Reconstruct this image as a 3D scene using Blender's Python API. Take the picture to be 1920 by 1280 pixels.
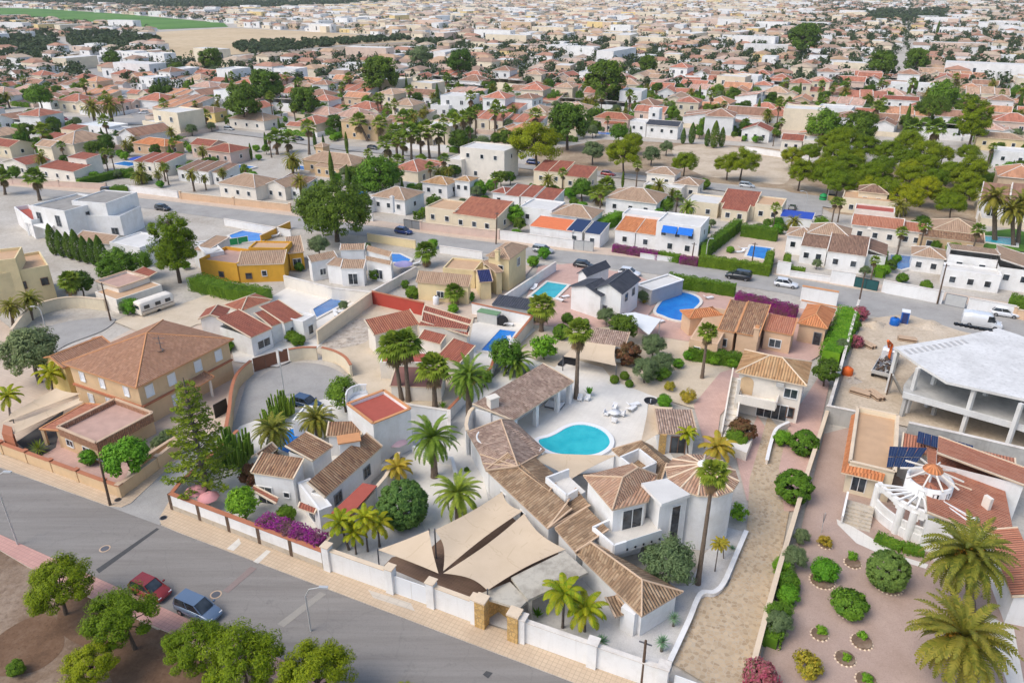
import bpy, math, random
import numpy as np
from mathutils import Vector
R = math.radians
for o in list(bpy.data.objects): bpy.data.objects.remove(o)
SC = bpy.context.scene
COL = SC.collection
# ---------------------------------------------------------------- camera
FP, CX, CY, HC = 1400.0, 960.0, 640.0, 50.0
TH = math.atan(670 / FP)
CT, ST = math.cos(TH), math.sin(TH)
cam = bpy.data.cameras.new('camera'); camo = bpy.data.objects.new('camera', cam); COL.objects.link(camo)
camo.location = (0, 0, HC); camo.rotation_euler = (R(90) - TH, 0, 0)
cam.sensor_width = 36; cam.lens = FP / 1920 * 36; cam.clip_start = .5; cam.clip_end = 20000
SC.camera = camo
# ---------------------------------------------------------------- sky, sun, exposure
SUN_EL, SUN_AZ = R(52), R(-118)          # azimuth from +Y (away from the camera), clockwise
wd = bpy.data.worlds.new('World'); SC.world = wd; wd.use_nodes = True
nt = wd.node_tree; sky = nt.nodes.new('ShaderNodeTexSky'); sky.sky_type = 'NISHITA'; sky.sun_disc = False
sky.sun_elevation = SUN_EL; sky.sun_rotation = SUN_AZ; sky.dust_density = 2.2; sky.air_density = 1.0; sky.ozone_density = .6
nt.links.new(sky.outputs[0], nt.nodes['Background'].inputs[0]); nt.nodes['Background'].inputs[1].default_value = .15
sl = bpy.data.lights.new('sun', 'SUN'); slo = bpy.data.objects.new('sun', sl); COL.objects.link(slo)
sl.energy = 1.3; sl.angle = R(34); sl.color = (1, .95, .88)
sd = Vector((math.sin(SUN_AZ) * math.cos(SUN_EL), math.cos(SUN_AZ) * math.cos(SUN_EL), math.sin(SUN_EL)))
slo.rotation_euler = (-sd).to_track_quat('-Z', 'Y').to_euler(); slo.location = sd * 300
SC.view_settings.view_transform = 'Standard'; SC.view_settings.look = 'None'
SC.view_settings.exposure = .54; SC.view_settings.gamma = 1
SC.cycles.max_bounces = 5; SC.cycles.diffuse_bounces = 3; SC.cycles.transparent_max_bounces = 6
SC.cycles.caustics_reflective = False; SC.cycles.caustics_refractive = False
# ---------------------------------------------------------------- pixel of the photo -> point of the place
def P(px, py, z=0.0):
    x = (px - CX) / FP; y = (CY - py) / FP
    d = Vector((x, CT + y * ST, -ST + y * CT))
    t = (z - HC) / d.z
    return Vector((d.x * t, d.y * t, z))
def PR(w):
    v = Vector(w) - Vector((0, 0, HC))
    f = v.y * CT - v.z * ST; u = v.y * ST + v.z * CT
    return CX + FP * v.x / f, CY - FP * u / f, f
def SPX(w): return FP / PR(w)[2]
def PT(p, z=0.0): return P(p[0], p[1], p[2] if len(p) > 2 else z)
def topz(base, py):
    lo, hi = 0, 40
    for _ in range(40):
        m = (lo + hi) / 2
        if PR((base.x, base.y, m))[1] > py: lo = m
        else: hi = m
    return lo
U = Vector((.900, -.435, 0)); V = Vector((.435, .900, 0))     # along the streets / across them
# ---------------------------------------------------------------- materials
MATS = {}
class NT:
    def __init__(s, name):
        s.m = bpy.data.materials.new(name); s.m.use_nodes = True
        s.t = s.m.node_tree; s.b = s.t.nodes['Principled BSDF']; s.out = s.t.nodes['Material Output']
        MATS[name] = s.m
    def n(s, typ, **kw):
        x = s.t.nodes.new('ShaderNode' + typ)
        for k, v in kw.items(): setattr(x, k, v)
        return x
    def L(s, a, b): s.t.links.new(a, b)
    def noise(s, vec, scale, detail=4, rough=.6):
        x = s.n('TexNoise'); x.inputs['Scale'].default_value = scale; x.inputs['Detail'].default_value = detail
        x.inputs['Roughness'].default_value = rough; s.L(vec, x.inputs['Vector']); return x.outputs['Fac']
    def ramp(s, fac, stops):
        r = s.n('ValToRGB'); e = r.color_ramp.elements
        while len(e) < len(stops): e.new(.5)
        for i, (p, c) in enumerate(stops):
            e[i].position = p; e[i].color = (c[0], c[1], c[2], 1)
        s.L(fac, r.inputs[0]); return r.outputs[0]
    def math(s, op, a, b=None, c=None):
        x = s.n('Math', operation=op)
        for i, q in enumerate((a, b, c)):
            if q is None: continue
            if isinstance(q, (int, float)): x.inputs[i].default_value = q
            else: s.L(q, x.inputs[i])
        return x.outputs[0]
    def mix(s, fac, a, b, typ='MIX'):
        x = s.n('MixRGB', blend_type=typ)
        for i, q in enumerate((fac, a, b)):
            if isinstance(q, (int, float)): x.inputs[i].default_value = q
            elif isinstance(q, tuple): x.inputs[i].default_value = (q[0], q[1], q[2], 1)
            else: s.L(q, x.inputs[i])
        return x.outputs[0]
    def bump(s, h, dist, strength=1.0):
        b = s.n('Bump'); b.inputs['Distance'].default_value = dist; b.inputs['Strength'].default_value = strength
        s.L(h, b.inputs['Height']); s.L(b.outputs[0], s.b.inputs['Normal'])
    def rough(s, r, spec=.3):
        s.b.inputs['Roughness'].default_value = r; s.b.inputs['Specular IOR Level'].default_value = spec
def mul(c, k): return tuple(min(1, x * k) for x in c)
def vary(s, col, rnd, amt):
    """slight value change from one object to the next"""
    if not rnd: return col
    oi = s.n('ObjectInfo'); f = s.math('MULTIPLY_ADD', oi.outputs['Random'], amt, 1 - amt / 2)
    h = s.n('HueSaturation'); s.L(f, h.inputs['Value']); s.L(col, h.inputs['Color']); return h.outputs[0]
def m_plain(name, c, rough=.6, metal=0, spec=.3, var=.12, sc=1.5):
    s = NT(name); tc = s.n('TexCoord')
    s.L(s.ramp(s.noise(tc.outputs['Object'], sc), [(.3, mul(c, 1 - var)), (.7, c)]), s.b.inputs['Base Color'])
    s.rough(rough, spec); s.b.inputs['Metallic'].default_value = metal; return s.m
def m_stucco(name, c, stain=None, rnd=.0):
    s = NT(name); tc = s.n('TexCoord'); v = tc.outputs['Object']
    stain = stain or mul(c, .84)
    col = s.ramp(s.noise(v, .35, 6, .7), [(.30, stain), (.55, c), (.8, mul(c, 1.03))])
    mp = s.n('Mapping'); mp.inputs['Scale'].default_value = (2.2, 2.2, .18); s.L(v, mp.inputs[0])
    col = s.mix(s.ramp(s.noise(mp.outputs[0], 1.0, 5, .7), [(.52, (0, 0, 0)), (.75, (.5,) * 3)]), col, stain)   # run-off streaks
    s.L(vary(s, col, rnd, rnd), s.b.inputs['Base Color']); s.rough(.92, .15)
    s.bump(s.noise(v, 14, 3), .01); return s.m
def m_roof(name, cols, patch, pitch=.25, row=.42, bump=True, rnd=0, pf=(.52, .72), streak=2.6):
    """barrel tiles: a colour per tile, weathered patches, round columns running down the slope"""
    s = NT(name); uv = s.n('UVMap'); sp = s.n('SeparateXYZ'); s.L(uv.outputs[0], sp.inputs[0])
    u = s.math('DIVIDE', sp.outputs[0], pitch); v = s.math('DIVIDE', sp.outputs[1], row); v3 = s.math('ADD', s.math('DIVIDE', sp.outputs[1], row * streak), s.math('MULTIPLY', s.math('FLOOR', u), .37))
    cb = s.n('CombineXYZ'); s.L(s.math('FLOOR', u), cb.inputs[0]); s.L(s.math('FLOOR', v3), cb.inputs[1])
    wn = s.n('TexWhiteNoise'); wn.noise_dimensions = '2D'; s.L(cb.outputs[0], wn.inputs['Vector'])
    k = len(cols) - 1
    col = s.ramp(wn.outputs['Value'], [(i / k * .9 + .05, c) for i, c in enumerate(cols)])
    tc = s.n('TexCoord'); nz = s.noise(tc.outputs['Object'], .55, 6, .65)
    col = s.mix(s.ramp(nz, [(pf[0], (0, 0, 0)), (pf[1], (.75,) * 3)]), col, patch)
    mp = s.n('Mapping'); mp.inputs['Scale'].default_value = (1.3, .22, 1); s.L(uv.outputs[0], mp.inputs[0])
    col = s.mix(s.ramp(s.noise(mp.outputs[0], 1.6, 4), [(.5, (0, 0, 0)), (.8, (.5,) * 3)]), col, mul(patch, .8))
    s.L(vary(s, col, rnd, rnd), s.b.inputs['Base Color']); s.rough(.85, .2)
    if bump:
        h = s.math('ABSOLUTE', s.math('SINE', s.math('MULTIPLY', u, math.pi)))
        h2 = s.math('FRACT', v)
        s.bump(s.math('ADD', h, s.math('MULTIPLY', h2, .3)), .13, 1)
    return s.m
def m_ground(name, cols, sc=.25, fine=6, bump=.02, rough=.95, sharp=(.3, .7)):
    s = NT(name); tc = s.n('TexCoord'); v = tc.outputs['Object']
    k = len(cols) - 1
    n = s.noise(v, sc, 8, .68)
    col = s.ramp(n, [(sharp[0] + (sharp[1] - sharp[0]) * i / k, c) for i, c in enumerate(cols)])
    f = s.noise(v, fine, 3, .7)
    col = s.mix(s.ramp(f, [(.3, (.5,) * 3), (.5, (0,) * 3)]), col, mul(cols[0], .72))
    col = s.mix(s.ramp(s.noise(v, fine * .6, 2), [(.55, (0,) * 3), (.75, (.4,) * 3)]), col, mul(cols[-1], 1.12))
    s.L(col, s.b.inputs['Base Color']); s.rough(rough, .15); s.bump(f, bump); return s.m
def m_tiles(name, c1, c2, mortar, w=.5, h=.25, gap=.02, off=.5, sc=.4, rough=.85):
    s = NT(name); uv = s.n('UVMap')
    b = s.n('TexBrick'); s.L(uv.outputs[0], b.inputs['Vector']); b.offset = off
    for i, c in (('Color1', c1), ('Color2', c2), ('Mortar', mortar)): b.inputs[i].default_value = (*c, 1)
    b.inputs['Scale'].default_value = 1; b.inputs['Mortar Size'].default_value = gap
    b.inputs['Brick Width'].default_value = w; b.inputs['Row Height'].default_value = h
    tc = s.n('TexCoord')
    col = s.mix(s.ramp(s.noise(tc.outputs['Object'], sc, 6, .7), [(.4, (0,) * 3), (.75, (.6,) * 3)]), b.outputs[0], mul(c1, .75))
    s.L(col, s.b.inputs['Base Color']); s.rough(rough, .2); return s.m
def m_stone(name, c1, c2, joint, size=.5):
    s = NT(name); tc = s.n('TexCoord')
    vo = s.n('TexVoronoi'); vo.inputs['Scale'].default_value = 1 / size; s.L(tc.outputs['Object'], vo.inputs['Vector'])
    ve = s.n('TexVoronoi'); ve.feature = 'DISTANCE_TO_EDGE'; ve.inputs['Scale'].default_value = 1 / size; s.L(tc.outputs['Object'], ve.inputs['Vector'])
    sp = s.n('SeparateXYZ'); s.L(vo.outputs['Color'], sp.inputs[0])
    col = s.ramp(sp.outputs[0], [(.1, c1), (.5, c2), (.9, mul(c1, 1.25))])
    col = s.mix(s.ramp(ve.outputs['Distance'], [(.04, (1,) * 3), (.09, (0,) * 3)]), col, joint)
    col = s.mix(s.ramp(s.noise(tc.outputs['Object'], .35, 5), [(.45, (0,) * 3), (.7, (.5,) * 3)]), col, mul(c2, .8))
    s.L(col, s.b.inputs['Base Color']); s.rough(.9, .15); return s.m
def m_leaf(name, cols, trans=.25, rnd=.25):
    s = NT(name); g = s.n('NewGeometry')
    k = len(cols) - 1
    col = s.ramp(g.outputs['Random Per Island'], [(i / k, c) for i, c in enumerate(cols)])
    tc = s.n('TexCoord')
    col = s.mix(s.ramp(s.noise(tc.outputs['Object'], .6, 3), [(.42, (0,) * 3), (.62, (.65,) * 3)]), col, cols[-1])
    oi = s.n('ObjectInfo'); h = s.n('HueSaturation')
    s.L(s.math('MULTIPLY_ADD', oi.outputs['Random'], rnd, 1 - rnd * .5), h.inputs['Value'])
    s.L(s.math('MULTIPLY_ADD', oi.outputs['Random'], -.03, .515), h.inputs['Hue']); s.L(col, h.inputs['Color'])
    s.L(h.outputs[0], s.b.inputs['Base Color']); s.rough(.65, .25)
    tr = s.n('BsdfTranslucent'); s.L(h.outputs[0], tr.inputs[0]); mx = s.n('MixShader'); mx.inputs[0].default_value = trans
    s.L(s.b.outputs[0], mx.inputs[1]); s.L(tr.outputs[0], mx.inputs[2]); s.L(mx.outputs[0], s.out.inputs[0]); return s.m
def m_water(name, c1, c2):
    s = NT(name); tc = s.n('TexCoord')
    s.L(s.ramp(s.noise(tc.outputs['Object'], .45, 3), [(.35, c1), (.68, c2)]), s.b.inputs['Base Color'])
    s.rough(.06, .5); s.bump(s.noise(tc.outputs['Object'], 2.6, 4), .09, .8); return s.m
# ---------------------------------------------------------------- meshes
class MB:
    def __init__(s): s.v = []; s.f = []; s.mi = []; s.sm = []
    def add(s, pts, mi=0, smooth=False):
        i = len(s.v); s.v += [tuple(p) for p in pts]; s.f.append(tuple(range(i, i + len(pts)))); s.mi.append(mi); s.sm.append(smooth)
    def grid(s, rows, mi=0, smooth=True, close=False):
        i = len(s.v); n = len(rows[0])
        for r in rows: s.v += [tuple(p) for p in r]
        for a in range(len(rows) - 1):
            for b in range(n if close else n - 1):
                c = (b + 1) % n
                s.f.append((i + a * n + b, i + a * n + c, i + (a + 1) * n + c, i + (a + 1) * n + b)); s.mi.append(mi); s.sm.append(smooth)
    def prism(s, poly, z0, z1, mi=0, top=None, bottom=False):
        poly = ccw(poly); n = len(poly)
        for i in range(n):
            a, b = poly[i], poly[(i + 1) % n]
            s.add([(a[0], a[1], z0), (b[0], b[1], z0), (b[0], b[1], z1), (a[0], a[1], z1)], mi)
        s.add([(p[0], p[1], z1) for p in poly], mi if top is None else top)
        if bottom: s.add([(p[0], p[1], z0) for p in reversed(poly)], mi)
    def box(s, c, sx, sy, z0, z1, ang=0.0, mi=0):
        ca, sa = math.cos(ang), math.sin(ang)
        s.prism([(c[0] + x * ca - y * sa, c[1] + x * sa + y * ca) for x, y in ((-sx / 2, -sy / 2), (sx / 2, -sy / 2), (sx / 2, sy / 2), (-sx / 2, sy / 2))], z0, z1, mi, None, True)
    def tube(s, path, rad, n=8, mi=0, cap=True):
        path = [Vector(p) for p in path]; rows = []
        if not hasattr(rad, '__len__'): rad = [rad] * len(path)
        for i, p in enumerate(path):
            d = (path[min(i + 1, len(path) - 1)] - path[max(i - 1, 0)]).normalized()
            a = Vector((1, 0, 0)) if abs(d.x) < .9 else Vector((0, 1, 0))
            e1 = d.cross(a).normalized(); e2 = d.cross(e1)
            rows.append([p + (e1 * math.cos(t) + e2 * math.sin(t)) * rad[i] for t in [k * 2 * math.pi / n for k in range(n)]])
        s.grid(rows, mi, True, True)
        if cap: s.add(rows[-1], mi); s.add(list(reversed(rows[0])), mi)
    def lathe(s, c, prof, n=16, mi=0):
        s.grid([[(c[0] + r * math.cos(k * 2 * math.pi / n), c[1] + r * math.sin(k * 2 * math.pi / n), c[2] + z) for k in range(n)] for r, z in prof], mi, True, True)
    def bar(s, a, b, w, h, mi=0):
        """square bar from a to b"""
        a, b = Vector(a), Vector(b); d = (b - a).normalized()
        x = d.cross(Vector((0, 0, 1)))
        x = x.normalized() if x.length > 1e-4 else Vector((1, 0, 0)); y = x.cross(d).normalized()
        q = [(-w / 2, -h / 2), (w / 2, -h / 2), (w / 2, h / 2), (-w / 2, h / 2)]
        r0 = [a + x * i + y * j for i, j in q]; r1 = [b + x * i + y * j for i, j in q]
        for i in range(4): s.add([r0[i], r0[(i + 1) % 4], r1[(i + 1) % 4], r1[i]], mi)
        s.add(list(reversed(r0)), mi); s.add(r1, mi)
    def mesh(s, name, mats, off=(0, 0, 0)):
        me = bpy.data.meshes.new(name)
        off = Vector(off)
        me.from_pydata([tuple(Vector(v) - off) for v in s.v], [], s.f)
        for m in mats: me.materials.append(MATS[m] if isinstance(m, str) else m)
        me.polygons.foreach_set('material_index', s.mi); me.polygons.foreach_set('use_smooth', s.sm)
        uvl = me.uv_layers.new(name='UVMap'); uv = []
        for p in me.polygons:
            n = p.normal
            if abs(n.z) > .999: ax = Vector((U.x, U.y, 0)); ay = Vector((V.x, V.y, 0))
            else:
                ax = Vector((-n.y, n.x, 0)).normalized(); ay = n.cross(ax)
            for vi in p.vertices:
                c = me.vertices[vi].co; uv += [c.dot(ax), c.dot(ay)]
        uvl.data.foreach_set('uv', uv)
        me.update(); return me
    def build(s, name, mats, parent=None):
        if not isinstance(mats, (list, tuple)): mats = [mats]
        off = parent_loc(parent)
        return link(name, s.mesh(name, mats, off), parent)
def parent_loc(p):
    v = Vector((0, 0, 0))
    while p is not None: v = v + p.location; p = p.parent
    return v
def link(name, me, parent=None):
    o = bpy.data.objects.new(name, me); COL.objects.link(o); o.parent = parent; return o
def area2(poly): return sum(poly[i][0] * poly[(i + 1) % len(poly)][1] - poly[(i + 1) % len(poly)][0] * poly[i][1] for i in range(len(poly)))
def ccw(poly): return list(poly) if area2(poly) > 0 else list(reversed(poly))
def thing(name, label, cat, loc, group=None, rot=0.0):
    o = bpy.data.objects.new(name, None); COL.objects.link(o); o.empty_display_size = .3
    o.location = loc; o.rotation_euler = (0, 0, rot); return tag(o, label, cat, group)
def tag(o, label, cat, group=None):
    o['label'] = label; o['category'] = cat
    if group: o['group'] = group
    return o
def copy_tree(o, parent=None):
    c = o.copy(); COL.objects.link(c); c.parent = parent
    for ch in KIDS(o): copy_tree(ch, c)
    return c
CH = {}
def KIDS(o):
    if o.name not in CH: CH[o.name] = list(o.children)
    return CH[o.name]
def inset(poly, d):
    poly = [Vector((p[0], p[1])) for p in ccw(poly)]; n = len(poly); out = []
    for i in range(n):
        a, b, c = poly[i - 1], poly[i], poly[(i + 1) % n]
        e1 = (b - a).normalized(); e2 = (c - b).normalized()
        n1 = Vector((-e1.y, e1.x)); n2 = Vector((-e2.y, e2.x)); m = n1 + n2
        out.append(b + m * (d / max(.3, m.length_squared / 2)) if m.length > 1e-3 else b + n1 * d)
    return out
ZL = [0.010]
def sheet(name, pts, mat, z=None, thick=0, edge=None):
    """a piece of the ground; each one lies a few mm above the one before"""
    if z is None: ZL[0] += .005; z = ZL[0]
    q = ccw([(p[0], p[1]) for p in pts]); mb = MB()
    if thick: mb.prism(q, 0, thick, 1 if edge else 0, 0)
    else: mb.add([(x, y, z) for x, y in q])
    o = mb.build(name, [mat, edge] if edge else mat); o['kind'] = 'structure'; return o
def G(pts, z=0.0): return [PT(p, z) for p in pts]
# ---------------------------------------------------------------- roofs and houses
def roof(root, faces, rm, cap='cap_white', t=.16, ridge=True, verge=True, cr=.10, name='roof', fascia=None):
    mb = MB(); E = {}
    key = lambda p: (round(p[0], 2), round(p[1], 2), round(p[2], 2))
    faces = [[Vector(p) for p in f] for f in faces]
    for f in faces:
        n = (f[1] - f[0]).cross(f[2] - f[0])
        if n.z < 0: f.reverse()
        for i in range(1, len(f) - 1): mb.add([f[0], f[i], f[i + 1]], 0)
        for i in range(len(f)):
            a, b = f[i], f[(i + 1) % len(f)]; k = tuple(sorted((key(a), key(b))))
            E.setdefault(k, []).append((a, b))
    dn = Vector((0, 0, -t))
    for f in faces:
        for i in range(1, len(f) - 1): mb.add([f[0] + dn, f[i + 1] + dn, f[i] + dn], 1)
    rb = MB(); any_r = False
    for k, es in E.items():
        a, b = es[0]
        if len(es) == 1:
            mb.add([b, a, a + dn, b + dn], 1)
            if verge and abs(a.z - b.z) > .15: rb.bar(a + Vector((0, 0, .03)), b + Vector((0, 0, .03)), cr * 1.6, cr * 1.2); any_r = True
        elif ridge: rb.tube([a, b], cr, 6); any_r = True
    o = mb.build(name, [rm, fascia or cap], root)
    if any_r: rb.build('ridge_tiles', cap, o)
    return o
class House:
    def __init__(s, label, loc, name='house', cat='house', group=None, wall='white', rm='roof_red', cap='cap_white'):
        s.root = thing(name, label, cat, (loc[0], loc[1], loc[2] if len(loc) > 2 else 0), group); s.wall = wall; s.rm = rm; s.cap = cap
    def rect(s, a, b, c, z):
        a, b, c = PT(a, z) if len(a) < 4 else Vector(a[:3]), PT(b, z) if len(b) < 4 else Vector(b[:3]), PT(c, z) if len(c) < 4 else Vector(c[:3])
        b.z = a.z = z; e = (b - a); n = Vector((-e.y, e.x, 0)).normalized()
        d = (c - b); d.z = 0; k = d.dot(n)
        return [a, b, b + n * k, a + n * k]
    def block(s, a, b, c, z1, z0=0.0, kind='hip', rise=1.2, over=.35, wall=None, rm=None, cap=None, par=.35, capw=None, verge=True, ridge=True, wname='wall', floor=None):
        """a, b, c: eave corners (pixels); edges are called ab, bc, cd, da.  kind: hip pyr gab gbc flat, m?? = one slope with its low edge there"""
        wall = wall or s.wall; rm = rm or s.rm; cap = cap or s.cap
        q = s.rect(a, b, c, z1); A, B, C, D = q
        up = Vector((0, 0, rise)); ea = (B - A).normalized(); eb = (C - B).normalized(); la = (B - A).length; lb = (C - B).length
        nm = ['ab', 'bc', 'cd', 'da']
        if kind == 'flat':
            i = [p.copy() for p in q]; mb = MB()
            th = .22
            for k in range(4):
                p, r = q[k], q[(k + 1) % 4]
                mb.add([(p.x, p.y, z0), (r.x, r.y, z0), (r.x, r.y, z1 + par), (p.x, p.y, z1 + par)] if area2(q) > 0 else [(r.x, r.y, z0), (p.x, p.y, z0), (p.x, p.y, z1 + par), (r.x, r.y, z1 + par)])
            ins = [A + (ea + eb) * th, B + (-ea + eb) * th, C + (-ea - eb) * th, D + (ea - eb) * th]
            for k in range(4):
                p, r, p2, r2 = q[k], q[(k + 1) % 4], ins[k], ins[(k + 1) % 4]; zz = z1 + par
                mb.add([(p2.x, p2.y, zz), (r2.x, r2.y, zz), (r2.x, r2.y, z1), (p2.x, p2.y, z1)] if area2(q) < 0 else [(r2.x, r2.y, zz), (p2.x, p2.y, zz), (p2.x, p2.y, z1), (r2.x, r2.y, z1)])
                f = [(p.x, p.y, zz), (r.x, r.y, zz), (r2.x, r2.y, zz), (p2.x, p2.y, zz)]
                mb.add(f if area2(q) > 0 else f[::-1])
            mb.build(wname, wall, s.root)
            fb = MB(); fb.add([(p.x, p.y, z1) for p in ccw(ins)]); fb.build('roof_terrace', floor or rm, s.root)
            if capw:
                cb = MB()
                for k in range(4):
                    p, r = q[k], q[(k + 1) % 4]; cb.bar((p.x, p.y, z1 + par + .06), (r.x, r.y, z1 + par + .06), .34, .12)
                cb.build('coping', capw, s.root)
            s.q = dict(zip(nm, [(q[k], q[(k + 1) % 4]) for k in range(4)])); s.c = (A + C) / 2; s.z = (z0, z1); return s
        if kind == 'hip' or kind == 'pyr':
            ctr = (A + C) / 2
            if kind == 'pyr': faces = [[q[k], q[(k + 1) % 4], ctr + up] for k in range(4)]
            elif la >= lb:
                k = lb * .5; r0 = (A + D) / 2 + ea * k + up; r1 = (B + C) / 2 - ea * k + up
                faces = [[A, B, r1, r0], [B, C, r1], [C, D, r0, r1], [D, A, r0]]
            else:
                k = la * .5; r0 = (A + B) / 2 + eb * k + up; r1 = (C + D) / 2 - eb * k + up
                faces = [[A, B, r0], [B, C, r1, r0], [C, D, r1], [D, A, r0, r1]]
            H = lambda p: z1 + .02
            tops = [[], [], [], []]
        elif kind in ('gab', 'gbc'):
            if kind == 'gab': r0, r1 = (A + D) / 2 + up, (B + C) / 2 + up; faces = [[A, B, r1, r0], [C, D, r0, r1]]
            else: r0, r1 = (A + B) / 2 + up, (C + D) / 2 + up; faces = [[B, C, r1, r0], [D, A, r0, r1]]
            H = lambda p: (z1 + rise * (1 - abs((p - (A + C) / 2).dot(eb)) / (lb / 2))) if kind == 'gab' else (z1 + rise * (1 - abs((p - (A + C) / 2).dot(ea)) / (la / 2)))
            tops = [[], [1], [], [1]] if kind == 'gab' else [[1], [], [1], []]
        else:
            lo = kind[1:]; k = nm.index(lo)
            f = [p.copy() for p in q]
            for j in range(4):
                if j not in (k, (k + 1) % 4): f[j].z += rise
            faces = [f]; dr = {'ab': eb, 'bc': -ea, 'cd': -eb, 'da': ea}[lo]; ln = lb if lo in ('ab', 'cd') else la
            H = lambda p: z1 + rise * max(0, min(1, (p - q[k]).dot(dr) / ln))
            tops = [[], [], [], []]
        o = over
        w = [A + (ea + eb) * o, B + (-ea + eb) * o, C + (-ea - eb) * o, D + (ea - eb) * o]
        mb = MB()
        for k in range(4):
            p, r = w[k], w[(k + 1) % 4]
            pts = [(p.x, p.y, z0), (r.x, r.y, z0), (r.x, r.y, H(r) - .06)]
            if tops[k]: m = (p + r) / 2; pts.append((m.x, m.y, H(m) - .06))
            pts.append((p.x, p.y, H(p) - .06))
            mb.add(pts if area2(q) > 0 else pts[::-1])
        mb.build(wname, wall, s.root)
        roof(s.root, faces, rm, cap, verge=verge, ridge=ridge)
        s.q = dict(zip(nm, [(w[k], w[(k + 1) % 4]) for k in range(4)])); s.c = (A + C) / 2; s.z = (z0, z1); return s
    def side(s, e, off=0.0):
        a, b = s.q[e]; a = Vector((a.x, a.y, 0)); b = Vector((b.x, b.y, 0)); d = (b - a).normalized(); n = Vector((d.y, -d.x, 0))
        if n.dot((a + b) / 2 - Vector((s.c.x, s.c.y, 0))) < 0: n = -n
        return a, b, d, n
    def win(s, e, ts, z, w=1.1, h=1.2, frame='frame_white', pane='glass', kind='window', sub='pane'):
        a, b, d, n = s.side(e)
        for t in (ts if hasattr(ts, '__len__') else [ts]):
            opening(s.root, a + (b - a) * t, d, n, z + s.z[0], w, h, frame, pane, kind, sub)
        return s
    def chimney(s, p, z0, z1, mat=None, w=.7):
        g = PT(p, z1); mb = MB(); ang = math.atan2(U.y, U.x)
        mb.box(g, w, w, z0, z1, ang); mb.box(g, w + .25, w + .25, z1 + .001, z1 + .12, ang); mb.box(g, w * .8, w * .8, z1 + .121, z1 + .4, ang, 1)
        mb.build('chimney', [mat or s.wall, s.cap], s.root); return s
    def prism(s, name, pts, z0, z1, mat, world=False):
        mb = MB(); mb.prism(pts if world else G(pts, z1), z0, z1, 0, None, True); mb.build(name, mat, s.root); return s
def opening(root, c, d, n, z, w, h, frame='frame_white', pane='glass', kind='window', sub='pane'):
    """a window or door standing on a wall: c on the wall line, d along it, n outwards"""
    mb = MB(); fw = .09 if w < 1.6 else .11
    def slab(u0, u1, z0, z1, t):
        q = [c + d * u0, c + d * u1, c + d * u1 + n * t, c + d * u0 + n * t]; mb.prism(q, z0, z1, 0, None, True)
    slab(-w / 2 - fw, -w / 2, z - fw, z + h + fw, .09); slab(w / 2, w / 2 + fw, z - fw, z + h + fw, .09)
    slab(-w / 2, w / 2, z + h, z + h + fw, .09)
    if kind != 'door': slab(-w / 2, w / 2, z - fw, z, .14)
    if w > 1.0 and sub == 'pane': slab(-.035, .035, z, z + h, .06)
    if w > 2.2 and sub == 'pane': slab(-w / 4 - .03, -w / 4 + .03, z, z + h, .06); slab(w / 4 - .03, w / 4 + .03, z, z + h, .06)
    f = mb.build(kind, frame, root)
    pb = MB(); q = [c - d * w / 2, c + d * w / 2, c + d * w / 2 + n * .035, c - d * w / 2 + n * .035]; pb.prism(q, z, z + h, 0, None, True)
    pb.build(sub, pane, f); return f
def wallrun(label, pts, h=2.0, th=.25, mat='white', cap='cap_cream', name='boundary_wall', pill=None, pm=None, z0=0.0, at=None, base=None, closed=False, cat='wall', group=None, pw=.5, ph=.3):
    """a free-standing wall along ground pixels (or, with at=z, along its top edge)"""
    g = [PT(p, at or 0.0) if not isinstance(p, Vector) else p for p in pts]; g = [Vector((p.x, p.y, 0)) for p in g]
    root = thing(name, label, cat, (g[0].x, g[0].y, 0), group)
    def strip(t, za, zb, m, nm):
        mb = MB(); L = []; Rr = []; n = len(g)
        for i in range(n):
            p = g[i]; e1 = (g[i] - g[i - 1]).normalized() if i or closed else None; e2 = (g[(i + 1) % n] - g[i]).normalized() if i < n - 1 or closed else None
            e1 = e1 or e2; e2 = e2 or e1; n1 = Vector((-e1.y, e1.x, 0)); n2 = Vector((-e2.y, e2.x, 0)); m2 = n1 + n2
            k = m2 * (t / 2 / max(.35, m2.length_squared / 2)); L.append(p + k); Rr.append(p - k)
        rng = range(n if closed else n - 1)
        z = lambda p, q: (p.x, p.y, q)
        for i in rng:
            j = (i + 1) % n
            mb.add([z(Rr[i], za), z(Rr[j], za), z(Rr[j], zb), z(Rr[i], zb)]); mb.add([z(L[j], za), z(L[i], za), z(L[i], zb), z(L[j], zb)])
            mb.add([z(Rr[i], zb), z(Rr[j], zb), z(L[j], zb), z(L[i], zb)])
            if za > .5: mb.add([z(Rr[j], za), z(Rr[i], za), z(L[i], za), z(L[j], za)])
        if not closed:
            mb.add([z(L[0], za), z(Rr[0], za), z(Rr[0], zb), z(L[0], zb)]); mb.add([z(Rr[-1], za), z(L[-1], za), z(L[-1], zb), z(Rr[-1], zb)])
        mb.build(nm, m, root)
    strip(th, z0, h, mat, 'wall_face')
    if cap: strip(th + .14, h + .002, h + .09, cap, 'coping')
    if base: strip(th + .05, 0, base[0], base[1], 'plinth')
    if pill:
        for a, b in zip(g[:-1], g[1:]):
            L = (b - a).length; n = max(1, round(L / pill)); ang = math.atan2((b - a).y, (b - a).x)
            for k in range(n + (1 if b == g[-1] else 0)):
                c = a + (b - a) * (k / n); mb = MB(); mb.box(c, pw, pw, 0, h + ph, ang)
                if ph > .1: mb.box(c, pw + .16, pw + .16, h + ph + .001, h + ph + .1, ang, 1)
                mb.build('pillar', [pm or mat, cap or mat], root)
    return root
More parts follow.
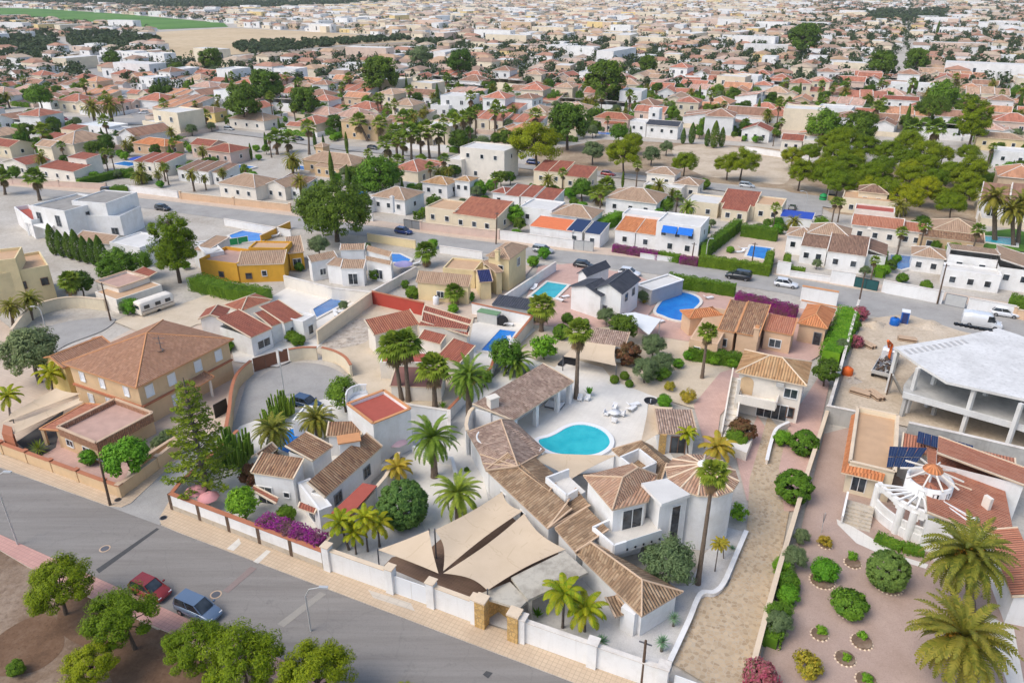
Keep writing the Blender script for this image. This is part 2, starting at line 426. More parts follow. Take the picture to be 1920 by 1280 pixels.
def gate(label, a, b, h, mat, frame=None, name='gate', at=None):
    a, b = PT(a, at or 0), PT(b, at or 0); a.z = b.z = 0; root = thing(name, label, 'gate', tuple(a)); d = (b - a).normalized(); L = (b - a).length
    mb = MB(); k = max(1, round(L / 2.2))
    mb.bar(a + Vector((0, 0, h / 2)), b + Vector((0, 0, h / 2)), .06, h - .1); mb.build('panel', mat, root)
    fb = MB()
    for i in range(k + 1): c = a + d * (L * i / k); fb.bar(c, c + Vector((0, 0, h)), .1, .1)
    fb.bar(a + Vector((0, 0, h)), b + Vector((0, 0, h)), .1, .1); fb.bar(a + Vector((0, 0, .1)), b + Vector((0, 0, .1)), .1, .1)
    fb.build('gate_frame', frame or mat, root); return root
def sail(label, pts, mat='sail', sag=.075, n=10, poles=(), name='shade_sail'):
    """tensioned fabric: three or four corners (px, py, z), hollow edges"""
    c = [PT(p) for p in pts]; ctr = sum(c, Vector((0, 0, 0))) / len(c); root = thing(name, label, 'shade sail', (ctr.x, ctr.y, 0)); mb = MB()
    if len(c) == 3:
        rows = []
        for i in range(n + 1):
            row = []
            for j in range(n + 1):
                v = i / n; w = j / n; l0 = 1 - v; l1 = v * (1 - w); l2 = v * w
                p = c[0] * l0 + c[1] * l1 + c[2] * l2
                pull = (l0 * l1 * (1 - l2) + l1 * l2 * (1 - l0) + l2 * l0 * (1 - l1)) * sag * 2.6 * (1 - 2.2 * min(l0, l1, l2))
                row.append(p + (ctr - p) * pull + Vector((0, 0, -sag * 8 * l0 * l1 * l2 * 3)))
            rows.append(row)
    else:
        rows = []
        for i in range(n + 1):
            row = []
            for j in range(n + 1):
                v = i / n; w = j / n; p = c[0] * (1 - v) * (1 - w) + c[1] * (1 - v) * w + c[2] * v * w + c[3] * v * (1 - w)
                e = 4 * max(v * (1 - v) * abs(2 * w - 1) ** 2, w * (1 - w) * abs(2 * v - 1) ** 2)
                row.append(p + (ctr - p) * e * sag * 1.6 + Vector((0, 0, -.35 * 16 * v * (1 - v) * w * (1 - w))))
            rows.append(row)
    mb.grid(rows, 0, True); mb.grid([[Vector(p) - Vector((0, 0, .02)) for p in reversed(r)] for r in rows], 0, True); mb.build('fabric', mat, root)
    for k in poles:
        pb = MB(); p = c[k]; pb.tube([(p.x, p.y, 0), (p.x, p.y, p.z + .15)], .07, 8); pb.build('pole', 'metal_grey', root)
    return root
# ---------------------------------------------------------------- palette
WHITE = (.80, .79, .77)
m_stucco('white', WHITE, (.66, .64, .60)); m_stucco('white_warm', (.78, .72, .63)); m_stucco('cream', (.74, .64, .47)); m_stucco('cream_yellow', (.76, .62, .36))
m_stucco('yellow', (.78, .60, .25)); m_stucco('ochre', (.72, .38, .05)); m_stucco('beige', (.66, .47, .28)); m_stucco('peach', (.68, .47, .31)); m_stucco('pinkish', (.66, .50, .42))
m_stucco('concrete', (.46, .45, .42), (.30, .29, .27)); m_stucco('concrete_pale', (.66, .65, .62), (.5, .49, .46)); m_stucco('redwall', (.42, .07, .05)); m_stucco('bluewall', (.05, .30, .62))
m_stucco('slab_old', (.50, .46, .38), (.25, .22, .18)); m_stucco('grey_wall', (.45, .44, .43)); m_stucco('cap_cream', (.72, .58, .42)); m_stucco('cap_white', (.74, .69, .62), (.5, .44, .38))
m_stucco('cap_orange', (.62, .30, .14)); m_stucco('cap_tan', (.58, .42, .29)); m_stucco('cap_grey', (.12, .13, .15)); m_stucco('cap_brick', (.45, .18, .10))
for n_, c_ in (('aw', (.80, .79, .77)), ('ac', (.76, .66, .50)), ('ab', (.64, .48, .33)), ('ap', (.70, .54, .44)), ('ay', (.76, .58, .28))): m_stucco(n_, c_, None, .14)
m_roof('roof_villa', [(.27, .175, .105), (.35, .225, .135), (.41, .275, .165), (.47, .33, .21)], (.21, .14, .09), .30, .45, streak=1.5, pf=(.46, .66))
m_roof('roof_mottled', [(.32, .21, .16), (.42, .29, .22), (.50, .36, .275), (.27, .18, .135), (.55, .40, .31)], (.29, .20, .16), .30, .42, streak=.9)
m_roof('roof_amber', [(.44, .245, .11), (.54, .31, .15), (.58, .37, .19), (.38, .21, .10)], (.40, .24, .13), .34, .5)
m_roof('roof_tower', [(.46, .27, .17), (.54, .34, .23), (.40, .23, .15), (.55, .37, .25)], (.36, .22, .15), .30, .45, streak=1.5)
m_roof('roof_cottage', [(.24, .13, .08), (.40, .23, .13), (.30, .17, .10), (.44, .28, .17)], (.19, .12, .085), .30, .45, streak=1.5)
m_roof('roof_beige', [(.42, .22, .13), (.50, .27, .165), (.38, .195, .12), (.54, .31, .2)], (.40, .22, .14), .26, .4, streak=1.0)
m_roof('roof_rust', [(.34, .11, .07), (.40, .14, .09), (.30, .10, .07)], (.27, .10, .07), .34, .5)
m_roof('roof_red', [(.42, .15, .09), (.48, .19, .11), (.36, .13, .08)], (.33, .13, .09), .34, .5)
m_roof('roof_brick', [(.45, .17, .10), (.54, .24, .15), (.49, .20, .12)], (.42, .18, .12), .3, .42)
m_roof('roof_orange', [(.60, .22, .09), (.68, .28, .12), (.56, .20, .08)], (.52, .2, .1), .34, .5)
m_roof('roof_tan', [(.44, .30, .20), (.50, .34, .23), (.40, .26, .17)], (.38, .26, .18), .34, .5)
m_roof('roof_brown', [(.27, .16, .11), (.36, .22, .15), (.24, .14, .10)], (.2, .13, .1), .28, .42)
m_roof('roof_slate', [(.055, .06, .075), (.075, .08, .10), (.065, .07, .085)], (.09, .095, .11), .4, .42)
m_roof('roof_navy', [(.03, .04, .12), (.04, .05, .15)], (.04, .05, .12), .3, .42)
for n_, c_ in (('fr_red', (.42, .17, .11)), ('fr_org', (.52, .26, .15)), ('fr_tan', (.45, .30, .20)), ('fr_brn', (.32, .18, .12)), ('fr_pink', (.52, .33, .25))):
    m_roof(n_, [mul(c_, .8), c_, mul(c_, 1.18)], mul(c_, .74), .5, .8, False, .25)
m_plain('red_terrace', (.42, .10, .07), .8); m_plain('pink_terrace', (.55, .36, .29), .85, var=.2, sc=.8); m_plain('tan_terrace', (.58, .38, .23), .9, var=.14, sc=.6)
m_plain('brown_sheet', (.28, .13, .10), .7); m_plain('orange_fabric', (.72, .20, .08), .8); m_plain('white_sheet', (.76, .77, .76), .5, var=.06); m_plain('grey_sheet', (.30, .33, .36), .5)
m_plain('flat_grey', (.34, .32, .29), .9, var=.3, sc=.5); m_plain('flat_white', (.68, .66, .62), .9, var=.15, sc=.4)
s_ = NT('sail'); tc_ = s_.n('TexCoord'); uv_ = s_.n('UVMap'); sp_ = s_.n('SeparateXYZ'); s_.L(uv_.outputs[0], sp_.inputs[0])
seam_ = s_.math('LESS_THAN', s_.math('FRACT', s_.math('MULTIPLY', sp_.outputs[0], .42)), .04)
s_.L(s_.mix(s_.math('MULTIPLY', seam_, .5), s_.ramp(s_.noise(tc_.outputs['Object'], .5), [(.3, (.60, .47, .325)), (.7, (.65, .515, .365))]), (.5, .38, .25)), s_.b.inputs['Base Color']); s_.rough(.9, .1)
m_plain('metal_grey', (.16, .16, .17), .5, .4); m_plain('metal_pale', (.60, .60, .58), .45, .3); m_plain('metal_dark', (.025, .025, .028), .45, .3); m_plain('timber', (.14, .09, .06), .8, var=.35); m_plain('wood_brown', (.22, .09, .05), .6)
m_plain('frame_white', (.78, .78, .76), .5, var=.04); m_plain('shutter_white', (.76, .78, .80), .5, var=.06, sc=.9); m_plain('frame_brown', (.20, .11, .07), .6); m_plain('frame_grey', (.25, .26, .27), .5)
s_ = NT('glass'); tc_ = s_.n('TexCoord'); s_.L(s_.ramp(s_.noise(tc_.outputs['Object'], .7, 2), [(.4, (.015, .02, .025)), (.65, (.07, .085, .10))]), s_.b.inputs['Base Color']); s_.rough(.08, .6)
m_plain('panel_blue', (.018, .035, .10), .12, .1, .6); m_plain('plastic_white', (.80, .80, .80), .4, var=.03); m_plain('plastic_blue', (.01, .13, .50), .35, var=.15); m_plain('plastic_orange', (.75, .14, .02), .5); m_plain('plastic_black', (.02, .02, .022), .5)
m_plain('pink_fabric', (.70, .32, .32), .85); m_plain('pale_pink_fabric', (.70, .47, .50), .85); m_plain('lilac_fabric', (.40, .36, .60), .8); m_plain('blue_fabric', (.03, .08, .42), .7); m_plain('awning_blue', (.01, .16, .62), .7); m_plain('green_panel', (.02, .30, .09), .6); m_plain('dark_green_sheet', (.02, .09, .09), .7)
m_plain('rubber', (.018, .018, .018), .8); m_plain('chrome', (.5, .5, .52), .25, .9); m_plain('lamp_red', (.4, .01, .01), .3); m_plain('lamp_clear', (.75, .76, .78), .15)
for n_, c_ in (('paint_red', (.26, .018, .014)), ('paint_blue', (.045, .085, .16)), ('paint_navy', (.012, .035, .16)), ('paint_white', (.76, .77, .78)), ('paint_silver', (.46, .47, .47)), ('paint_black', (.016, .018, .022)), ('paint_steel', (.13, .19, .28))):
    m_plain(n_, c_, .22, .15, .6, .05); MATS[n_].node_tree.nodes['Principled BSDF'].inputs['Coat Weight'].default_value = .6
# ground
m_ground('earth', [(.36, .31, .25), (.47, .43, .37), (.56, .52, .46)], .09, 2.0)
m_ground('asphalt', [(.215, .195, .175), (.26, .24, .22), (.30, .28, .255)], .12, 9, .006, .9)
m_ground('slab_top', [(.54, .53, .51), (.66, .65, .63), (.74, .73, .71)], .22, 2)
s_ = NT('road_wear'); tc_ = s_.n('TexCoord'); mp_ = s_.n('Mapping'); mp_.inputs['Rotation'].default_value = (0, 0, math.atan2(-U.y, U.x)); mp_.inputs['Scale'].default_value = (.05, .9, 1); s_.L(tc_.outputs['Object'], mp_.inputs[0])
c_ = s_.ramp(s_.noise(mp_.outputs[0], 1, 5, .7), [(.32, (.215, .195, .175)), (.5, (.25, .23, .208)), (.7, (.285, .265, .24))]); f_ = s_.noise(tc_.outputs['Object'], 9, 3, .7)
c_ = s_.mix(s_.ramp(s_.noise(tc_.outputs['Object'], .45, 5, .75), [(.6, (0,) * 3), (.72, (.5,) * 3)]), c_, (.14, .13, .12)); c_ = s_.mix(s_.ramp(f_, [(.3, (.4,) * 3), (.5, (0,) * 3)]), c_, (.16, .15, .14))
vo_ = s_.n('TexVoronoi'); vo_.feature = 'DISTANCE_TO_EDGE'; vo_.inputs['Scale'].default_value = .16; nv_ = s_.n('TexNoise'); nv_.inputs['Scale'].default_value = .8; s_.L(tc_.outputs['Object'], nv_.inputs['Vector']); va_ = s_.n('VectorMath', operation='ADD'); s_.L(tc_.outputs['Object'], va_.inputs[0]); s_.L(nv_.outputs['Color'], va_.inputs[1]); s_.L(va_.outputs[0], vo_.inputs['Vector'])
c_ = s_.mix(s_.ramp(vo_.outputs['Distance'], [(.003, (.13,) * 3), (.009, (0,) * 3)]), c_, (.10, .095, .09)); s_.L(c_, s_.b.inputs['Base Color']); s_.rough(.9, .15); s_.bump(f_, .006)
m_ground('asphalt_pale', [(.30, .285, .265), (.36, .345, .32), (.41, .39, .36)], .25, 9, .006, .9)
m_ground('asphalt_patch', [(.07, .07, .07), (.10, .10, .10)], .3, 9); m_ground('asphalt_worn', [(.36, .33, .28), (.30, .28, .25)], .6, 9); m_ground('asphalt_red', [(.26, .20, .18), (.28, .22, .20)], .6, 9)
m_tiles('pave_beige', (.56, .43, .30), (.60, .47, .33), (.44, .34, .24), .4, .4, .025, 0); m_tiles('pave_pink', (.55, .31, .26), (.59, .34, .28), (.44, .26, .22), .4, .4, .025, 0)
m_tiles('kerb', (.56, .50, .42), (.60, .54, .46), (.4, .36, .3), 1.0, .5, .02, 0); m_plain('paint_line', (.68, .64, .56), .8, var=.2, sc=2)
m_tiles('pave_white', (.72, .68, .61), (.75, .71, .64), (.64, .60, .53), .6, .6, .015, 0, .25); m_tiles('pave_terrace', (.55, .36, .30), (.60, .40, .33), (.50, .34, .28), .35, .35, .02, .5)
m_tiles('pave_court', (.58, .46, .36), (.62, .50, .39), (.50, .40, .31), .5, .5, .02, 0); m_tiles('deck', (.22, .145, .10), (.27, .175, .125), (.12, .08, .06), 3, .16, .02, .3)
m_stone('stone_drive', (.37, .27, .17), (.55, .43, .29), (.48, .40, .30), .36); m_stone('stone_wall', (.42, .36, .28), (.55, .47, .36), (.5, .45, .38), .35); m_stone('stone_gold', (.50, .31, .11), (.62, .42, .18), (.40, .26, .12), .4)
m_ground('gravel_white', [(.46, .44, .41), (.58, .56, .53), (.66, .64, .61)], .3, 12); m_ground('gravel_pink', [(.37, .265, .21), (.44, .32, .26), (.50, .37, .305)], .2, 10); m_ground('gravel_tan', [(.50, .41, .29), (.60, .50, .37), (.66, .56, .43)], .25, 9)
m_ground('sand', [(.40, .31, .22), (.55, .45, .33), (.64, .54, .42)], .16, 3, .04); m_ground('soil', [(.13, .085, .06), (.22, .15, .10), (.36, .28, .21)], .12, 2.4, .06, .97, (.33, .68)); m_ground('soil_dry', [(.22, .15, .10), (.36, .27, .18), (.50, .41, .30)], .07, 1.2, .05)
m_ground('needle_litter', [(.11, .065, .04), (.17, .10, .06), (.22, .14, .09)], .4, 4); m_ground('lawn', [(.06, .14, .02), (.09, .20, .03), (.13, .24, .05)], .4, 8); m_ground('field_green', [(.06, .15, .03), (.10, .22, .045), (.14, .26, .06)], .012, .25); m_ground('field_tan', [(.48, .36, .22), (.56, .43, .27), (.62, .49, .33)], .008, .12); m_ground('field_brown', [(.26, .20, .14), (.32, .25, .18), (.38, .3, .22)], .02, .2)
m_ground('rubble_mat', [(.28, .22, .17), (.5, .43, .35), (.62, .56, .48)], .8, 3, .1)
m_water('pool_turq', (.015, .40, .47), (.04, .50, .55)); m_water('pool_blue', (.008, .16, .56), (.015, .24, .66)); m_water('pool_grey', (.07, .17, .38), (.10, .23, .46)); m_water('pool_teal', (.02, .34, .42), (.03, .44, .50))
# foliage
m_leaf('leaf_pine', [(0.056, 0.103, 0.001), (0.140, 0.215, 0.002), (0.262, 0.328, 0.003), (0.167, 0.241, 0.002)]); m_leaf('leaf_pine_yel', [(0.091, 0.133, 0.002), (0.230, 0.283, 0.003), (0.361, 0.393, 0.005)]); m_leaf('leaf_dark', [(0.039, 0.078, 0.007), (0.075, 0.146, 0.010), (0.129, 0.217, 0.014)])
m_leaf('leaf_broad', [(0.049, 0.111, 0.008), (0.106, 0.222, 0.014), (0.174, 0.307, 0.020)]); m_leaf('leaf_bright', [(0.062, 0.186, 0.009), (0.124, 0.310, 0.013), (0.217, 0.434, 0.022)]); m_leaf('leaf_olive', [(0.085, 0.132, 0.050), (0.155, 0.217, 0.083), (0.232, 0.295, 0.121)]); m_leaf('leaf_oleander', [(0.059, 0.128, 0.025), (0.120, 0.213, 0.040), (0.188, 0.290, 0.053)])
m_leaf('leaf_palm', [(0.084, 0.147, 0.012), (0.165, 0.258, 0.021), (0.257, 0.328, 0.032)]); m_leaf('leaf_date', [(0.098, 0.120, 0.013), (0.180, 0.198, 0.020), (0.306, 0.269, 0.033)]); m_leaf('leaf_queen', [(0.160, 0.249, 0.006), (0.320, 0.381, 0.008), (0.373, 0.321, 0.008)]); m_leaf('leaf_gold', [(0.310, 0.310, 0.022), (0.360, 0.300, 0.030), (0.500, 0.360, 0.030)]); m_leaf('leaf_dry', [(0.240, 0.160, 0.080), (0.340, 0.240, 0.120), (0.200, 0.130, 0.070)]); m_leaf('leaf_agave', [(0.155, 0.295, 0.165), (0.248, 0.403, 0.220)]); m_leaf('leaf_red', [(0.160, 0.060, 0.030), (0.280, 0.100, 0.050), (0.120, 0.100, 0.030)]); m_leaf('bougain', [(0.160, 0.010, 0.135), (0.320, 0.016, 0.240), (0.448, 0.039, 0.300), (0.149, 0.121, 0.050)]); m_leaf('leaf_pinkflower', [(.50, .09, .16), (.12, .14, .04), (.55, .18, .24), (.42, .06, .13)])
m_leaf('leaf_norfolk', [(0.079, 0.140, 0.006), (0.159, 0.237, 0.012), (0.267, 0.320, 0.016)]); m_leaf('leaf_hedge', [(0.055, 0.120, 0.009), (0.112, 0.222, 0.012), (0.186, 0.307, 0.018)]); m_leaf('leaf_cactus', [(0.117, 0.217, 0.022), (0.232, 0.347, 0.033)]); m_leaf('fruit_date', [(0.420, 0.160, 0.010), (0.550, 0.240, 0.020)])
m_plain('bark', (.13, .095, .07), .95, var=.4, sc=5); m_plain('bark_palm', (.20, .15, .11), .95, var=.45, sc=6); m_plain('bark_grey', (.17, .14, .12), .95, var=.4, sc=5)

for n_, c_ in (('ff_red', (.46, .25, .17)), ('ff_org', (.54, .36, .23)), ('ff_tan', (.52, .41, .30)), ('ff_brn', (.38, .26, .19)), ('ff_pink', (.56, .42, .33))): m_plain(n_, c_, .9, var=.25, sc=.3)
m_leaf('leaf_far', [(0.024, 0.048, 0.016), (0.040, 0.072, 0.023), (0.064, 0.104, 0.032), (0.080, 0.104, 0.041)])
# ---------------------------------------------------------------- foliage meshes
def unit(a): return a / np.maximum(1e-6, np.linalg.norm(a, axis=1))[:, None]
def leafmesh(name, C, N, S, mat, asp=.45, seed=0, extra=None):
    r = np.random.default_rng(seed); N = unit(N); T = unit(np.cross(N, r.normal(size=C.shape))); B = np.cross(N, T)
    S = np.broadcast_to(np.asarray(S, float), (len(C),))[:, None]; a = T * S; b = B * S * asp
    Vv = np.stack([C - a, C - b, C + a, C + b], 1).reshape(-1, 3)
    return rawquads(name, Vv, mat)
def rawquads(name, Vv, mat):
    me = bpy.data.meshes.new(name); n = len(Vv) // 4
    me.vertices.add(len(Vv)); me.vertices.foreach_set('co', np.ascontiguousarray(Vv, dtype=np.float32).ravel())
    me.loops.add(4 * n); me.loops.foreach_set('vertex_index', np.arange(4 * n, dtype=np.int32))
    me.polygons.add(n); me.polygons.foreach_set('loop_start', np.arange(0, 4 * n, 4, dtype=np.int32))
    me.polygons.foreach_set('loop_total', np.full(n, 4, dtype=np.int32))
    me.materials.append(MATS[mat]); me.update(calc_edges=True); return me
def clumps(n, per, rx, rz, cr, seed, lo=-.2, shell=.55, cz=0.0, leaf=.16, spread=.35):
    """leaf positions: n clumps through an ellipsoid, per leaves around each"""
    r = np.random.default_rng(seed); d = unit(r.normal(size=(n * 3, 3))); d = d[d[:, 2] > lo][:n]
    rad = shell + (1 - shell) * r.random(len(d)) ** .6
    cc = d * rad[:, None] * np.array([rx, rx, rz]) * (1 - cr * .5)
    cs = cr * (.7 + .6 * r.random(len(d)))
    q = unit(r.normal(size=(len(d), per, 3)).reshape(-1, 3)).reshape(len(d), per, 3); q[..., 2] = q[..., 2] * .75 + .15
    rr = (.35 + .65 * r.random((len(d), per)) ** .5)[..., None]
    C = (cc[:, None] + q * rr * cs[:, None, None] * rx).reshape(-1, 3)
    N = (q * .7 + d[:, None] * .5 + r.normal(size=q.shape) * spread + np.array([0, 0, .35])).reshape(-1, 3)
    C[:, 2] += cz; S = leaf * (.6 + .8 * r.random(len(C))); return C, N, S, cc
def limb_mesh(name, cc, h, cz, r0, n, seed, mat='bark', lean=(0, 0)):
    rr = random.Random(seed); mb = MB(); k = Vector((lean[0], lean[1], h))
    mid = k * .5 + Vector((rr.uniform(-.2, .2), rr.uniform(-.2, .2), 0))
    mb.tube([(0, 0, -.1), (mid.x * .5, mid.y * .5, mid.z * .5), mid, k], [r0 * 1.25, r0, r0 * .85, r0 * .65], 7)
    ids = list(range(len(cc))); rr.shuffle(ids)
    for i in ids[:n]:
        e = Vector(cc[i]) + Vector((0, 0, cz)); s = k * rr.uniform(.75, 1); m = s.lerp(e, .5) + Vector((0, 0, .25))
        mb.tube([s, m, s.lerp(e, .92)], [r0 * .45, r0 * .3, r0 * .12], 5)
    return mb.mesh(name, [mat])
ARCH = {}; CZ = {}
def arch(key, cat, parts, r, h):
    """a kind of plant kept as meshes; parts: (part name, mesh); r = its crown radius, h = its height"""
    ARCH[key] = (cat, parts, r, h)
def make_crown(key, cat, mat, n, per, rx, rz, cr, cz, th, r0, limbs, seed, leaf, lo=-.2, shell=.55, asp=.45, bark='bark', lean=(0, 0), spread=.35):
    C, N, S, cc = clumps(n, per, rx, rz, cr, seed, lo, shell, cz, leaf, spread)
    C[:, 0] += lean[0]; C[:, 1] += lean[1]
    cc = cc + np.array([lean[0], lean[1], 0])
    parts = [('crown', leafmesh(key + '_crown', C, N, S, mat, asp, seed))]
    if th: parts.append(('trunk', limb_mesh(key + '_trunk', cc, th, cz, r0, limbs, seed, bark, lean)))
    arch(key, cat, parts, rx, cz + rz); CZ[key] = cz
for i_ in range(3):   # stone pines: flat layered dome on a bare trunk
    make_crown('pine%d' % i_, 'pine', ('leaf_pine_yel', 'leaf_pine', 'leaf_pine')[i_], 84, 260, 3.2, 2.5, .2, 3.7, 3.4, .17, 14, 10 + i_, .118, -.55, .45, .3, 'bark', ((.5, .2), (-.3, .2), (.2, -.2))[i_])
make_crown('bigpine', 'pine', 'leaf_dark', 230, 110, 5.6, 4.1, .15, 4.7, 4.0, .32, 16, 31, .2, -.6, .6, .35)
make_crown('tallpine', 'pine', 'leaf_pine', 150, 150, 3.1, 4.9, .2, 5.4, 8.5, .22, 20, 33, .17, -.8, .35, .28)
for i_ in range(2):
    make_crown('broad%d' % i_, 'tree', 'leaf_broad', 70, 80, 2.0, 1.9, .26, 2.6, 2.3, .13, 8, 40 + i_, .13, -.6, .6)
    make_crown('olive%d' % i_, 'olive tree', 'leaf_olive', 80, 140, 1.8, 1.6, .25, 2.1, 1.7, .14, 8, 44 + i_, .11, -.5, .5, .3, 'bark_grey')
    make_crown('bush%d' % i_, 'shrub', ('leaf_hedge', 'leaf_bright')[i_], 46, 170, 1.05, .9, .32, .9, .5, .05, 4, 48 + i_, .085, -.9, .55)
make_crown('ball', 'shrub', 'leaf_oleander', 330, 80, 1.0, 1.0, .13, .98, .4, .06, 4, 52, .06, -.95, .9, .45)
make_crown('ballhedge', 'shrub', 'leaf_hedge', 210, 80, 1.0, .95, .15, .95, .4, .05, 4, 53, .07, -.9, .8)
make_crown('citrus', 'tree', 'leaf_bright', 70, 90, 1.5, 1.35, .26, 1.9, 1.5, .09, 6, 54, .12, -.7, .6)
make_crown('darktree', 'tree', 'leaf_dark', 80, 80, 2.2, 2.2, .24, 2.9, 2.4, .15, 8, 55, .16, -.7, .6)
make_crown('redbush', 'shrub', 'leaf_red', 70, 70, 1.0, .95, .24, .95, .4, .05, 4, 56, .1, -.9, .7)
make_crown('pinkbush', 'shrub', 'leaf_pinkflower', 50, 60, 1.0, .9, .28, .9, .4, .05, 4, 57, .1, -.8, .55)
make_crown('loose', 'shrub', 'leaf_bright', 26, 45, 1.0, .8, .3, .85, .5, .04, 10, 58, .13, -.6, .3)
make_crown('goldbush', 'shrub', 'leaf_gold', 34, 60, 1.0, .8, .3, .85, .4, .04, 6, 59, .1, -.7, .5)
make_crown('ring', 'shrub', 'leaf_broad', 60, 55, 1.0, .5, .22, .6, .3, .06, 9, 60, .1, -.4, .8)
def cyp(key, mat, seed, rx, h):
    r = np.random.default_rng(seed); n = 2600; t = r.random(n); a = r.random(n) * 6.283; pr = rx * np.sin(np.pi * np.clip(t * .92 + .08, 0, 1)) ** .6 * (1 - .35 * t); pr = pr * (.75 + .25 * r.random(n))
    C = np.stack([np.cos(a) * pr, np.sin(a) * pr, .3 + t * (h - .3)], 1); N = np.stack([np.cos(a), np.sin(a), .4 + 0 * a], 1) + r.normal(size=(n, 3)) * .35
    mb = MB(); mb.tube([(0, 0, -.1), (0, 0, h * .8)], [.12, .03], 6)
    arch(key, 'cypress', [('crown', leafmesh(key, C, N, .16, mat, .4, seed)), ('trunk', mb.mesh(key + 't', ['bark']))], rx, h)
cyp('cypress', 'leaf_dark', 61, .75, 6.5); cyp('conifer', 'leaf_dark', 62, 1.25, 6.0)
def frond(Q, base, az, el, L, droop, w, n, r, vee=.25, drop=.15):
    """leaflets along an arching midrib, appended to Q as quads"""
    base = np.array(base); h = np.array([math.cos(az), math.sin(az), 0]); side = np.array([-math.sin(az), math.cos(az), 0]); e = el; p = base.copy(); st = L / n
    for i in range(n):
        t = (i + .5) / n; e -= droop / n * (.5 + t); d = h * math.cos(e) + np.array([0, 0, math.sin(e)]); q = p + d * st; upv = np.array([0, 0, 1.]) - d * d[2]
        ll = w * (math.sin(math.pi * min(1, t * .85 + .12)) ** .7)
        for s in (-1, 1):
            tip = p + d * (st * .5 + ll * .55) + side * s * ll * (.8 + .15 * r.random()) + upv * ll * vee * .4 - np.array([0, 0, ll * drop])
            Q += [p, q, tip + d * .05, tip - d * .05]
        Q += [p + side * .02, q + side * .02, q - side * .02, p - side * .02]
        p = q
def ringed(h, r0, r1, n=16, bulge=0, lean=(0, 0), mat='bark_palm', key=''):
    mb = MB(); path = []; rad = []
    for i in range(n + 1):
        t = i / n; path.append((lean[0] * t * t, lean[1] * t * t, h * t - .05)); rad.append(r0 + (r1 - r0) * t + (.35 * r0 * (1 - t) ** 8) + bulge * max(0, t - .7) / .3 + (.05 * r0 if i % 2 else 0))
    mb.tube(path, rad, 10); return mb.mesh(key + '_trunk', [mat])
def datepalm(key, seed, th, L, n, mat='leaf_date', fruit=False, bulge=.18):
    r = random.Random(seed); Q = []
    for i in range(n):
        el = R(82) - R(112) * (i / n) ** .8 + r.uniform(-.12, .12); frond(Q, (0, 0, th), i * 2.39996 + r.uniform(-.2, .2), el, L * r.uniform(.88, 1.08), R(70) + R(25) * r.random(), L * .10, 18, r)
    parts = [('fronds', rawquads(key + '_fr', np.array(Q), mat)), ('trunk', ringed(th, .30, .30, 14, bulge, key=key))]
    if fruit:
        rg = np.random.default_rng(seed); C = []
        for k in range(9):
            a = k * .7; c = np.array([math.cos(a) * .75, math.sin(a) * .75, th + .15]); C.append(c + rg.normal(size=(70, 3)) * np.array([.18, .18, .28]))
        C = np.concatenate(C); parts.append(('fruit', leafmesh(key + '_f', C, rg.normal(size=C.shape), .09, 'fruit_date', .6)))
    arch(key, 'palm', parts, L * .96, th)
datepalm('date0', 70, 3.2, 2.7, 52, 'leaf_palm'); datepalm('date1', 71, 2.4, 3.6, 105, 'leaf_date', True); datepalm('date2', 72, 5.6, 3.0, 64); datepalm('date3', 73, 1.6, 2.6, 60, 'leaf_date')
def queenpalm(key, seed, th, L, n, mat):
    r = random.Random(seed); Q = []
    for i in range(n): frond(Q, (0, 0, th), i * 2.39996, R(75) - R(75) * (i / n), L * r.uniform(.85, 1.1), R(100), L * .17, 15, r, -.1, .4)
    arch(key, 'palm', [('fronds', rawquads(key + '_fr', np.array(Q), mat)), ('trunk', ringed(th, .10, .08, 10, 0, key=key, mat='bark_grey'))], L * .86, th)
queenpalm('queen0', 75, 3.0, 1.7, 18, 'leaf_queen'); queenpalm('queen1', 76, 2.2, 1.9, 20, 'leaf_queen'); queenpalm('queeny', 77, 2.4, 1.7, 20, 'leaf_gold')
def fanpalm(key, seed, th, cr, n, skirt=14, r0=.22):
    r = random.Random(seed); Q = []; D = []
    def fan(Q, base, az, el, L, dr):
        h = np.array([math.cos(az), math.sin(az), 0]); side = np.array([-math.sin(az), math.cos(az), 0]); d = h * math.cos(el) + np.array([0, 0, math.sin(el)]); up = np.cross(side, d) * -1
        base = np.array(base); hub = base + d * L * .48; Q += [base + side * .025, hub + side * .025, hub - side * .025, base - side * .025]
        for k in range(9):
            a = (k - 4) * .29; dd = d * math.cos(a) + side * math.sin(a); ll = L * (.62 - .05 * abs(k - 4)); tip = hub + dd * ll - np.array([0, 0, dr * ll]); mid = hub + dd * ll * .55; s2 = np.cross(dd, up) * .075 * L
            Q += [hub, mid + s2, tip, mid - s2]
    for i in range(n): fan(Q, (0, 0, th), i * 2.39996 + r.uniform(-.2, .2), R(85) - R(110) * (i / n) ** .9, cr * r.uniform(.85, 1.1), .25 + .2 * r.random())
    for i in range(skirt): fan(D, (0, 0, th - .25 - .5 * r.random()), i * 2.39996, R(-45) - R(30) * r.random(), cr * .75, .3)
    parts = [('fronds', rawquads(key + '_fr', np.array(Q), 'leaf_palm')), ('trunk', ringed(th, r0, r0 * .62, 18, 0, key=key, mat='bark_palm'))]
    if skirt: parts.append(('dry_skirt', rawquads(key + '_dry', np.array(D), 'leaf_dry')))
    arch(key, 'palm', parts, cr, th)
fanpalm('fan0', 80, 6.5, 1.7, 44); fanpalm('fan1', 81, 8.0, 1.5, 40, 22); fanpalm('fan2', 82, 3.6, 1.8, 46, 10, .26); fanpalm('fanfar', 83, 6.5, 1.8, 26, 8)
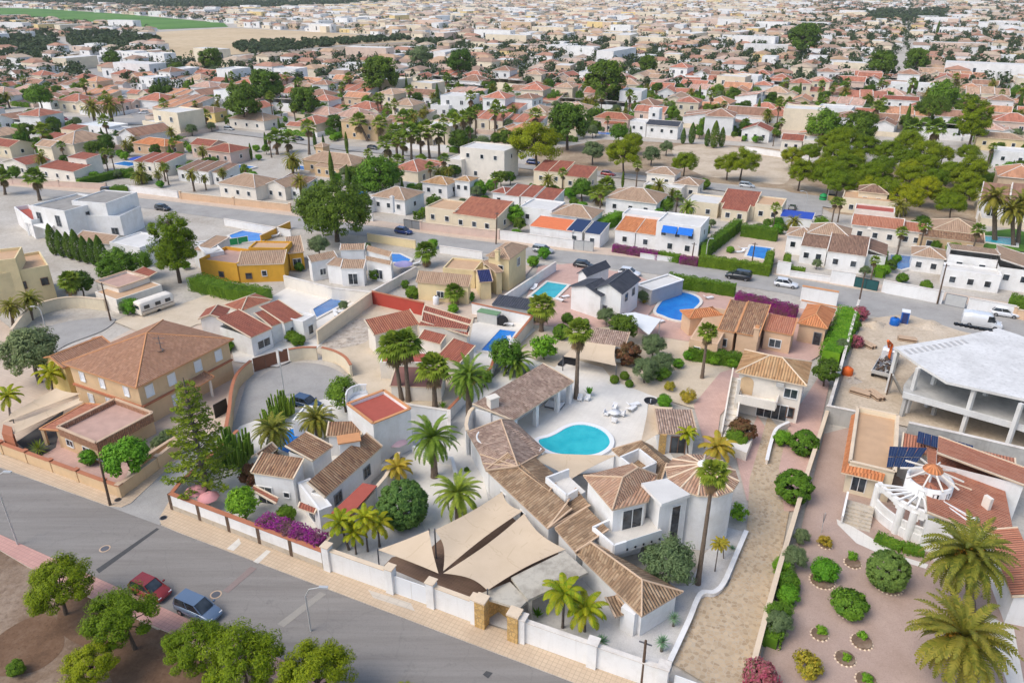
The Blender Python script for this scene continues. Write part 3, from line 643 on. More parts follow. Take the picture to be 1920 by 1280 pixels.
def norfolk(key, seed, h):
    r = random.Random(seed); C = []; N = []
    mb = MB(); mb.tube([(0, 0, -.1), (0, 0, h * .5), (0, 0, h)], [.24, .15, .03], 8)
    z = 1.0; lv = 0
    while z < h - .3:
        t = z / h; L = 2.5 * (1 - t) ** .8 + .3; nb = 6 if t < .8 else 5
        for k in range(nb):
            a = k * 6.283 / nb + lv * .7 + r.uniform(-.15, .15); L2 = L * r.uniform(.85, 1.1); p0 = Vector((0, 0, z)); p1 = Vector((math.cos(a) * L2, math.sin(a) * L2, z + L2 * .22)); mb.tube([p0, p1], [.05, .015], 4, 0, False); sd_ = Vector((-math.sin(a), math.cos(a), 0))
            for q in range(int(L2 * 40)):
                f = .15 + .85 * r.random() ** .7; w = .46 * (1 - .5 * f) + .08; c = p0.lerp(p1, f) + sd_ * r.uniform(-w, w) + Vector((0, 0, r.uniform(-.02, .16))); C.append(c); N.append((r.gauss(0, .4), r.gauss(0, .4), 1))
        z += .78 * (1 - .35 * t); lv += 1
    arch(key, 'tree', [('crown', leafmesh(key, np.array(C), np.array(N), .16, 'leaf_norfolk', .35, seed)), ('trunk', mb.mesh(key + 't', ['bark_grey']))], 2.8, h)
norfolk('norfolk', 85, 9.5)
def spiky(key, cat, mat, n, L, w, e0, e1, stem=0, seed=1):
    r = random.Random(seed); Q = []
    for i in range(n):
        a = i * 2.39996; e = R(e0) + (R(e1) - R(e0)) * i / n; h = np.array([math.cos(a), math.sin(a), 0]); s = np.array([-math.sin(a), math.cos(a), 0]); d = h * math.cos(e) + np.array([0, 0, math.sin(e)]); b = np.array([0, 0, stem + .05]); l2 = L * r.uniform(.85, 1.1); m = b + d * l2 * .4
        Q += [b, m + s * w, b + d * l2, m - s * w]
    parts = [('leaves', rawquads(key, np.array(Q), mat))]
    if stem: mb = MB(); mb.tube([(0, 0, -.05), (0, 0, stem + .1)], [.14, .12], 7); parts.append(('stem', mb.mesh(key + 's', ['bark_grey'])))
    arch(key, cat, parts, L, stem + L * .7)
spiky('agave', 'agave', 'leaf_agave', 34, .8, .07, 80, 5, 0); spiky('yucca', 'yucca', 'leaf_agave', 60, .75, .045, 88, -45, 1.1, 2); spiky('banana', 'plant', 'leaf_bright', 16, 1.6, .22, 86, 35, .3, 3); spiky('cordyline', 'plant', 'leaf_palm', 60, 1.1, .05, 88, -30, .5, 4)
def cactus(key, seed):
    r = random.Random(seed); mb = MB()
    for i in range(60):
        a = r.random() * 6.28; q = 1.5 * r.random() ** .5; h = r.uniform(1.6, 3.4) * (1 - .2 * q / 1.5); x, y = q * math.cos(a), q * math.sin(a); mb.tube([(x * .5, y * .5, 0), (x, y, h * .35), (x * 1.08, y * 1.08, h)], [.09, .12, .08], 5)
    arch(key, 'cactus', [('stems', mb.mesh(key, ['leaf_cactus']))], 1.6, 3.2)
cactus('cactus', 90)
# ---------------------------------------------------------------- planting
def put(key, name, label, loc, s=1.0, rot=None, group=None, sz=None, auto=None):
    cat, parts, r, h = ARCH[key]; k = abs(hash((round(loc[0], 1), round(loc[1], 1)))) % 628 / 100
    root = thing(name, label or '', cat, (loc[0], loc[1], loc[2] if len(loc) > 2 else 0), group, k if rot is None else rot)
    root.scale = (s, s, sz or s)
    for pn, me in parts: link(pn, me, root)
    if auto: AUTO.append((root, auto))
    return root
AUTO = []
def palm(key, label, base, top, cr, name=None, group=None, auto=None):
    """base pixel, crown-centre pixel, crown radius in pixels"""
    b = PT(base); z = topz(b, top[1]); t = P(top[0], top[1], z); cat, parts, r, h = ARCH[key]
    s = cr / SPX(t) / r; root = thing(name or {'f': 'fan_palm', 'd': 'date_palm', 'q': 'feather_palm'}[key[0]], label or '', 'palm', tuple(b), group, (base[0] * 7 % 62) / 10)
    dx, dy = (t.x - b.x), (t.y - b.y); sz = z / h
    for pn, me in parts:
        o = link(pn, me, root)
        if pn == 'trunk': o.scale = (s, s, sz)
        else: o.scale = (s, s, s); o.location = (0, 0, z - h * s)
    if abs(dx) + abs(dy) > .25:      # a leaning trunk
        for o in root.children:
            if o.name.split('.')[0] != 'trunk':
                c, sn = math.cos(-root.rotation_euler.z), math.sin(-root.rotation_euler.z); o.location.x += dx * c - dy * sn; o.location.y += dx * sn + dy * c
            else:
                c, sn = math.cos(-root.rotation_euler.z), math.sin(-root.rotation_euler.z); v = Vector((dx * c - dy * sn, dx * sn + dy * c, z)); o.rotation_euler = Vector((0, 0, 1)).rotation_difference(v).to_euler()
    if auto: AUTO.append((root, auto))
    return root
def bush(key, label, c, rpx, name='shrub', group=None, auto=None, sz=1.0):
    """crown-centre pixel and crown radius in pixels"""
    cat, parts, r, h = ARCH[key]; z = 1.0
    for _ in range(4):
        w = P(c[0], c[1], z); s = rpx / SPX(w) / r; z = CZ.get(key, h * .6) * s * sz
    return put(key, name, label, (w.x, w.y, 0), s, None, group, s * sz, auto)
def hedge(label, pts, w, h, mat='leaf_hedge', name='hedge', cat='hedge', group=None, dens=70, leaf=.11, at=None, auto=None):
    """clipped hedge along ground pixels: a leafy run w wide and h high"""
    g = [PT(p, at or 0) if not isinstance(p, Vector) else p for p in pts]; r = np.random.default_rng(int(abs(g[0].x * 10)) + 1); C = []; N = []; mb = MB()
    for a, b in zip(g[:-1], g[1:]):
        a = Vector((a.x, a.y, 0)); b = Vector((b.x, b.y, 0)); d = (b - a).normalized(); nn = Vector((-d.y, d.x, 0)); L = (b - a).length
        k = w * .38; mb.prism([a + nn * k, a - nn * k, b - nn * k, b + nn * k], 0, h * .9)
        n = int(min(9000, L * (w + 2 * h) * dens)); u = r.random(n) * L; f = r.random(n) * (w + 2 * h); x = np.where(f < h, -w / 2, np.where(f > h + w, w / 2, f - h - w / 2)); z = np.where(f < h, f, np.where(f > h + w, h * 2 + w - f, h))
        wob = 1 + .10 * np.sin(u * 2.1) + .06 * np.sin(u * 5.3 + z * 3); x = x * wob + r.normal(size=n) * .05; z = z * (1 + .05 * np.sin(u * 3.1)) + r.normal(size=n) * .05
        C.append(np.stack([a.x + d.x * u + nn.x * x, a.y + d.y * u + nn.y * x, np.maximum(z, .02)], 1)); up = (f > h) & (f < h + w)
        N.append(np.stack([nn.x * np.sign(x) * ~up, nn.y * np.sign(x) * ~up, up * 1.0], 1) + r.normal(size=(n, 3)) * .5)
    C = np.concatenate(C); N = np.concatenate(N); root = thing(name, label or '', cat, (g[0].x, g[0].y, 0), group)
    link('foliage', leafmesh(name, C - np.array([g[0].x, g[0].y, 0]), N, leaf * (.7 + .6 * r.random(len(C))), mat, .55), root); mb.build('branches', mat, root)
    if auto: AUTO.append((root, auto))
    return root
# ---------------------------------------------------------------- ground, roads, paths
mb = MB(); S_ = 9000
mb.add([(-S_, -300, 0), (S_, -300, 0), (S_, S_ * 1.4, 0), (-S_, S_ * 1.4, 0)]); g_ = mb.build('ground', 'earth'); g_['kind'] = 'structure'
def curve(pts, n=6, closed=True):
    p = [Vector(q) for q in pts]; out = []; N = len(p)
    for i in range(N if closed else N - 1):
        a, b, c, d = (p[(i - 1) % N], p[i], p[(i + 1) % N], p[(i + 2) % N]) if closed else (p[max(0, i - 1)], p[i], p[i + 1], p[min(N - 1, i + 2)])
        for k in range(n):
            t = k / n; out.append(.5 * ((2 * b) + (c - a) * t + (2 * a - 5 * b + 4 * c - d) * t * t + (3 * b - a - 3 * c + d) * t ** 3))
    if not closed: out.append(p[-1])
    return out
def smooth(pts, n=6, closed=True): return [(v.x, v.y) for v in curve([(q[0], q[1], 0) for q in pts], n, closed)]
R2F = [(-260, 315), (25, 350), (210, 366), (325, 379), (545, 405), (705, 425), (850, 446), (1000, 465), (1180, 483), (1330, 496), (1480, 520), (1620, 545), (1780, 565), (1920, 588), (2250, 630)]
R2N = [(-260, 328), (25, 362), (210, 383), (325, 398), (545, 428), (705, 446), (850, 467), (1000, 487), (1180, 508), (1330, 527), (1480, 552), (1620, 590), (1780, 620), (1920, 650), (2250, 720)]
sheet('soil', G([(-300, 885), (0, 1030), (190, 1128), (345, 1205), (700, 1345), (900, 1500), (-300, 1500)]), 'soil')
for pts in ([(130, 1120), (230, 1130), (260, 1180), (180, 1215), (110, 1180)], [(210, 1210), (330, 1180), (390, 1240), (380, 1300), (230, 1300)], [(0, 1190), (90, 1150), (120, 1210), (60, 1260), (-40, 1260)]): sheet('needle_litter', G(smooth(pts)), 'needle_litter')
sheet('vacant_ground', G([(960, 330), (1010, 285), (1130, 262), (1420, 275), (1600, 300), (1830, 330), (1830, 430), (1560, 400), (1470, 355), (1200, 330)]), 'soil_dry')
sheet('vacant_ground', G(smooth([(1265, 275), (1330, 272), (1400, 280), (1480, 300), (1470, 345), (1390, 335), (1320, 330), (1270, 300)])), 'sand')
sheet('road', G(R2F + R2N[::-1]), 'asphalt_pale')
sheet('pavement', G([(p[0], p[1] - 9 - p[0] / 300) for p in R2F] + R2F[::-1]), 'pave_court', thick=.13, edge='kerb')
sheet('road', G([(-260, 778), (0, 877), (205, 950), (300, 985), (1075, 1280), (1500, 1442), (1000, 1450), (700, 1311), (345, 1158), (230, 1106), (80, 1039), (0, 1003), (-260, 888)]), 'road_wear')
sheet('road', G([(205, 950), (238, 943), (335, 856), (400, 800), (442, 785)] + smooth([(442, 785), (450, 750), (475, 718), (512, 692), (560, 680), (612, 686), (648, 706), (662, 738), (655, 772), (610, 800)], 5, False) + [(540, 815), (460, 830), (385, 880), (325, 945), (300, 985)]), 'asphalt_pale')
sheet('road_repair', G([(180, 1068), (294, 990), (299, 992), (186, 1075)]), 'asphalt_patch')
sheet('road_repair', G([(520, 1170), (600, 1110), (612, 1114), (532, 1176)]), 'asphalt_worn'); sheet('road_repair', G([(418, 1108), (470, 1062), (482, 1066), (428, 1112)]), 'asphalt_red'); sheet('road_repair', G([(905, 1265), (912, 1258), (924, 1262), (915, 1272)]), 'asphalt_patch')
sheet('pavement', G([(-260, 755), (0, 852), (195, 920), (228, 930), (334, 848), (340, 856), (246, 944), (228, 952), (205, 950), (0, 877), (-260, 778)]), 'pave_beige', thick=.13, edge='kerb')
sheet('pavement', G([(318, 940), (330, 945), (610, 1055), (900, 1168), (1250, 1276), (1500, 1365), (1500, 1442), (1075, 1280), (330, 997), (303, 985), (299, 972)]), 'pave_beige', thick=.13, edge='kerb')
sheet('pavement', G([(-260, 888), (0, 1003), (80, 1039), (230, 1106), (345, 1158), (700, 1311), (1000, 1450), (960, 1470), (680, 1345), (317, 1187), (187, 1130), (50, 1062), (0, 1032), (-260, 908)]), 'pave_pink', thick=.13, edge='kerb')
for a in ([(425, 1028), (448, 1008), (452, 1018), (438, 1032)], [(475, 1052), (500, 1030), (508, 1033), (484, 1056)]):
    sheet('painted_mark', G(a, .14), 'paint_line', z=.137)
sheet('vehicle_crossing', G([(690, 1105), (770, 1130), (778, 1145), (700, 1120)], .13), 'kerb', z=.138)
# plots of the street
sheet('courtyard', G([(112, 690), (280, 600), (437, 610), (470, 690), (440, 790), (335, 845), (225, 925), (0, 848), (-260, 750), (-260, 560), (0, 600)]), 'pave_court')
sheet('yard', G([(60, 860), (110, 800), (250, 860), (225, 925)]), 'pave_terrace')
sheet('driveway', G([(30, 830), (120, 770), (105, 840), (70, 860)]), 'asphalt_patch')
sheet('road', G(smooth([(35, 660), (60, 628), (120, 605), (200, 596), (216, 602), (190, 622), (130, 645), (80, 670)])), 'asphalt_pale')
sheet('yard', G([(320, 945), (450, 800), (560, 760), (650, 740), (755, 760), (820, 790), (700, 900), (610, 1060)]), 'pave_white')
sheet('gravel_bed', G([(612, 1062), (720, 890), (815, 760), (890, 720), (1010, 870), (920, 1000), (1040, 1050), (1110, 1090), (1290, 1100), (1320, 1040), (1365, 990), (1400, 1000), (1395, 1060), (1350, 1105), (1300, 1140), (1250, 1275), (900, 1165)]), 'gravel_white')
sheet('terrace', G([(880, 750), (1000, 640), (1075, 625), (1180, 640), (1160, 700), (1235, 740), (1215, 790), (1270, 870), (1000, 900), (900, 840)]), 'pave_white')
sheet('terrace', G([(740, 880), (800, 820), (830, 850), (870, 800), (905, 890), (925, 985), (870, 985), (800, 1000)]), 'pave_white')
sheet('deck', G([(720, 1062), (735, 1046), (800, 1035), (840, 1000), (985, 950), (1060, 1040), (940, 1110), (900, 1140)]), 'deck')
sheet('gravel_garden', G([(925, 640), (985, 610), (1060, 600), (1190, 625), (1290, 640), (1400, 690), (1380, 720), (1310, 770), (1220, 742), (1150, 715), (1130, 690), (1060, 670), (1040, 690), (960, 660)]), 'gravel_tan')
sheet('path', G([(1300, 760), (1350, 700), (1380, 690), (1400, 720), (1350, 780), (1345, 820), (1400, 830), (1420, 780), (1480, 870), (1470, 950), (1400, 940), (1380, 860), (1320, 830)]), 'pave_terrace')
sheet('stone_driveway', G([(1260, 1245), (1312, 1125), (1365, 1100), (1400, 1000), (1405, 900), (1440, 780), (1480, 830), (1490, 900), (1470, 1010), (1425, 1235), (1400, 1330)]), 'stone_drive')
sheet('path', G([(1480, 790), (1540, 700), (1555, 720), (1540, 790), (1500, 960), (1470, 960), (1460, 880)]), 'pave_terrace')
sheet('gravel_yard', G([(1428, 1240), (1500, 1000), (1545, 815), (1640, 790), (1700, 930), (1760, 1080), (1960, 1080), (1960, 1340), (1420, 1340)]), 'gravel_pink')
sheet('path', G([(1568, 975), (1600, 990), (1690, 1045), (1740, 1060), (1735, 1068), (1660, 1045), (1605, 1020), (1570, 985)]), 'pave_white')
sheet('path', G([(1840, 1150), (1900, 1180), (1920, 1290), (1890, 1290)]), 'pave_white')
sheet('building_ground', G([(1618, 600), (1700, 590), (1800, 622), (1960, 660), (1960, 860), (1560, 770)]), 'sand')
sheet('yard', G([(1200, 600), (1290, 560), (1330, 540), (1500, 580), (1600, 590), (1550, 660), (1500, 690), (1400, 655), (1280, 640), (1190, 625)]), 'pave_terrace')
sheet('yard', G([(975, 590), (1010, 500), (1080, 495), (1200, 520), (1250, 545), (1210, 600), (1100, 620), (1000, 610)]), 'pave_terrace')
sheet('yard', G([(850, 670), (880, 610), (960, 590), (1005, 620), (960, 660), (920, 690), (900, 720)]), 'pave_white')
sheet('yard', G([(640, 690), (590, 660), (690, 570), (800, 560), (890, 590), (870, 700), (890, 730), (820, 790), (730, 760), (690, 740)]), 'gravel_tan')
o_ = sheet('rubble', G(smooth([(600, 655), (625, 625), (670, 600), (695, 605), (690, 640), (640, 655)])), 'rubble_mat')
sheet('yard', G([(330, 575), (420, 545), (530, 560), (470, 600), (370, 610), (300, 640), (215, 605), (280, 575)]), 'gravel_tan')
sheet('yard', G([(420, 610), (540, 540), (640, 545), (690, 560), (590, 660), (520, 690), (440, 680)]), 'pave_white')
sheet('yard', G([(760, 560), (830, 490), (1000, 500), (930, 590), (880, 600), (800, 590)]), 'pave_court')
sheet('yard', G([(1330, 470), (1400, 428), (1480, 440), (1470, 490), (1440, 500), (1340, 490)]), 'pave_court')
sheet('lawn', G([(1820, 440), (1900, 430), (1960, 450), (1960, 475), (1820, 470)]), 'lawn')
# streets and fields farther off
sheet('road', G([(-200, 212), (300, 224), (480, 250), (640, 274), (850, 292), (1000, 312), (1160, 325), (1330, 345), (1480, 362), (1560, 375), (1560, 392), (1480, 378), (1330, 356), (1160, 335), (1000, 320), (850, 300), (640, 283), (480, 258), (300, 236), (-200, 220)]), 'asphalt_pale')
sheet('road', G([(1478, 362), (1545, 370), (1540, 405), (1490, 415), (1465, 400)]), 'asphalt_pale')
sheet('road', G([(256, 228), (180, 142), (110, 92), (100, 74), (112, 74), (128, 92), (210, 148), (312, 230)]), 'asphalt_pale')
sheet('pavement', G([(312, 230), (210, 148), (218, 148), (324, 232)]), 'pave_pink', thick=.13, edge='kerb')
sheet('field', G([(-60, 14), (80, 17), (230, 27), (420, 44), (428, 51), (300, 56), (240, 48), (120, 38), (-60, 26)]), 'field_green')
sheet('field', G([(0, 9), (120, 10), (150, 14), (0, 13)]), 'field_tan')
sheet('field', G([(282, 62), (430, 53), (620, 62), (740, 72), (800, 78), (640, 85), (480, 100), (340, 112), (310, 98)]), 'field_tan')
sheet('field', G([(480, 104), (640, 88), (790, 79), (840, 82), (700, 98), (580, 106)]), 'field_brown')
# ---------------------------------------------------------------- pools
def pool(label, pts, water='pool_blue', coping='pave_white', sm=False, cw=.5, name='swimming_pool'):
    q = smooth(pts, 5) if sm else pts
    g = ccw([(p.x, p.y) for p in G(q, .3)]); c = sum((Vector((x, y, 0)) for x, y in g), Vector((0, 0, 0))) / len(g)
    root = thing(name, label, 'pool', tuple(c)); o = inset(g, -cw); n = len(g); mb = MB(); z = .42
    for i in range(n):
        j = (i + 1) % n
        mb.add([(*g[i], z), (*o[i], z), (*o[j], z), (*g[j], z)]); mb.add([(*o[i], 0), (*o[j], 0), (*o[j], z), (*o[i], z)]); mb.add([(*g[j], .2), (*g[i], .2), (*g[i], z), (*g[j], z)])
    mb.build('coping', coping, root); wb = MB(); wb.add([(x, y, .33) for x, y in g]); wb.build('water', water, root); return root
Z3 = lambda L: [(840 + x / 3.4286, 760 + y / 3.4286) for x, y in L]
pool('kidney shaped turquoise pool on the white terrace of the big villa', Z3([(588, 222), (650, 205), (705, 180), (765, 145), (830, 127), (900, 130), (970, 152), (1022, 192), (1040, 240), (1015, 280), (955, 312), (880, 322), (780, 320), (690, 308), (625, 280), (590, 250)]), 'pool_turq', 'plastic_white', True, .55)
pool('deep blue rounded pool beside the peach house with barrel tile roofs', [(1230, 585), (1240, 567), (1256, 553), (1280, 549), (1303, 555), (1312, 566), (1300, 580), (1284, 600), (1262, 599), (1243, 592)], 'pool_blue', 'pave_white', True)
pool('teal rectangular pool next to the white house with slate roof', [(995, 556), (1027, 529), (1064, 535), (1040, 559)], 'pool_teal')
pool('dark blue pool in the walled yard behind the red roofed row', [(902, 657), (938, 618), (968, 622), (940, 662)], 'pool_blue')
pool('greyish blue pool behind the white house with rust red roofs', [(587, 580), (622, 560), (650, 566), (594, 596)], 'pool_grey')
pool('bright blue pool tucked behind the white house of many brown roofs', [(731, 476), (750, 477), (770, 487), (765, 493), (735, 492)], 'pool_blue')
pool('blue pool behind the ochre house, above a green screen', [(430, 442), (455, 433), (500, 440), (490, 452), (440, 455)], 'pool_blue')
pool('bright blue square pool enclosed by tall clipped hedges', [(1400, 480), (1408, 461), (1446, 466), (1436, 487)], 'pool_blue')
pool('small grey covered pool in front of the white arched house', [(1668, 500), (1670, 478), (1710, 481), (1712, 500), (1690, 506)], 'pool_grey')
pool('pale blue pool behind tall date palms at the right edge', [(1835, 452), (1840, 443), (1905, 448), (1905, 462)], 'pool_teal')
pool('blue pool half hidden by palms behind the white cottage', [(505, 835), (545, 805), (600, 800), (590, 830), (540, 850)], 'pool_blue')
# ---------------------------------------------------------------- the big white villa
h = House('large white villa with mottled brown tile roofs around a kidney pool', P(1130, 1000), 'villa', 'villa', wall='white', rm='roof_villa', cap='cap_tan')
r = h.root; E_ = lambda x, y, z: P(x, y, z)
# long wing, then the lower wing stepping towards the street
h.block((911, 880), (1027, 990), (1062, 944, 4.5), 3.4, kind='mab', rise=1.1, over=.3)
h.win('ab', (.25, .6), 1.0, .9, 1.1)
h.block((1040, 990), (1079, 1034), (1135, 985, 4.4), 3.2, kind='mab', rise=1.2, over=.3)
roof(r, [[E_(1027, 990, 3.4), E_(1107, 947, 4.2), E_(1080, 915, 4.3), E_(1062, 944, 4.5)]], 'roof_villa', 'cap_tan')
roof(r, [[E_(971, 874, 4.5), E_(1003, 856, 3.7), E_(1050, 897, 3.7), E_(1030, 920, 4.5)]], 'roof_villa', 'cap_tan')
a, b, c, d = E_(1203, 1155, 2.9), E_(1281, 1108, 2.9), E_(1158, 1041, 2.9), E_(1078, 1034, 2.9)
r0, r1 = E_(1204, 1086, 4.4), E_(1108, 1016, 4.4)
roof(r, [[d, a, r0, r1], [a, b, r0], [b, c, r1, r0]], 'roof_villa', 'cap_tan')
w = inset([(p.x, p.y) for p in (a, b, c, d)], .35); mb = MB(); mb.prism(w, 0, 2.95); mb.build('wall', 'white', r)
roof(r, [[E_(1135, 1119, 2.3), E_(1154, 1156, 2.0), E_(1180, 1148, 2.0), E_(1155, 1115, 2.3)]], 'roof_villa', 'cap_tan')
mb = MB(); mb.prism(G([(1161, 1180), (1186, 1195), (1205, 1178), (1180, 1158)], 0), 0, 2.6); mb.build('entrance_wall', 'white', r)
# mottled hip round the bend
z0 = 3.4; p = [E_(876, 810, z0), E_(900, 851, z0), E_(905, 868, z0), E_(911, 882, z0), E_(971, 874, 4.5), E_(1008, 853, 3.3), E_(1022, 842, 3.2), E_(962, 787, 3.3), E_(940, 786, 4.3)]
roof(r, [[p[0], p[1], p[4], p[8]], [p[1], p[2], p[4]], [p[2], p[3], p[4]], [p[8], p[4], p[5], p[6], p[7]]], 'roof_mottled', 'cap_tan')
w = inset([(q.x, q.y) for q in (p[0], p[1], p[2], p[3], p[4], p[6], p[7], p[8])], .3); mb = MB(); mb.prism(w, 0, 3.3); mb.build('wall', 'white', r)
# round stair bay with low parapet
cc = E_(926, 868, 0); mb = MB(); mb.lathe((cc.x, cc.y, 0), [(2.0, 0), (2.0, 3.7), (1.8, 3.7), (1.8, 3.2)], 28); mb.build('round_bay', 'white', r)
# curved garden wall of the wing
wl = [P(x, y, 3.6) for x, y in ((876, 806), (874, 795), (876, 783), (881, 770), (888, 763))]
mb = MB()
for q0, q1 in zip(wl[:-1], wl[1:]): mb.bar((q0.x, q0.y, 1.75), (q1.x, q1.y, 1.75), .3, 3.5); mb.bar((q0.x, q0.y, 3.56), (q1.x, q1.y, 3.56), .42, .12, 1)
mb.build('curved_wall', ['white', 'cap_cream'], r)
# two storey block with hipped roof, canopy and balcony
z1 = 6.4; a, b, c = E_(1094, 891, z1), E_(1148, 955, z1), E_(1216, 939, z1); bk = E_(1185, 868, z1); rt = E_(1232, 890, z1); b_up, c_up = b, c; ap = E_(1168, 894, 7.7); ap2 = E_(1196, 876, 7.7)
roof(r, [[a, b, ap], [b, c, rt, ap2, ap], [rt, bk, ap2], [bk, a, ap, ap2]], 'roof_tower', 'cap_tan')
w = inset([(q.x, q.y) for q in (a, b, c, rt, bk)], .35); mb = MB(); mb.prism(w, 0, 6.38); mb.build('upper_wall', 'white', r)
sl_ = [E_(1202, 909, 6.6), E_(1240, 949, 6.6), E_(1294, 930, 6.6), E_(1250, 900, 6.6)]; mb = MB(); mb.prism([(q.x, q.y) for q in sl_], 6.5, 6.85, 0, 1); mb.build('canopy_slab', ['white', 'flat_white'], r)
wq = inset([(q.x, q.y) for q in (E_(1236, 946, 6.5), E_(1296, 930, 6.5), E_(1270, 895, 6.5), E_(1205, 905, 6.5))], .25); mb = MB(); mb.prism(wq, 0, 6.5); mb.build('stair_block_wall', 'white', r)
s0 = Vector((*ccw(wq)[0], 0)); q4 = [Vector((x, y, 0)) for x, y in ccw(wq)]
i0 = min(range(4), key=lambda i: (q4[i] + q4[(i + 1) % 4]).y); a_, b_ = q4[i0], q4[(i0 + 1) % 4]; d_ = (b_ - a_).normalized(); n_ = Vector((d_.y, -d_.x, 0))
opening(r, a_ + (b_ - a_) * .62, d_, n_, 1.0, .9, 4.6, 'frame_white', 'glass')
# balcony
fz = 3.4; bl = [E_(1111, 1003, fz), E_(1150, 1037, fz), E_(1240, 1008, fz), E_(1236, 965, fz), E_(1150, 985, fz)]
mb = MB(); mb.prism([(q.x, q.y) for q in bl], fz - .35, fz, 0, 1, True); mb.build('balcony_slab', ['white', 'pave_white'], r)
mb = MB()
for q0, q1 in ((bl[0], bl[1]), (bl[1], bl[1].lerp(bl[2], .25))): mb.bar(q0 + Vector((0, 0, .5)), q1 + Vector((0, 0, .5)), .22, 1.0)
mb.bar(bl[4] + Vector((0, 0, .5)), bl[0] + Vector((0, 0, .5)), .22, 1.0); mb.build('balcony_parapet', 'white', r)
mb = MB(); mb.bar(bl[1].lerp(bl[2], .25) + Vector((0, 0, .5)), bl[2] + Vector((0, 0, .5)), .05, .95)
g_ = mb.build('glass_railing', 'white_sheet', r)
mb = MB()
for k in range(5): q = bl[1].lerp(bl[2], .28 + .17 * k); mb.lathe((q.x, q.y - .06, fz - .1), [(.0, 0), (.09, .02), (.09, .2), (0, .22)], 8)
mb.build('wall_lamps', 'plastic_black', r)
fw = [Vector((x, y, 0)) for x, y in w]; mq = (b_up + c_up) / 2; i0 = min(range(len(fw)), key=lambda i: ((fw[i] + fw[(i + 1) % len(fw)]) / 2 - Vector((mq.x, mq.y, 0))).length); a_, b_ = fw[i0], fw[(i0 + 1) % len(fw)]; d_ = (b_ - a_).normalized(); n_ = Vector((d_.y, -d_.x, 0))
opening(r, a_ + (b_ - a_) * .62, d_, n_, fz + .02, 2.0, 2.2, 'frame_white', 'glass', 'door')
# small roof terrace with white parapet
tz = 4.1; q = [E_(1024, 908, tz), E_(1062, 941, tz), E_(1098, 921, tz), E_(1066, 892, tz)]; mb = MB(); mb.prism([(v.x, v.y) for v in q], 3.0, tz, 0, 1); mb.build('terrace_base', ['white', 'pave_white'], r)
mb = MB()
for i, j in ((3, 0), (0, 1), (1, 2)): k_ = q[i].lerp(q[j], .55) if (i, j) == (1, 2) else q[j]; mb.bar(q[i] + Vector((0, 0, .45)), k_ + Vector((0, 0, .45)), .22, .9)
mb.build('terrace_parapet', 'white', r)
# round tower with a spoked tile roof
tc = E_(1316, 888, 6.8); sc_ = SPX(tc); tr = 68 / sc_; N_ = 12; an = [k * 2 * math.pi / N_ + .2 for k in range(N_)]
apx = Vector((tc.x, tc.y, 8.0)); rim = [Vector((tc.x + tr * math.cos(t), tc.y + tr * math.sin(t), 6.75)) for t in an]
roof(r, [[rim[i], rim[(i + 1) % N_], apx] for i in range(N_)], 'roof_tower', 'cap_cream', cr=.1)
mb = MB(); mb.lathe((tc.x, tc.y, 0), [(tr - .4, 0), (tr - .4, 6.78)], 40); mb.build('tower_wall', 'white', r)
mb = MB(); mb.lathe((tc.x, tc.y, 7.85), [(.55, 0), (.5, .25), (.2, .5), (0, .55)], 14); mb.build('tower_cap', 'white', r)
# roof joining tower and block towards the pool, with sunken white terrace
roof(r, [[E_(1147, 842, 3.4), E_(1202, 826, 4.6), E_(1250, 868, 4.6), E_(1240, 900, 3.4), E_(1190, 880, 3.4)]], 'roof_villa', 'cap_tan')
roof(r, [[E_(1202, 826, 4.6), E_(1225, 838, 3.6), E_(1290, 885, 3.6), E_(1250, 868, 4.6)]], 'roof_villa', 'cap_tan')
mb = MB(); mb.prism([(v.x, v.y) for v in (E_(1152, 845, 3.3), E_(1202, 829, 3.3), E_(1282, 880, 3.3), E_(1235, 905, 3.3))], 0, 3.3); mb.build('wall', 'white', r)
q = [E_(1163, 858, 5.0), E_(1198, 843, 5.0), E_(1230, 868, 5.0), E_(1196, 884, 5.0)]; mb = MB()
for i in range(4): mb.bar(q[i] + Vector((0, 0, -.6)), q[(i + 1) % 4] + Vector((0, 0, -.6)), .2, 1.5)
mb.build('terrace_parapet', 'white', r)
# pool house with pillars
z = 3.3; a, b, c, d = E_(962, 788, z), E_(1076, 715, z), E_(1018, 681, 4.3), E_(886, 757, 4.3)
roof(r, [[a, b, c, d]], 'roof_mottled', 'cap_cream'); i = inset([(v.x, v.y) for v in (a, b, c, d)], .4)
va, vb, vc, vd = [Vector((v.x, v.y, 0)) for v in (a, b, c, d)]
mb = MB(); mb.prism([(v.x, v.y) for v in (va.lerp(vd, .55), vb.lerp(vc, .55), vb.lerp(vc, .93), va.lerp(vd, .93))], 0, 3.6); mb.prism([(v.x, v.y) for v in (va.lerp(vb, .02) + (vd - va) * .06, va.lerp(vb, .03) + (vd - va) * .06, vd.lerp(vc, .03), vd.lerp(vc, .015))], 0, 3.25); mb.build('wall', 'white', r)
for t in (.06, .4, .76, .97):
    k = va.lerp(vb, t) + (vd - va) * .07; mb = MB(); mb.box(k, .55, .55, 0, 3.3, math.atan2((vb - va).y, (vb - va).x)); mb.build('pillar', 'white', r)
mb = MB(); k = E_(924, 752, 4.6); mb.box(k, 1.2, .9, 3.4, 5.1, .6); mb.box(k, 1.4, 1.1, 5.101, 5.25, .6); mb.build('chimney', 'white_warm', r)
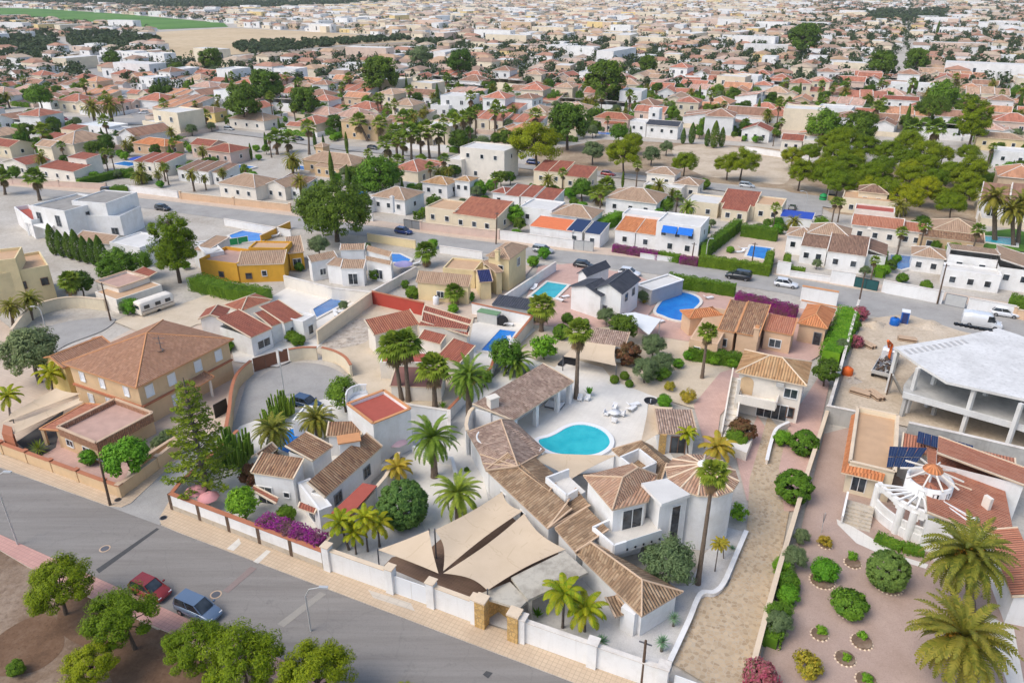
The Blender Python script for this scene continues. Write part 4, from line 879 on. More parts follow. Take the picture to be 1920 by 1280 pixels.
# concrete slab canopies by the entrance
for q_, z_ in (((958, 1082), (1059, 1032), (1103, 1072), (990, 1124)), 3.1), (((893, 1115), (956, 1090), (990, 1124), (974, 1140)), 2.8):
    v = G(q_, z_); mb = MB(); mb.prism([(x.x, x.y) for x in v], z_ - .25, z_, 0, None, True)
    for k in (0, 3): kk = v[k].lerp((v[0] + v[2]) / 2, .1); mb.box(kk, .3, .3, 0, z_ - .25)
    mb.build('concrete_canopy', 'slab_old', r)
h = House('white outbuilding with mottled pinkish tile roof beside a tan sail', P(1280, 830), 'outbuilding', 'outbuilding', wall='white', rm='roof_mottled', cap='cap_tan')
h.block((1235, 812), (1307, 814), (1331, 763, 3.9), 2.9, kind='mab', rise=.6, over=.25); h.win('ab', (.55,), 0.1, 1.6, 2.2, 'frame_brown', 'glass', 'door')
mb = MB(); k = P(1240, 850, 0); mb.box(k, .7, .7, 0, 2.8); mb.build('stone_pillar', 'stone_gold', h.root)
h = House('open carport with a small mottled tile roof and white posts', P(1140, 650), 'carport', 'carport', wall='white', rm='roof_mottled', cap='cap_tan')
h.block((1092, 639), (1172, 650), (1177, 622, 3.6), 2.9, kind='mab', rise=.7, over=.2)
# cream guest house with an amber hip roof
h = House('two storey cream house with amber hipped roof and arched balcony', P(1450, 790), 'guest_house', wall='white_warm', rm='roof_amber', cap='cap_cream')
h.block((1379, 697), (1513, 723), (1527, 679), 5.9, kind='hip', rise=1.5, over=.45)
h.win('ab', (.84,), 3.6, 1.5, 1.2).win('ab', (.60,), .2, 3.6, 2.1, kind='door').win('ab', (.88,), .9, .8, 1.3, 'frame_brown').win('bc', (.3,), 3.6, 1.0, 1.1)
a, b, d, n = h.side('ab'); g0 = a + (b - a) * .04; g1 = a + (b - a) * .66
mb = MB(); q = [g0 - n * .1, g1 - n * .1, g1 + n * 2.2, g0 + n * 2.2]; mb.prism([(v.x, v.y) for v in q], 2.5, 2.8, 0, None, True); up = Vector((0, 0, 3.25))
for u_, v_ in ((g0, g0 + n * 2.1), (g0 + n * 2.1, g1 + n * 2.1), (g1 + n * 2.1, g1)): mb.bar(u_ + up, v_ + up, .2, .9)
mb.build('balcony', 'white_warm', h.root); mb = MB()
for t in (.08,): mb.box(g0 + n * 2.0, .35, .35, 0, 5.8)
mb.build('pillar', 'white_warm', h.root)
c0 = a + (b - a) * .14; ar = [c0 + d * x + Vector((0, 0, zz)) for x, zz in [(-.85, 2.85), (.85, 2.85)] + [(.85 * math.cos(t), 4.5 + .85 * math.sin(t)) for t in [k * math.pi / 10 for k in range(11)]]]
mb = MB(); mb.add([v + n * .03 for v in ar]); mb.build('arched_opening', 'beige', h.root)
mb = MB(); mb.box(a + (b - a) * .66 + n * .3 + Vector((0, 0, 0)), .9, .35, 5.0, 5.6, math.atan2(d.y, d.x)); mb.build('air_conditioner', 'metal_pale', h.root)
st0 = P(1362, 830, 0); st1 = P(1378, 740, 0); mb = MB()
for k in range(12): f = k / 12; c_ = st0.lerp(st1, f); mb.box(c_, 1.3, (st1 - st0).length / 12 + .02, 0, .24 * (k + 1), math.atan2((st1 - st0).y, (st1 - st0).x) - math.pi / 2)
sdir = (st1 - st0).normalized(); sn = Vector((sdir.y, -sdir.x, 0))
for s_ in (-.72, .72): mb.bar(st0 + sn * s_ + Vector((0, 0, .9)), st1 + sn * s_ + Vector((0, 0, 3.5)), .18, 1.2)
mb.build('outside_stairs', 'white_warm', h.root)
mb = MB(); mb.prism(G([(1350, 830), (1400, 850), (1412, 820), (1365, 800)], 1.2), 0, 1.3); mb.build('stair_landing', 'white_warm', h.root)
# ---------------------------------------------------------------- windmill house
h = House('white windmill house with red tile roofs, round porch and solar panels', P(1740, 930), 'windmill_house', 'house', wall='cream', rm='roof_brick', cap='cap_cream')
r = h.root
h.block((1592, 872), (1676, 892), (1702, 790), 3.6, kind='flat', par=.5, capw='cap_cream', floor='tan_terrace')
h.win('ab', (.30,), .7, 1.3, 2.2, 'frame_white', 'glass', 'door')
roof(r, [[E_(1577, 885, 3.0), E_(1590, 868, 3.7), E_(1610, 772, 3.7), E_(1596, 778, 3.0)]], 'roof_orange', 'cap_cream', verge=False); roof(r, [[E_(1577, 885, 3.0), E_(1655, 903, 3.0), E_(1660, 888, 3.7), E_(1590, 868, 3.7)]], 'roof_orange', 'cap_cream', verge=False)
h.block((1739, 977), (1905, 1018), (1912, 868), 3.3, kind='mbc', rise=1.1, over=.3, wall='white')
h.win('ab', (.55, .82), .9, 1.4, 1.2)
h.block((1690, 842), (1905, 893), (1908, 866), 3.8, kind='mab', rise=.4, over=.2, wall='white')
h.block((1735, 974), (1835, 998), (1838, 922), 3.9, kind='mbc', rise=.9, over=.25, wall='white')
h.block((1752, 868), (1925, 911), (1928, 878), 4.6, kind='mbc', rise=1.3, over=.2, wall='white')
mb = MB(); k = E_(1857, 925, 5.3); mb.box(k, .4, .8, 3.2, 4.9, .3); mb.build('chimney', 'white_warm', r)
# turret with spokes
tc = E_(1742, 906, 4.9); tr = 40 / SPX(tc); mb = MB(); mb.lathe((tc.x, tc.y, 0), [(tr, 3.4), (tr, 5.5), (tr - .25, 5.5), (tr - .25, 4.6)], 28); t_ = mb.build('turret', 'white', r)
for t in (-2.35, -1.75, -1.15): c_ = Vector((tc.x + tr * math.cos(t), tc.y + tr * math.sin(t), 0)); n_ = Vector((math.cos(t), math.sin(t), 0)); opening(r, c_ - n_ * .05, Vector((-n_.y, n_.x, 0)), n_, 4.4, .55, .7, 'frame_white')
mb = MB(); mb.lathe((tc.x, tc.y, 4.6), [(tr - .25, 0), (.1, .5)], 24); mb.build('cone_roof', 'roof_brick', t_)
hub = Vector((tc.x, tc.y, 6.7))
for k in range(10): t = k * math.pi / 5 + .2; mb = MB(); mb.bar(hub, (tc.x + (tr + .7) * math.cos(t), tc.y + (tr + .7) * math.sin(t), 5.95), .14, .14); mb.build('spoke', 'white_warm', t_)
mb = MB(); mb.lathe((tc.x, tc.y, 6.55), [(.95, 0), (.8, .25), (.3, .55), (0, .6)], 16); mb.build('red_cap', 'roof_orange', t_)
mb = MB(); mb.tube([(tc.x, tc.y, 4.6), (tc.x, tc.y, 6.6)], .1, 8); mb.build('mast', 'white', t_)
# round porch with arches, balustrade and pergola beams
pc = P(1738, 964, 0); pr = (pc - P(1636, 964, 0)).length; A0, A1, n = R(178), R(282), 26
pt = lambda t, z, q=0: Vector((pc.x + (pr + q) * math.cos(t), pc.y + (pr + q) * math.sin(t), z))
mb = MB(); ts = [A0 + (A1 - A0) * i / n for i in range(n + 1)]
for a_, b_ in zip(ts[:-1], ts[1:]):
    mb.bar(pt(a_, .6), pt(b_, .6), .3, 1.2); mb.bar(pt(a_, 2.05), pt(b_, 2.05), .22, .14); mb.bar(pt(a_, 3.75), pt(b_, 3.75), .4, .55)
for t in (A0, A0 + (A1 - A0) * .33, A0 + (A1 - A0) * .45, A1): mb.tube([pt(t, 0), pt(t, 3.6)], .38, 10)
for i in range(n * 5 + 1): t = A0 + (A1 - A0) * i / (n * 5); mb.tube([pt(t, 1.2), pt(t, 2.0)], .06, 5, 0, False)
for k in range(3):     # arch haunches
    a_, b_ = (A0, A0 + (A1 - A0) * .33, A0 + (A1 - A0) * .45)[k], (A0 + (A1 - A0) * .33, A0 + (A1 - A0) * .45, A1)[k]
    for i in range(12): f0, f1 = i / 12, (i + 1) / 12; zz = 3.5 - 1.1 * abs(2 * (f0 + f1) / 2 - 1) ** 2.4; mb.bar(pt(a_ + (b_ - a_) * f0, (zz + 3.6) / 2), pt(a_ + (b_ - a_) * f1, (zz + 3.6) / 2), .26, max(.05, 3.6 - zz))
mb.build('porch_arcade', 'white', r)
mb = MB(); mb.prism([(pc.x, pc.y)] + [(pt(t, 0, -.1).x, pt(t, 0, -.1).y) for t in ts], 0, .95); mb.build('porch_floor', 'pave_terrace', r)
for k in range(12): t = A0 + .1 + (A1 - A0 - .2) * k / 11; mb = MB(); mb.bar(pt(t, 4.1, .3), (tc.x + tr * math.cos(t), tc.y + tr * math.sin(t), 4.4), .16, .2); mb.build('pergola_beam', 'white', r)
s0, s1 = P(1578, 985), P(1630, 1000); dd = (s1 - s0); nn = Vector((-dd.y, dd.x, 0)).normalized(); mb = MB()
for k in range(6): mb.prism([((s0 + nn * k * .42).x, (s0 + nn * k * .42).y), ((s1 + nn * k * .42).x, (s1 + nn * k * .42).y), ((s1 + nn * 3.4).x, (s1 + nn * 3.4).y), ((s0 + nn * 3.4).x, (s0 + nn * 3.4).y)], .17 * k, .17 * (k + 1) - .004)
mb.build('porch_steps', 'stone_wall', r); mb = MB()
mb.bar(s0 - dd * .04 + Vector((0, 0, .8)), s0 - dd * .04 + nn * 3.4 + Vector((0, 0, 1.6)), .2, 1.0); mb.build('stair_parapet', 'white', r)
def solar(label, q, z, nx, ny):
    a, b, c, d = [PT(p, z) for p in q]; c.z = d.z = z + .5; root = thing('solar_panels', label, 'solar panels', tuple((a + c) / 2 - Vector((0, 0, .3))))
    for i in range(nx):
        for j in range(ny):
            f = lambda u, v: a.lerp(b, u).lerp(d.lerp(c, u), v)
            u0, u1, v0, v1 = (i + .03) / nx, (i + .97) / nx, (j + .03) / ny, (j + .97) / ny; mb = MB(); q_ = [f(u0, v0), f(u1, v0), f(u1, v1), f(u0, v1)]; n_ = (q_[1] - q_[0]).cross(q_[3] - q_[0]).normalized() * .05
            for k in range(4): mb.add([q_[k] - n_, q_[(k + 1) % 4] - n_, q_[(k + 1) % 4], q_[k]], 1)
            mb.add(q_, 0); o = mb.build('panel', ['panel_blue', 'chrome'], root)
            gb = MB()
            for k in (1, 2): gb.bar(f(u0 + (u1 - u0) * k / 3, v0) + n_ * .3, f(u0 + (u1 - u0) * k / 3, v1) + n_ * .3, .025, .03)
            gb.build('cell_lines', 'chrome', o)
    return root
solar('blue solar panels above the tan flat roof of the windmill house', [(1662, 876), (1712, 876), (1738, 846), (1666, 843)], 4.2, 4, 2); solar('dark solar panel row on the rear red roof by a short wall', [(1718, 829), (1772, 844), (1770, 829), (1720, 814)], 4.7, 4, 1); solar('dark solar panel row right of the small roof chimney', [(1778, 846), (1822, 858), (1823, 842), (1779, 829)], 4.7, 3, 1)
h = House('white annexe with a narrow red tile roof at the right edge', P(1915, 1100), 'annexe', wall='white', rm='roof_brick', cap='cap_cream'); h.block((1898, 1118), (1960, 1130), (1975, 1000, 4.2), 3.3, kind='mda', rise=.9, over=.25)
# concrete shell under construction
root = thing('concrete_frame_building', 'unfinished pale concrete building of two slabs on bare columns', 'building', tuple(P(1800, 780)))
top = [(1677, 650), (1800, 630), (1872, 615), (1912, 628), (2060, 690), (2060, 800), (1920, 747), (1775, 715), (1722, 682)]; Z2 = 7.0
g2 = [(v.x, v.y) for v in G(top, Z2)]; mb = MB(); mb.prism(g2, Z2 - .35, Z2, 0, 1, True); sb = mb.build('roof_slab', ['concrete_pale', 'slab_top'], root)
mb = MB()
for k in range(11): a_ = P(1697 + 10.6 * k, 656 - 1.9 * k, Z2); b_ = P(1708 + 10.6 * k, 664 - 2.0 * k, Z2); mb.bar(a_ + Vector((0, 0, .02)), b_ + Vector((0, 0, .02)), .42, .06)
mb.build('beam_slots', 'grey_wall', sb)
mb = MB()
for k in range(8): a_ = P(1790 + 9 * k, 607 + 1.8 * k, Z2); mb.bar(a_, a_ + Vector((.5, 0, 0)), .5, .3)
mb.build('rear_slab_teeth', 'metal_dark', sb)
low = [(1693, 738), (1695, 720), (1720, 690), (1800, 660), (2060, 720), (2060, 850), (1915, 800), (1815, 772)]; mb = MB(); mb.prism([(v.x, v.y) for v in G(low, 3.5)], 3.15, 3.5, 0, None, True); mb.build('floor_slab', 'concrete', root)
mb = MB(); q = [PT(p, 3.5) for p in ((1693, 738), (1815, 772), (1915, 800), (2060, 850))]
for a_, b_ in zip(q[:-1], q[1:]): mb.bar(a_ + Vector((0, 0, -.1)), b_ + Vector((0, 0, -.1)), .3, .75)
mb.build('edge_beam', 'concrete_pale', root)
for x, y in ((1683, 656), (1722, 690), (1828, 728), (1915, 757), (1760, 680), (1860, 700)):
    v = P(x, y, 6.6); mb = MB(); mb.box(v, .45, .45, 0, 6.65, .43); mb.build('column', 'concrete_pale', root)
for x, y in ((1700, 742), (1760, 740)): v = P(x, y, 3.1); mb = MB(); mb.box(v, .45, .45, 0, 3.15, .43); mb.build('column', 'concrete', root)
mb = MB(); q = [P(1700, 800), P(1950, 880), P(1950, 800), P(1760, 735)]
for a_, b_ in ((q[3], q[2]),): mb.bar(a_ + Vector((0, 0, 1.6)), b_ + Vector((0, 0, 1.6)), .2, 3.1)
mb.build('rear_wall', 'concrete', root)
mb = MB(); mb.bar(P(1690, 735, 0.5), P(1672, 700, 3.3), 1.2, .2); mb.build('site_ramp', 'concrete', root); mb = MB(); a_ = P(1672, 700, 3.4); mb.tube([(a_.x, a_.y, 0), a_], .09, 6); mb.build('prop', 'timber', root)
# ---------------------------------------------------------------- beige two storey house
h = House('beige two storey house with large terracotta hipped roof and white shutters', P(260, 760), wall='beige', rm='roof_beige', cap='cap_orange'); r = h.root
h.block((116, 681), (255, 727), (427, 632), 6.0, kind='pyr', rise=2.6, over=.55)
h.win('ab', (.17, .47, .82), 3.9, .85, 1.2, 'frame_white', 'shutter_white', 'window', 'shutter').win('ab', (.22,), .9, .9, 1.2, 'frame_white', 'shutter_white', 'window', 'shutter').win('ab', (.5, .86), .1, .9, 2.3, 'frame_white', 'shutter_white', 'door', 'shutter')
h.win('bc', (.10, .33, .62, .86), 3.8, 1.0, 1.4, 'frame_white', 'shutter_white', 'window', 'shutter').win('bc', (.33,), .9, 1.0, 1.4, 'frame_white', 'shutter_white', 'window', 'shutter')
mb = MB()
for e in ('ab', 'bc'):
    a, b, d, n = h.side(e); mb.bar(a + n * .12 + Vector((0, 0, 2.95)), b + n * .12 + Vector((0, 0, 2.95)), .3, .22)
mb.build('string_course', 'cap_brick', r)
h.block((75, 672), (118, 690), (188, 640), 4.6, kind='gbc', rise=1.0, over=.3, rm='roof_beige', wall='yellow')
h.block((110, 808), (182, 838), (276, 777), 2.9, 2.3, kind='flat', par=.55, floor='pink_terrace', capw='cap_tan', wall='roof_beige')
h.block((111, 811), (181, 841), (275, 780), 2.2, kind='flat', par=.0, wall='beige', floor='pink_terrace'); h.win('ab', (.25, .7), .9, 1.2, .8)
roof(r, [[E_(74, 804, 2.4), E_(112, 807, 2.7), E_(203, 759, 2.9), E_(160, 756, 2.6)]], 'roof_brick', 'cap_orange')
for x, y in ((80, 804), (110, 808)): v = P(x, y, 2.3); mb = MB(); mb.box(v, .35, .35, 0, 2.35); mb.build('pillar', 'beige', r)
roof(r, [[E_(345, 700, 3.4), E_(368, 726, 3.0), E_(402, 706, 3.0), E_(372, 690, 3.5)]], 'roof_beige', 'cap_orange'); v = P(392, 708, 2.9); mb = MB(); mb.tube([(v.x, v.y, 0), v], .2, 8); mb.build('porch_column', 'white_warm', r)
a, b, d, n = h.side('bc'); mb = MB(); k = P(302, 655, 7.3); mb.tube([(k.x, k.y, 6.6), (k.x, k.y, 9.2)], .05, 6); mb.bar((k.x - .8, k.y, 8.9), (k.x + .8, k.y, 8.9), .06, .06); mb.bar((k.x - .5, k.y, 8.2), (k.x + .6, k.y, 8.2), .05, .05); mb.lathe((k.x, k.y - .3, 7.2), [(.0, 0), (.4, .12), (.45, .2)], 12); mb.build('aerial', 'metal_grey', r)
# ---------------------------------------------------------------- white cottage at the corner
h = House('white cottage with weathered brown tile roofs and a red rooftop terrace', P(590, 900), 'cottage', wall='white', rm='roof_cottage', cap='cap_cream'); r = h.root
h.block((609, 932), (717, 836), (677, 819, 4.6), 3.4, kind='mab', rise=1.2, over=.2); h.win('ab', (.2, .72), 1.2, 1.1, 1.2, 'frame_grey').win('da', (.5,), .9, 1.0, 1.0)
h.block((470, 885), (550, 897), (586, 861, 4.9), 4.1, kind='mab', rise=.8, over=.2); h.win('ab', (.22,), .2, 1.6, 2.1, 'frame_white', 'glass', 'door').win('ab', (.78,), 1.4, .6, .6)
h.block((536, 846), (586, 864), (654, 838, 5.2), 4.6, kind='mbc', rise=.7, over=.2)
h.block((612, 817), (677, 815), (665, 789, 3.6), 3.0, kind='mab', rise=.6, over=.2); h.block((490, 862), (520, 840), (515, 825), 2.9, kind='gab', rise=.6)
h.block((652, 762), (700, 799), (754, 760), 5.3, kind='flat', par=.35, floor='red_terrace', capw='cap_orange')
v = [P(*p, 5.3) for p in ((650, 757), (653, 748), (662, 741), (675, 737), (689, 737))]; mb = MB()
for p0, p1 in zip(v[:-1], v[1:]): mb.bar(p0 + Vector((0, 0, 1.2)), p1 + Vector((0, 0, 1.2)), .16, .12); mb.bar(p0 + Vector((0, 0, .15)), p1 + Vector((0, 0, .15)), .2, .3)
for p0, p1 in zip(v[:-1], v[1:]):
    for k in range(5): q = p0.lerp(p1, k / 5); mb.tube([q, q + Vector((0, 0, 1.2))], .07, 5)
mb.build('balustrade', 'white', r)
mb = MB(); mb.prism([(q.x, q.y) for q in v] + [(P(700, 775, 5.3).x, P(700, 775, 5.3).y)], 0, 5.27); mb.build('round_terrace_wall', 'white', r)
roof(r, [[E_(471, 918, 2.9), E_(518, 944, 2.5), E_(522, 934, 2.5), E_(476, 910, 2.9)]], 'roof_red', 'cap_cream'); roof(r, [[E_(559, 951, 2.6), E_(590, 962, 2.6), E_(594, 953, 3.0), E_(563, 940, 3.0)]], 'roof_rust', 'cap_cream')
h.block((558, 905), (598, 958), (612, 935), 3.1, kind='flat', par=.1, floor='flat_white'); h.win('ab', (.6,), .9, 1.3, 1.1, 'frame_grey')
mb = MB(); q = G([(621, 961), (655, 968), (707, 910), (680, 905)], 2.7); mb.prism([(x.x, x.y) for x in q], 2.6, 2.72, 0, None, True); mb.build('red_canopy', 'red_terrace', r)
mb = MB()
for k in q: mb.box(k.lerp((q[0] + q[2]) / 2, .05), .14, .14, 0, 2.6)
mb.build('canopy_posts', 'white', r)
mb = MB(); v = P(655, 830, 4.5); mb.box(v, 2.2, 1.4, 3, 5.0, .3); mb.box(v, 2.5, 1.7, 5.001, 5.15, .3, 1); mb.build('stair_head', ['white', 'cap_orange'], r)
# ---------------------------------------------------------------- white house with rust roofs
h = House('white house with three rust red roof planes beside the cul de sac', P(490, 640), wall='white', rm='roof_rust', cap='cap_cream')
h.block((470, 633), (511, 615), (460, 575, 4.7), 3.4, kind='mab', rise=1.3, over=.15); h.win('ab', (.55,), 1.0, 2.2, 1.2)
h.block((532, 606), (568, 592), (535, 557, 4.6), 3.4, kind='mab', rise=1.2, over=.15); h.win('ab', (.5,), .9, 1.4, 1.3)
h.block((508, 612), (533, 603), (493, 581, 4.2), 3.2, kind='mab', rise=1.0, over=.1)
h.block((568, 605), (592, 592), (580, 575), 3.3, kind='flat', par=.2, floor='flat_white'); h.win('ab', (.5,), .9, 1.0, 1.4)
h.block((371, 598), (418, 597), (437, 578), 3.4, kind='gbc', rise=.7, over=.3); h.block((420, 571), (452, 583), (508, 560), 2.8, kind='pyr', rise=1.0, over=.3, rm='roof_red', wall='white_warm')
# terracotta row house with three palms
h = House('low white house with stepped terracotta roof strips behind three palms', P(790, 640), wall='white_warm', rm='roof_rust', cap='cap_cream')
h.block((701, 628), (787, 607), (796, 571, 5.0), 3.6, kind='mab', rise=1.2, over=.3, rm='roof_red')
h.block((789, 603), (880, 611), (875, 629, 3.6), 4.6, kind='mcd', rise=.1, over=.1); roof(h.root, [[E_(790, 602, 4.8), E_(878, 630, 3.9), E_(882, 611, 4.4), E_(793, 584, 5.2)]], 'roof_rust', 'cap_cream'); roof(h.root, [[E_(793, 583, 5.2), E_(882, 609, 4.5), E_(886, 599, 4.9), E_(797, 572, 5.6)]], 'roof_rust', 'cap_cream')
h.block((784, 634), (826, 645), (838, 628, 4.4), 3.6, kind='mab', rise=.8, over=.1); h.block((820, 667), (861, 682), (869, 640, 4.6), 3.2, kind='mab', rise=1.4, over=.2)
h.block((712, 680), (815, 681), (820, 662), 2.7, kind='flat', par=.1, floor='red_terrace', wall='white_warm')
h.block((731, 723), (828, 726), (850, 690, 3.1), 2.4, kind='mab', rise=.7, over=.1, rm='brown_sheet', wall='white_warm')
# yellow house
h = House('pale yellow house with tan roofs and a taller square tower part', P(880, 530), wall='cream_yellow', rm='roof_tan', cap='cap_tan')
h.block((780, 528), (879, 537), (890, 514, 5.2), 3.6, kind='mab', rise=1.4, over=.2); h.win('ab', (.45,), 1.0, 1.2, 1.1)
h.block((911, 479), (956, 486), (987, 461), 6.4, kind='hip', rise=1.1, over=.35); h.win('bc', (.55,), 3.8, 1.1, 1.4).win('ab', (.6,), 3.8, .9, 1.0)
h.block((903, 497), (930, 512), (942, 508), 4.4, kind='mbc', rise=.8, over=.2); h.block((888, 508), (899, 529), (917, 514), 3.6, kind='gbc', rise=1.2, over=.3, rm='roof_navy')
h.block((830, 505), (890, 510), (905, 490), 3.4, kind='flat', par=.3, floor='tan_terrace'); h.chimney((933, 470), 6, 7.8)
# white house with slate roof
h = House('white house with crisp dark slate roofs next to a teal pool', P(1130, 570), wall='white', rm='roof_slate', cap='cap_grey')
h.block((1067, 536), (1127, 555), (1146, 537), 4.4, kind='gbc', rise=1.0, over=.3, verge=False); h.block((1115, 540), (1167, 551), (1196, 522), 5.2, kind='gbc', rise=1.3, over=.3, verge=False); h.win('bc', (.3, .7), 3.2, .9, 1.1, 'frame_grey').win('ab', (.3,), .2, 1.2, 2.2, 'frame_grey', 'glass', 'door')
h.block((1081, 512), (1100, 518), (1132, 496), 4.6, kind='gbc', rise=.9, over=.25, verge=False)
h = House('grey walled carport with flat white roof next to the slate house', P(1220, 540), 'carport', 'carport', wall='grey_wall'); h.block((1194, 535), (1222, 546), (1247, 514), 2.9, kind='flat', par=.15, floor='flat_white', capw='white')
h = House('flat white canopy on thin posts above pink terrace paving', P(1200, 610), 'canopy', 'canopy', wall='white'); mb = MB(); q = G([(1166, 588), (1217, 627), (1240, 598), (1190, 585)], 2.8); mb.prism([(x.x, x.y) for x in q], 2.65, 2.8, 0, None, True); mb.build('canopy_sheet', 'white_sheet', h.root)
for k in q: mb = MB(); mb.box(k.lerp((q[0] + q[2]) / 2, .06), .14, .14, 0, 2.65); mb.build('post', 'frame_white', h.root)
# peach house with barrel tiles
h = House('peach house with three long barrel tile roofs and a square chimney', P(1400, 620), wall='peach', rm='roof_cottage', cap='cap_orange')
h.block((1346, 617), (1378, 623), (1400, 565, 5.6), 3.6, kind='mab', rise=1.9, over=.15); h.win('ab', (.4,), 1.0, .9, 1.2); h.block((1380, 623), (1423, 631), (1445, 570, 5.6), 3.6, kind='mab', rise=1.9, over=.15)
h.block((1432, 618), (1486, 628), (1493, 595, 4.6), 3.4, kind='mab', rise=1.1, over=.15, rm='roof_brick'); h.win('ab', (.45,), .9, 1.6, 1.2).chimney((1420, 615), 3.8, 5.8)
h.block((1293, 597), (1356, 590), (1362, 572), 3.3, kind='hip', rise=.7, over=.3, rm='roof_orange'); h.block((1293, 635), (1346, 645), (1362, 580), 3.2, kind='flat', par=0, floor='tan_terrace'); h.win('ab', (.3,), 1, .8, 1.1)
h = House('small peach lodge with a bright orange and dark hipped roof', P(1530, 620), 'lodge', wall='peach', rm='roof_orange', cap='cap_orange'); h.block((1495, 605), (1552, 616), (1568, 580), 3.3, kind='hip', rise=1.1, over=.3); h.win('ab', (.75,), .1, 1.0, 2.1, 'frame_grey', 'glass', 'door')
# ochre house
h = House('bright ochre house with a broad tan roof and walled terrace', P(480, 500), wall='ochre', rm='roof_tan', cap='cap_cream')
h.block((445, 497), (532, 494), (537, 466, 5.0), 3.5, kind='mab', rise=1.3, over=.1); h.win('ab', (.55,), 1.2, .8, 1.0, 'frame_white').win('ab', (.2,), .8, 1.0, 1.0, 'frame_brown')
h.block((374, 491), (444, 500), (455, 471), 3.2, kind='flat', par=.6, floor='pink_terrace'); h.win('ab', (.55,), .8, 1.0, 1.0, 'frame_brown'); h.block((466, 467), (535, 468), (537, 455), 4.6, kind='flat', par=.3, floor='tan_terrace'); h.block((540, 475), (570, 472), (568, 450), 3.6, kind='mab', rise=1.0, over=.15, rm='roof_tan'); h.win('ab', (.5,), 1, 1.4, 1.3)
# white house with many brown roofs
h = House('white house with many small brown roof planes and white parapets', P(655, 500), wall='white', rm='roof_tan', cap='cap_white')
h.block((583, 492), (633, 482), (636, 466, 4.8), 3.8, kind='mab', rise=.8, over=.1); h.win('ab', (.4,), 1, 1.1, 1.1)
h.block((637, 469), (683, 468), (683, 456, 5.4), 4.8, kind='mab', rise=.6, over=.1); h.block((685, 469), (731, 482), (731, 471, 5.2), 4.4, kind='mab', rise=.8, over=.1); h.block((685, 487), (733, 497), (733, 488, 4.6), 3.8, kind='mab', rise=.7, over=.1); h.win('ab', (.5,), .6, 1.6, 1.7)
h.block((638, 503), (682, 503), (682, 486, 4.3), 3.5, kind='mab', rise=.8, over=.1); h.win('ab', (.5,), .4, 1.6, 2.0); h.block((612, 496), (640, 500), (642, 489), 3.6, kind='mab', rise=.5, over=.1)
# white modern villa
h = House('white modern cube villa with a flat grey roof and long side wing', P(150, 420), 'modern_villa', wall='white')
h.block((57, 388), (121, 399), (196, 373), 6.6, kind='flat', par=.35, floor='flat_grey'); h.win('ab', (.2, .75), 3.4, 1.3, 2.2, 'frame_grey').win('bc', (.45,), 4.2, .9, 1.3, 'frame_grey')
h.block((125, 405), (225, 408), (300, 390), 4.6, kind='flat', par=.3, floor='flat_white'); h.win('ab', (.85,), .6, 1.4, 1.6, 'frame_grey'); h.block((134, 378), (198, 383), (190, 357), 7.4, kind='flat', par=.2, floor='flat_grey'); h.block((28, 395), (60, 420), (75, 405), 3.4, kind='flat', par=.9, floor='red_terrace')
mb = MB(); q = G([(45, 415), (92, 430), (120, 405), (70, 395)], 3.3); mb.prism([(x.x, x.y) for x in q], 3.0, 3.3, 0, None, True)
for k in q: mb.box(k.lerp((q[0] + q[2]) / 2, .08), .3, .3, 0, 3.0)
mb.build('terrace_deck', 'white', h.root)
h = House('yellow block with crenellated flat roof and shuttered windows at left edge', P(40, 560), wall='cream_yellow', rm='roof_tan'); h.block((-60, 530), (92, 502), (60, 478), 6.0, kind='flat', par=.5, floor='tan_terrace'); h.win('ab', (.62, .9), 3.2, 1.0, 1.2, 'frame_brown'); h.block((-60, 500), (30, 490), (20, 470), 8.2, kind='flat', par=.5, floor='tan_terrace')
h = House('low cream bungalow with flat pinkish roof next to the caravan', P(240, 545), 'bungalow', wall='white_warm', rm='roof_tan'); h.block((180, 530), (222, 543), (270, 520), 3.0, kind='flat', par=.3, floor='pink_terrace', capw='cap_tan'); h.block((178, 548), (218, 563), (298, 533), 2.4, kind='flat', par=.1, floor='tan_terrace'); roof(h.root, [[E_(245, 512, 3.2), E_(275, 522, 3.2), E_(295, 510, 3.6), E_(270, 500, 3.6)]], 'roof_rust', 'cap_cream')
h = House('small white cottage with brown gable below the modern villa', P(210, 460), wall='white', rm='roof_tan'); h.block((137, 448), (205, 458), (222, 440), 3.4, kind='gab', rise=1.0, over=.3); h.block((205, 455), (262, 466), (285, 440), 4.0, kind='flat', par=.2, floor='flat_white'); h.win('ab', (.3, .8), 1, .9, 1.1)
h = House('white cottage with brown roof left of the ochre house', P(400, 470), wall='white', rm='roof_tan'); h.block((360, 468), (386, 472), (400, 448), 3.6, kind='mab', rise=.9, over=.1); h.block((386, 478), (420, 472), (412, 448), 3.8, kind='flat', par=.2, floor='flat_white'); h.win('ab', (.4,), 1, .9, 1.1)
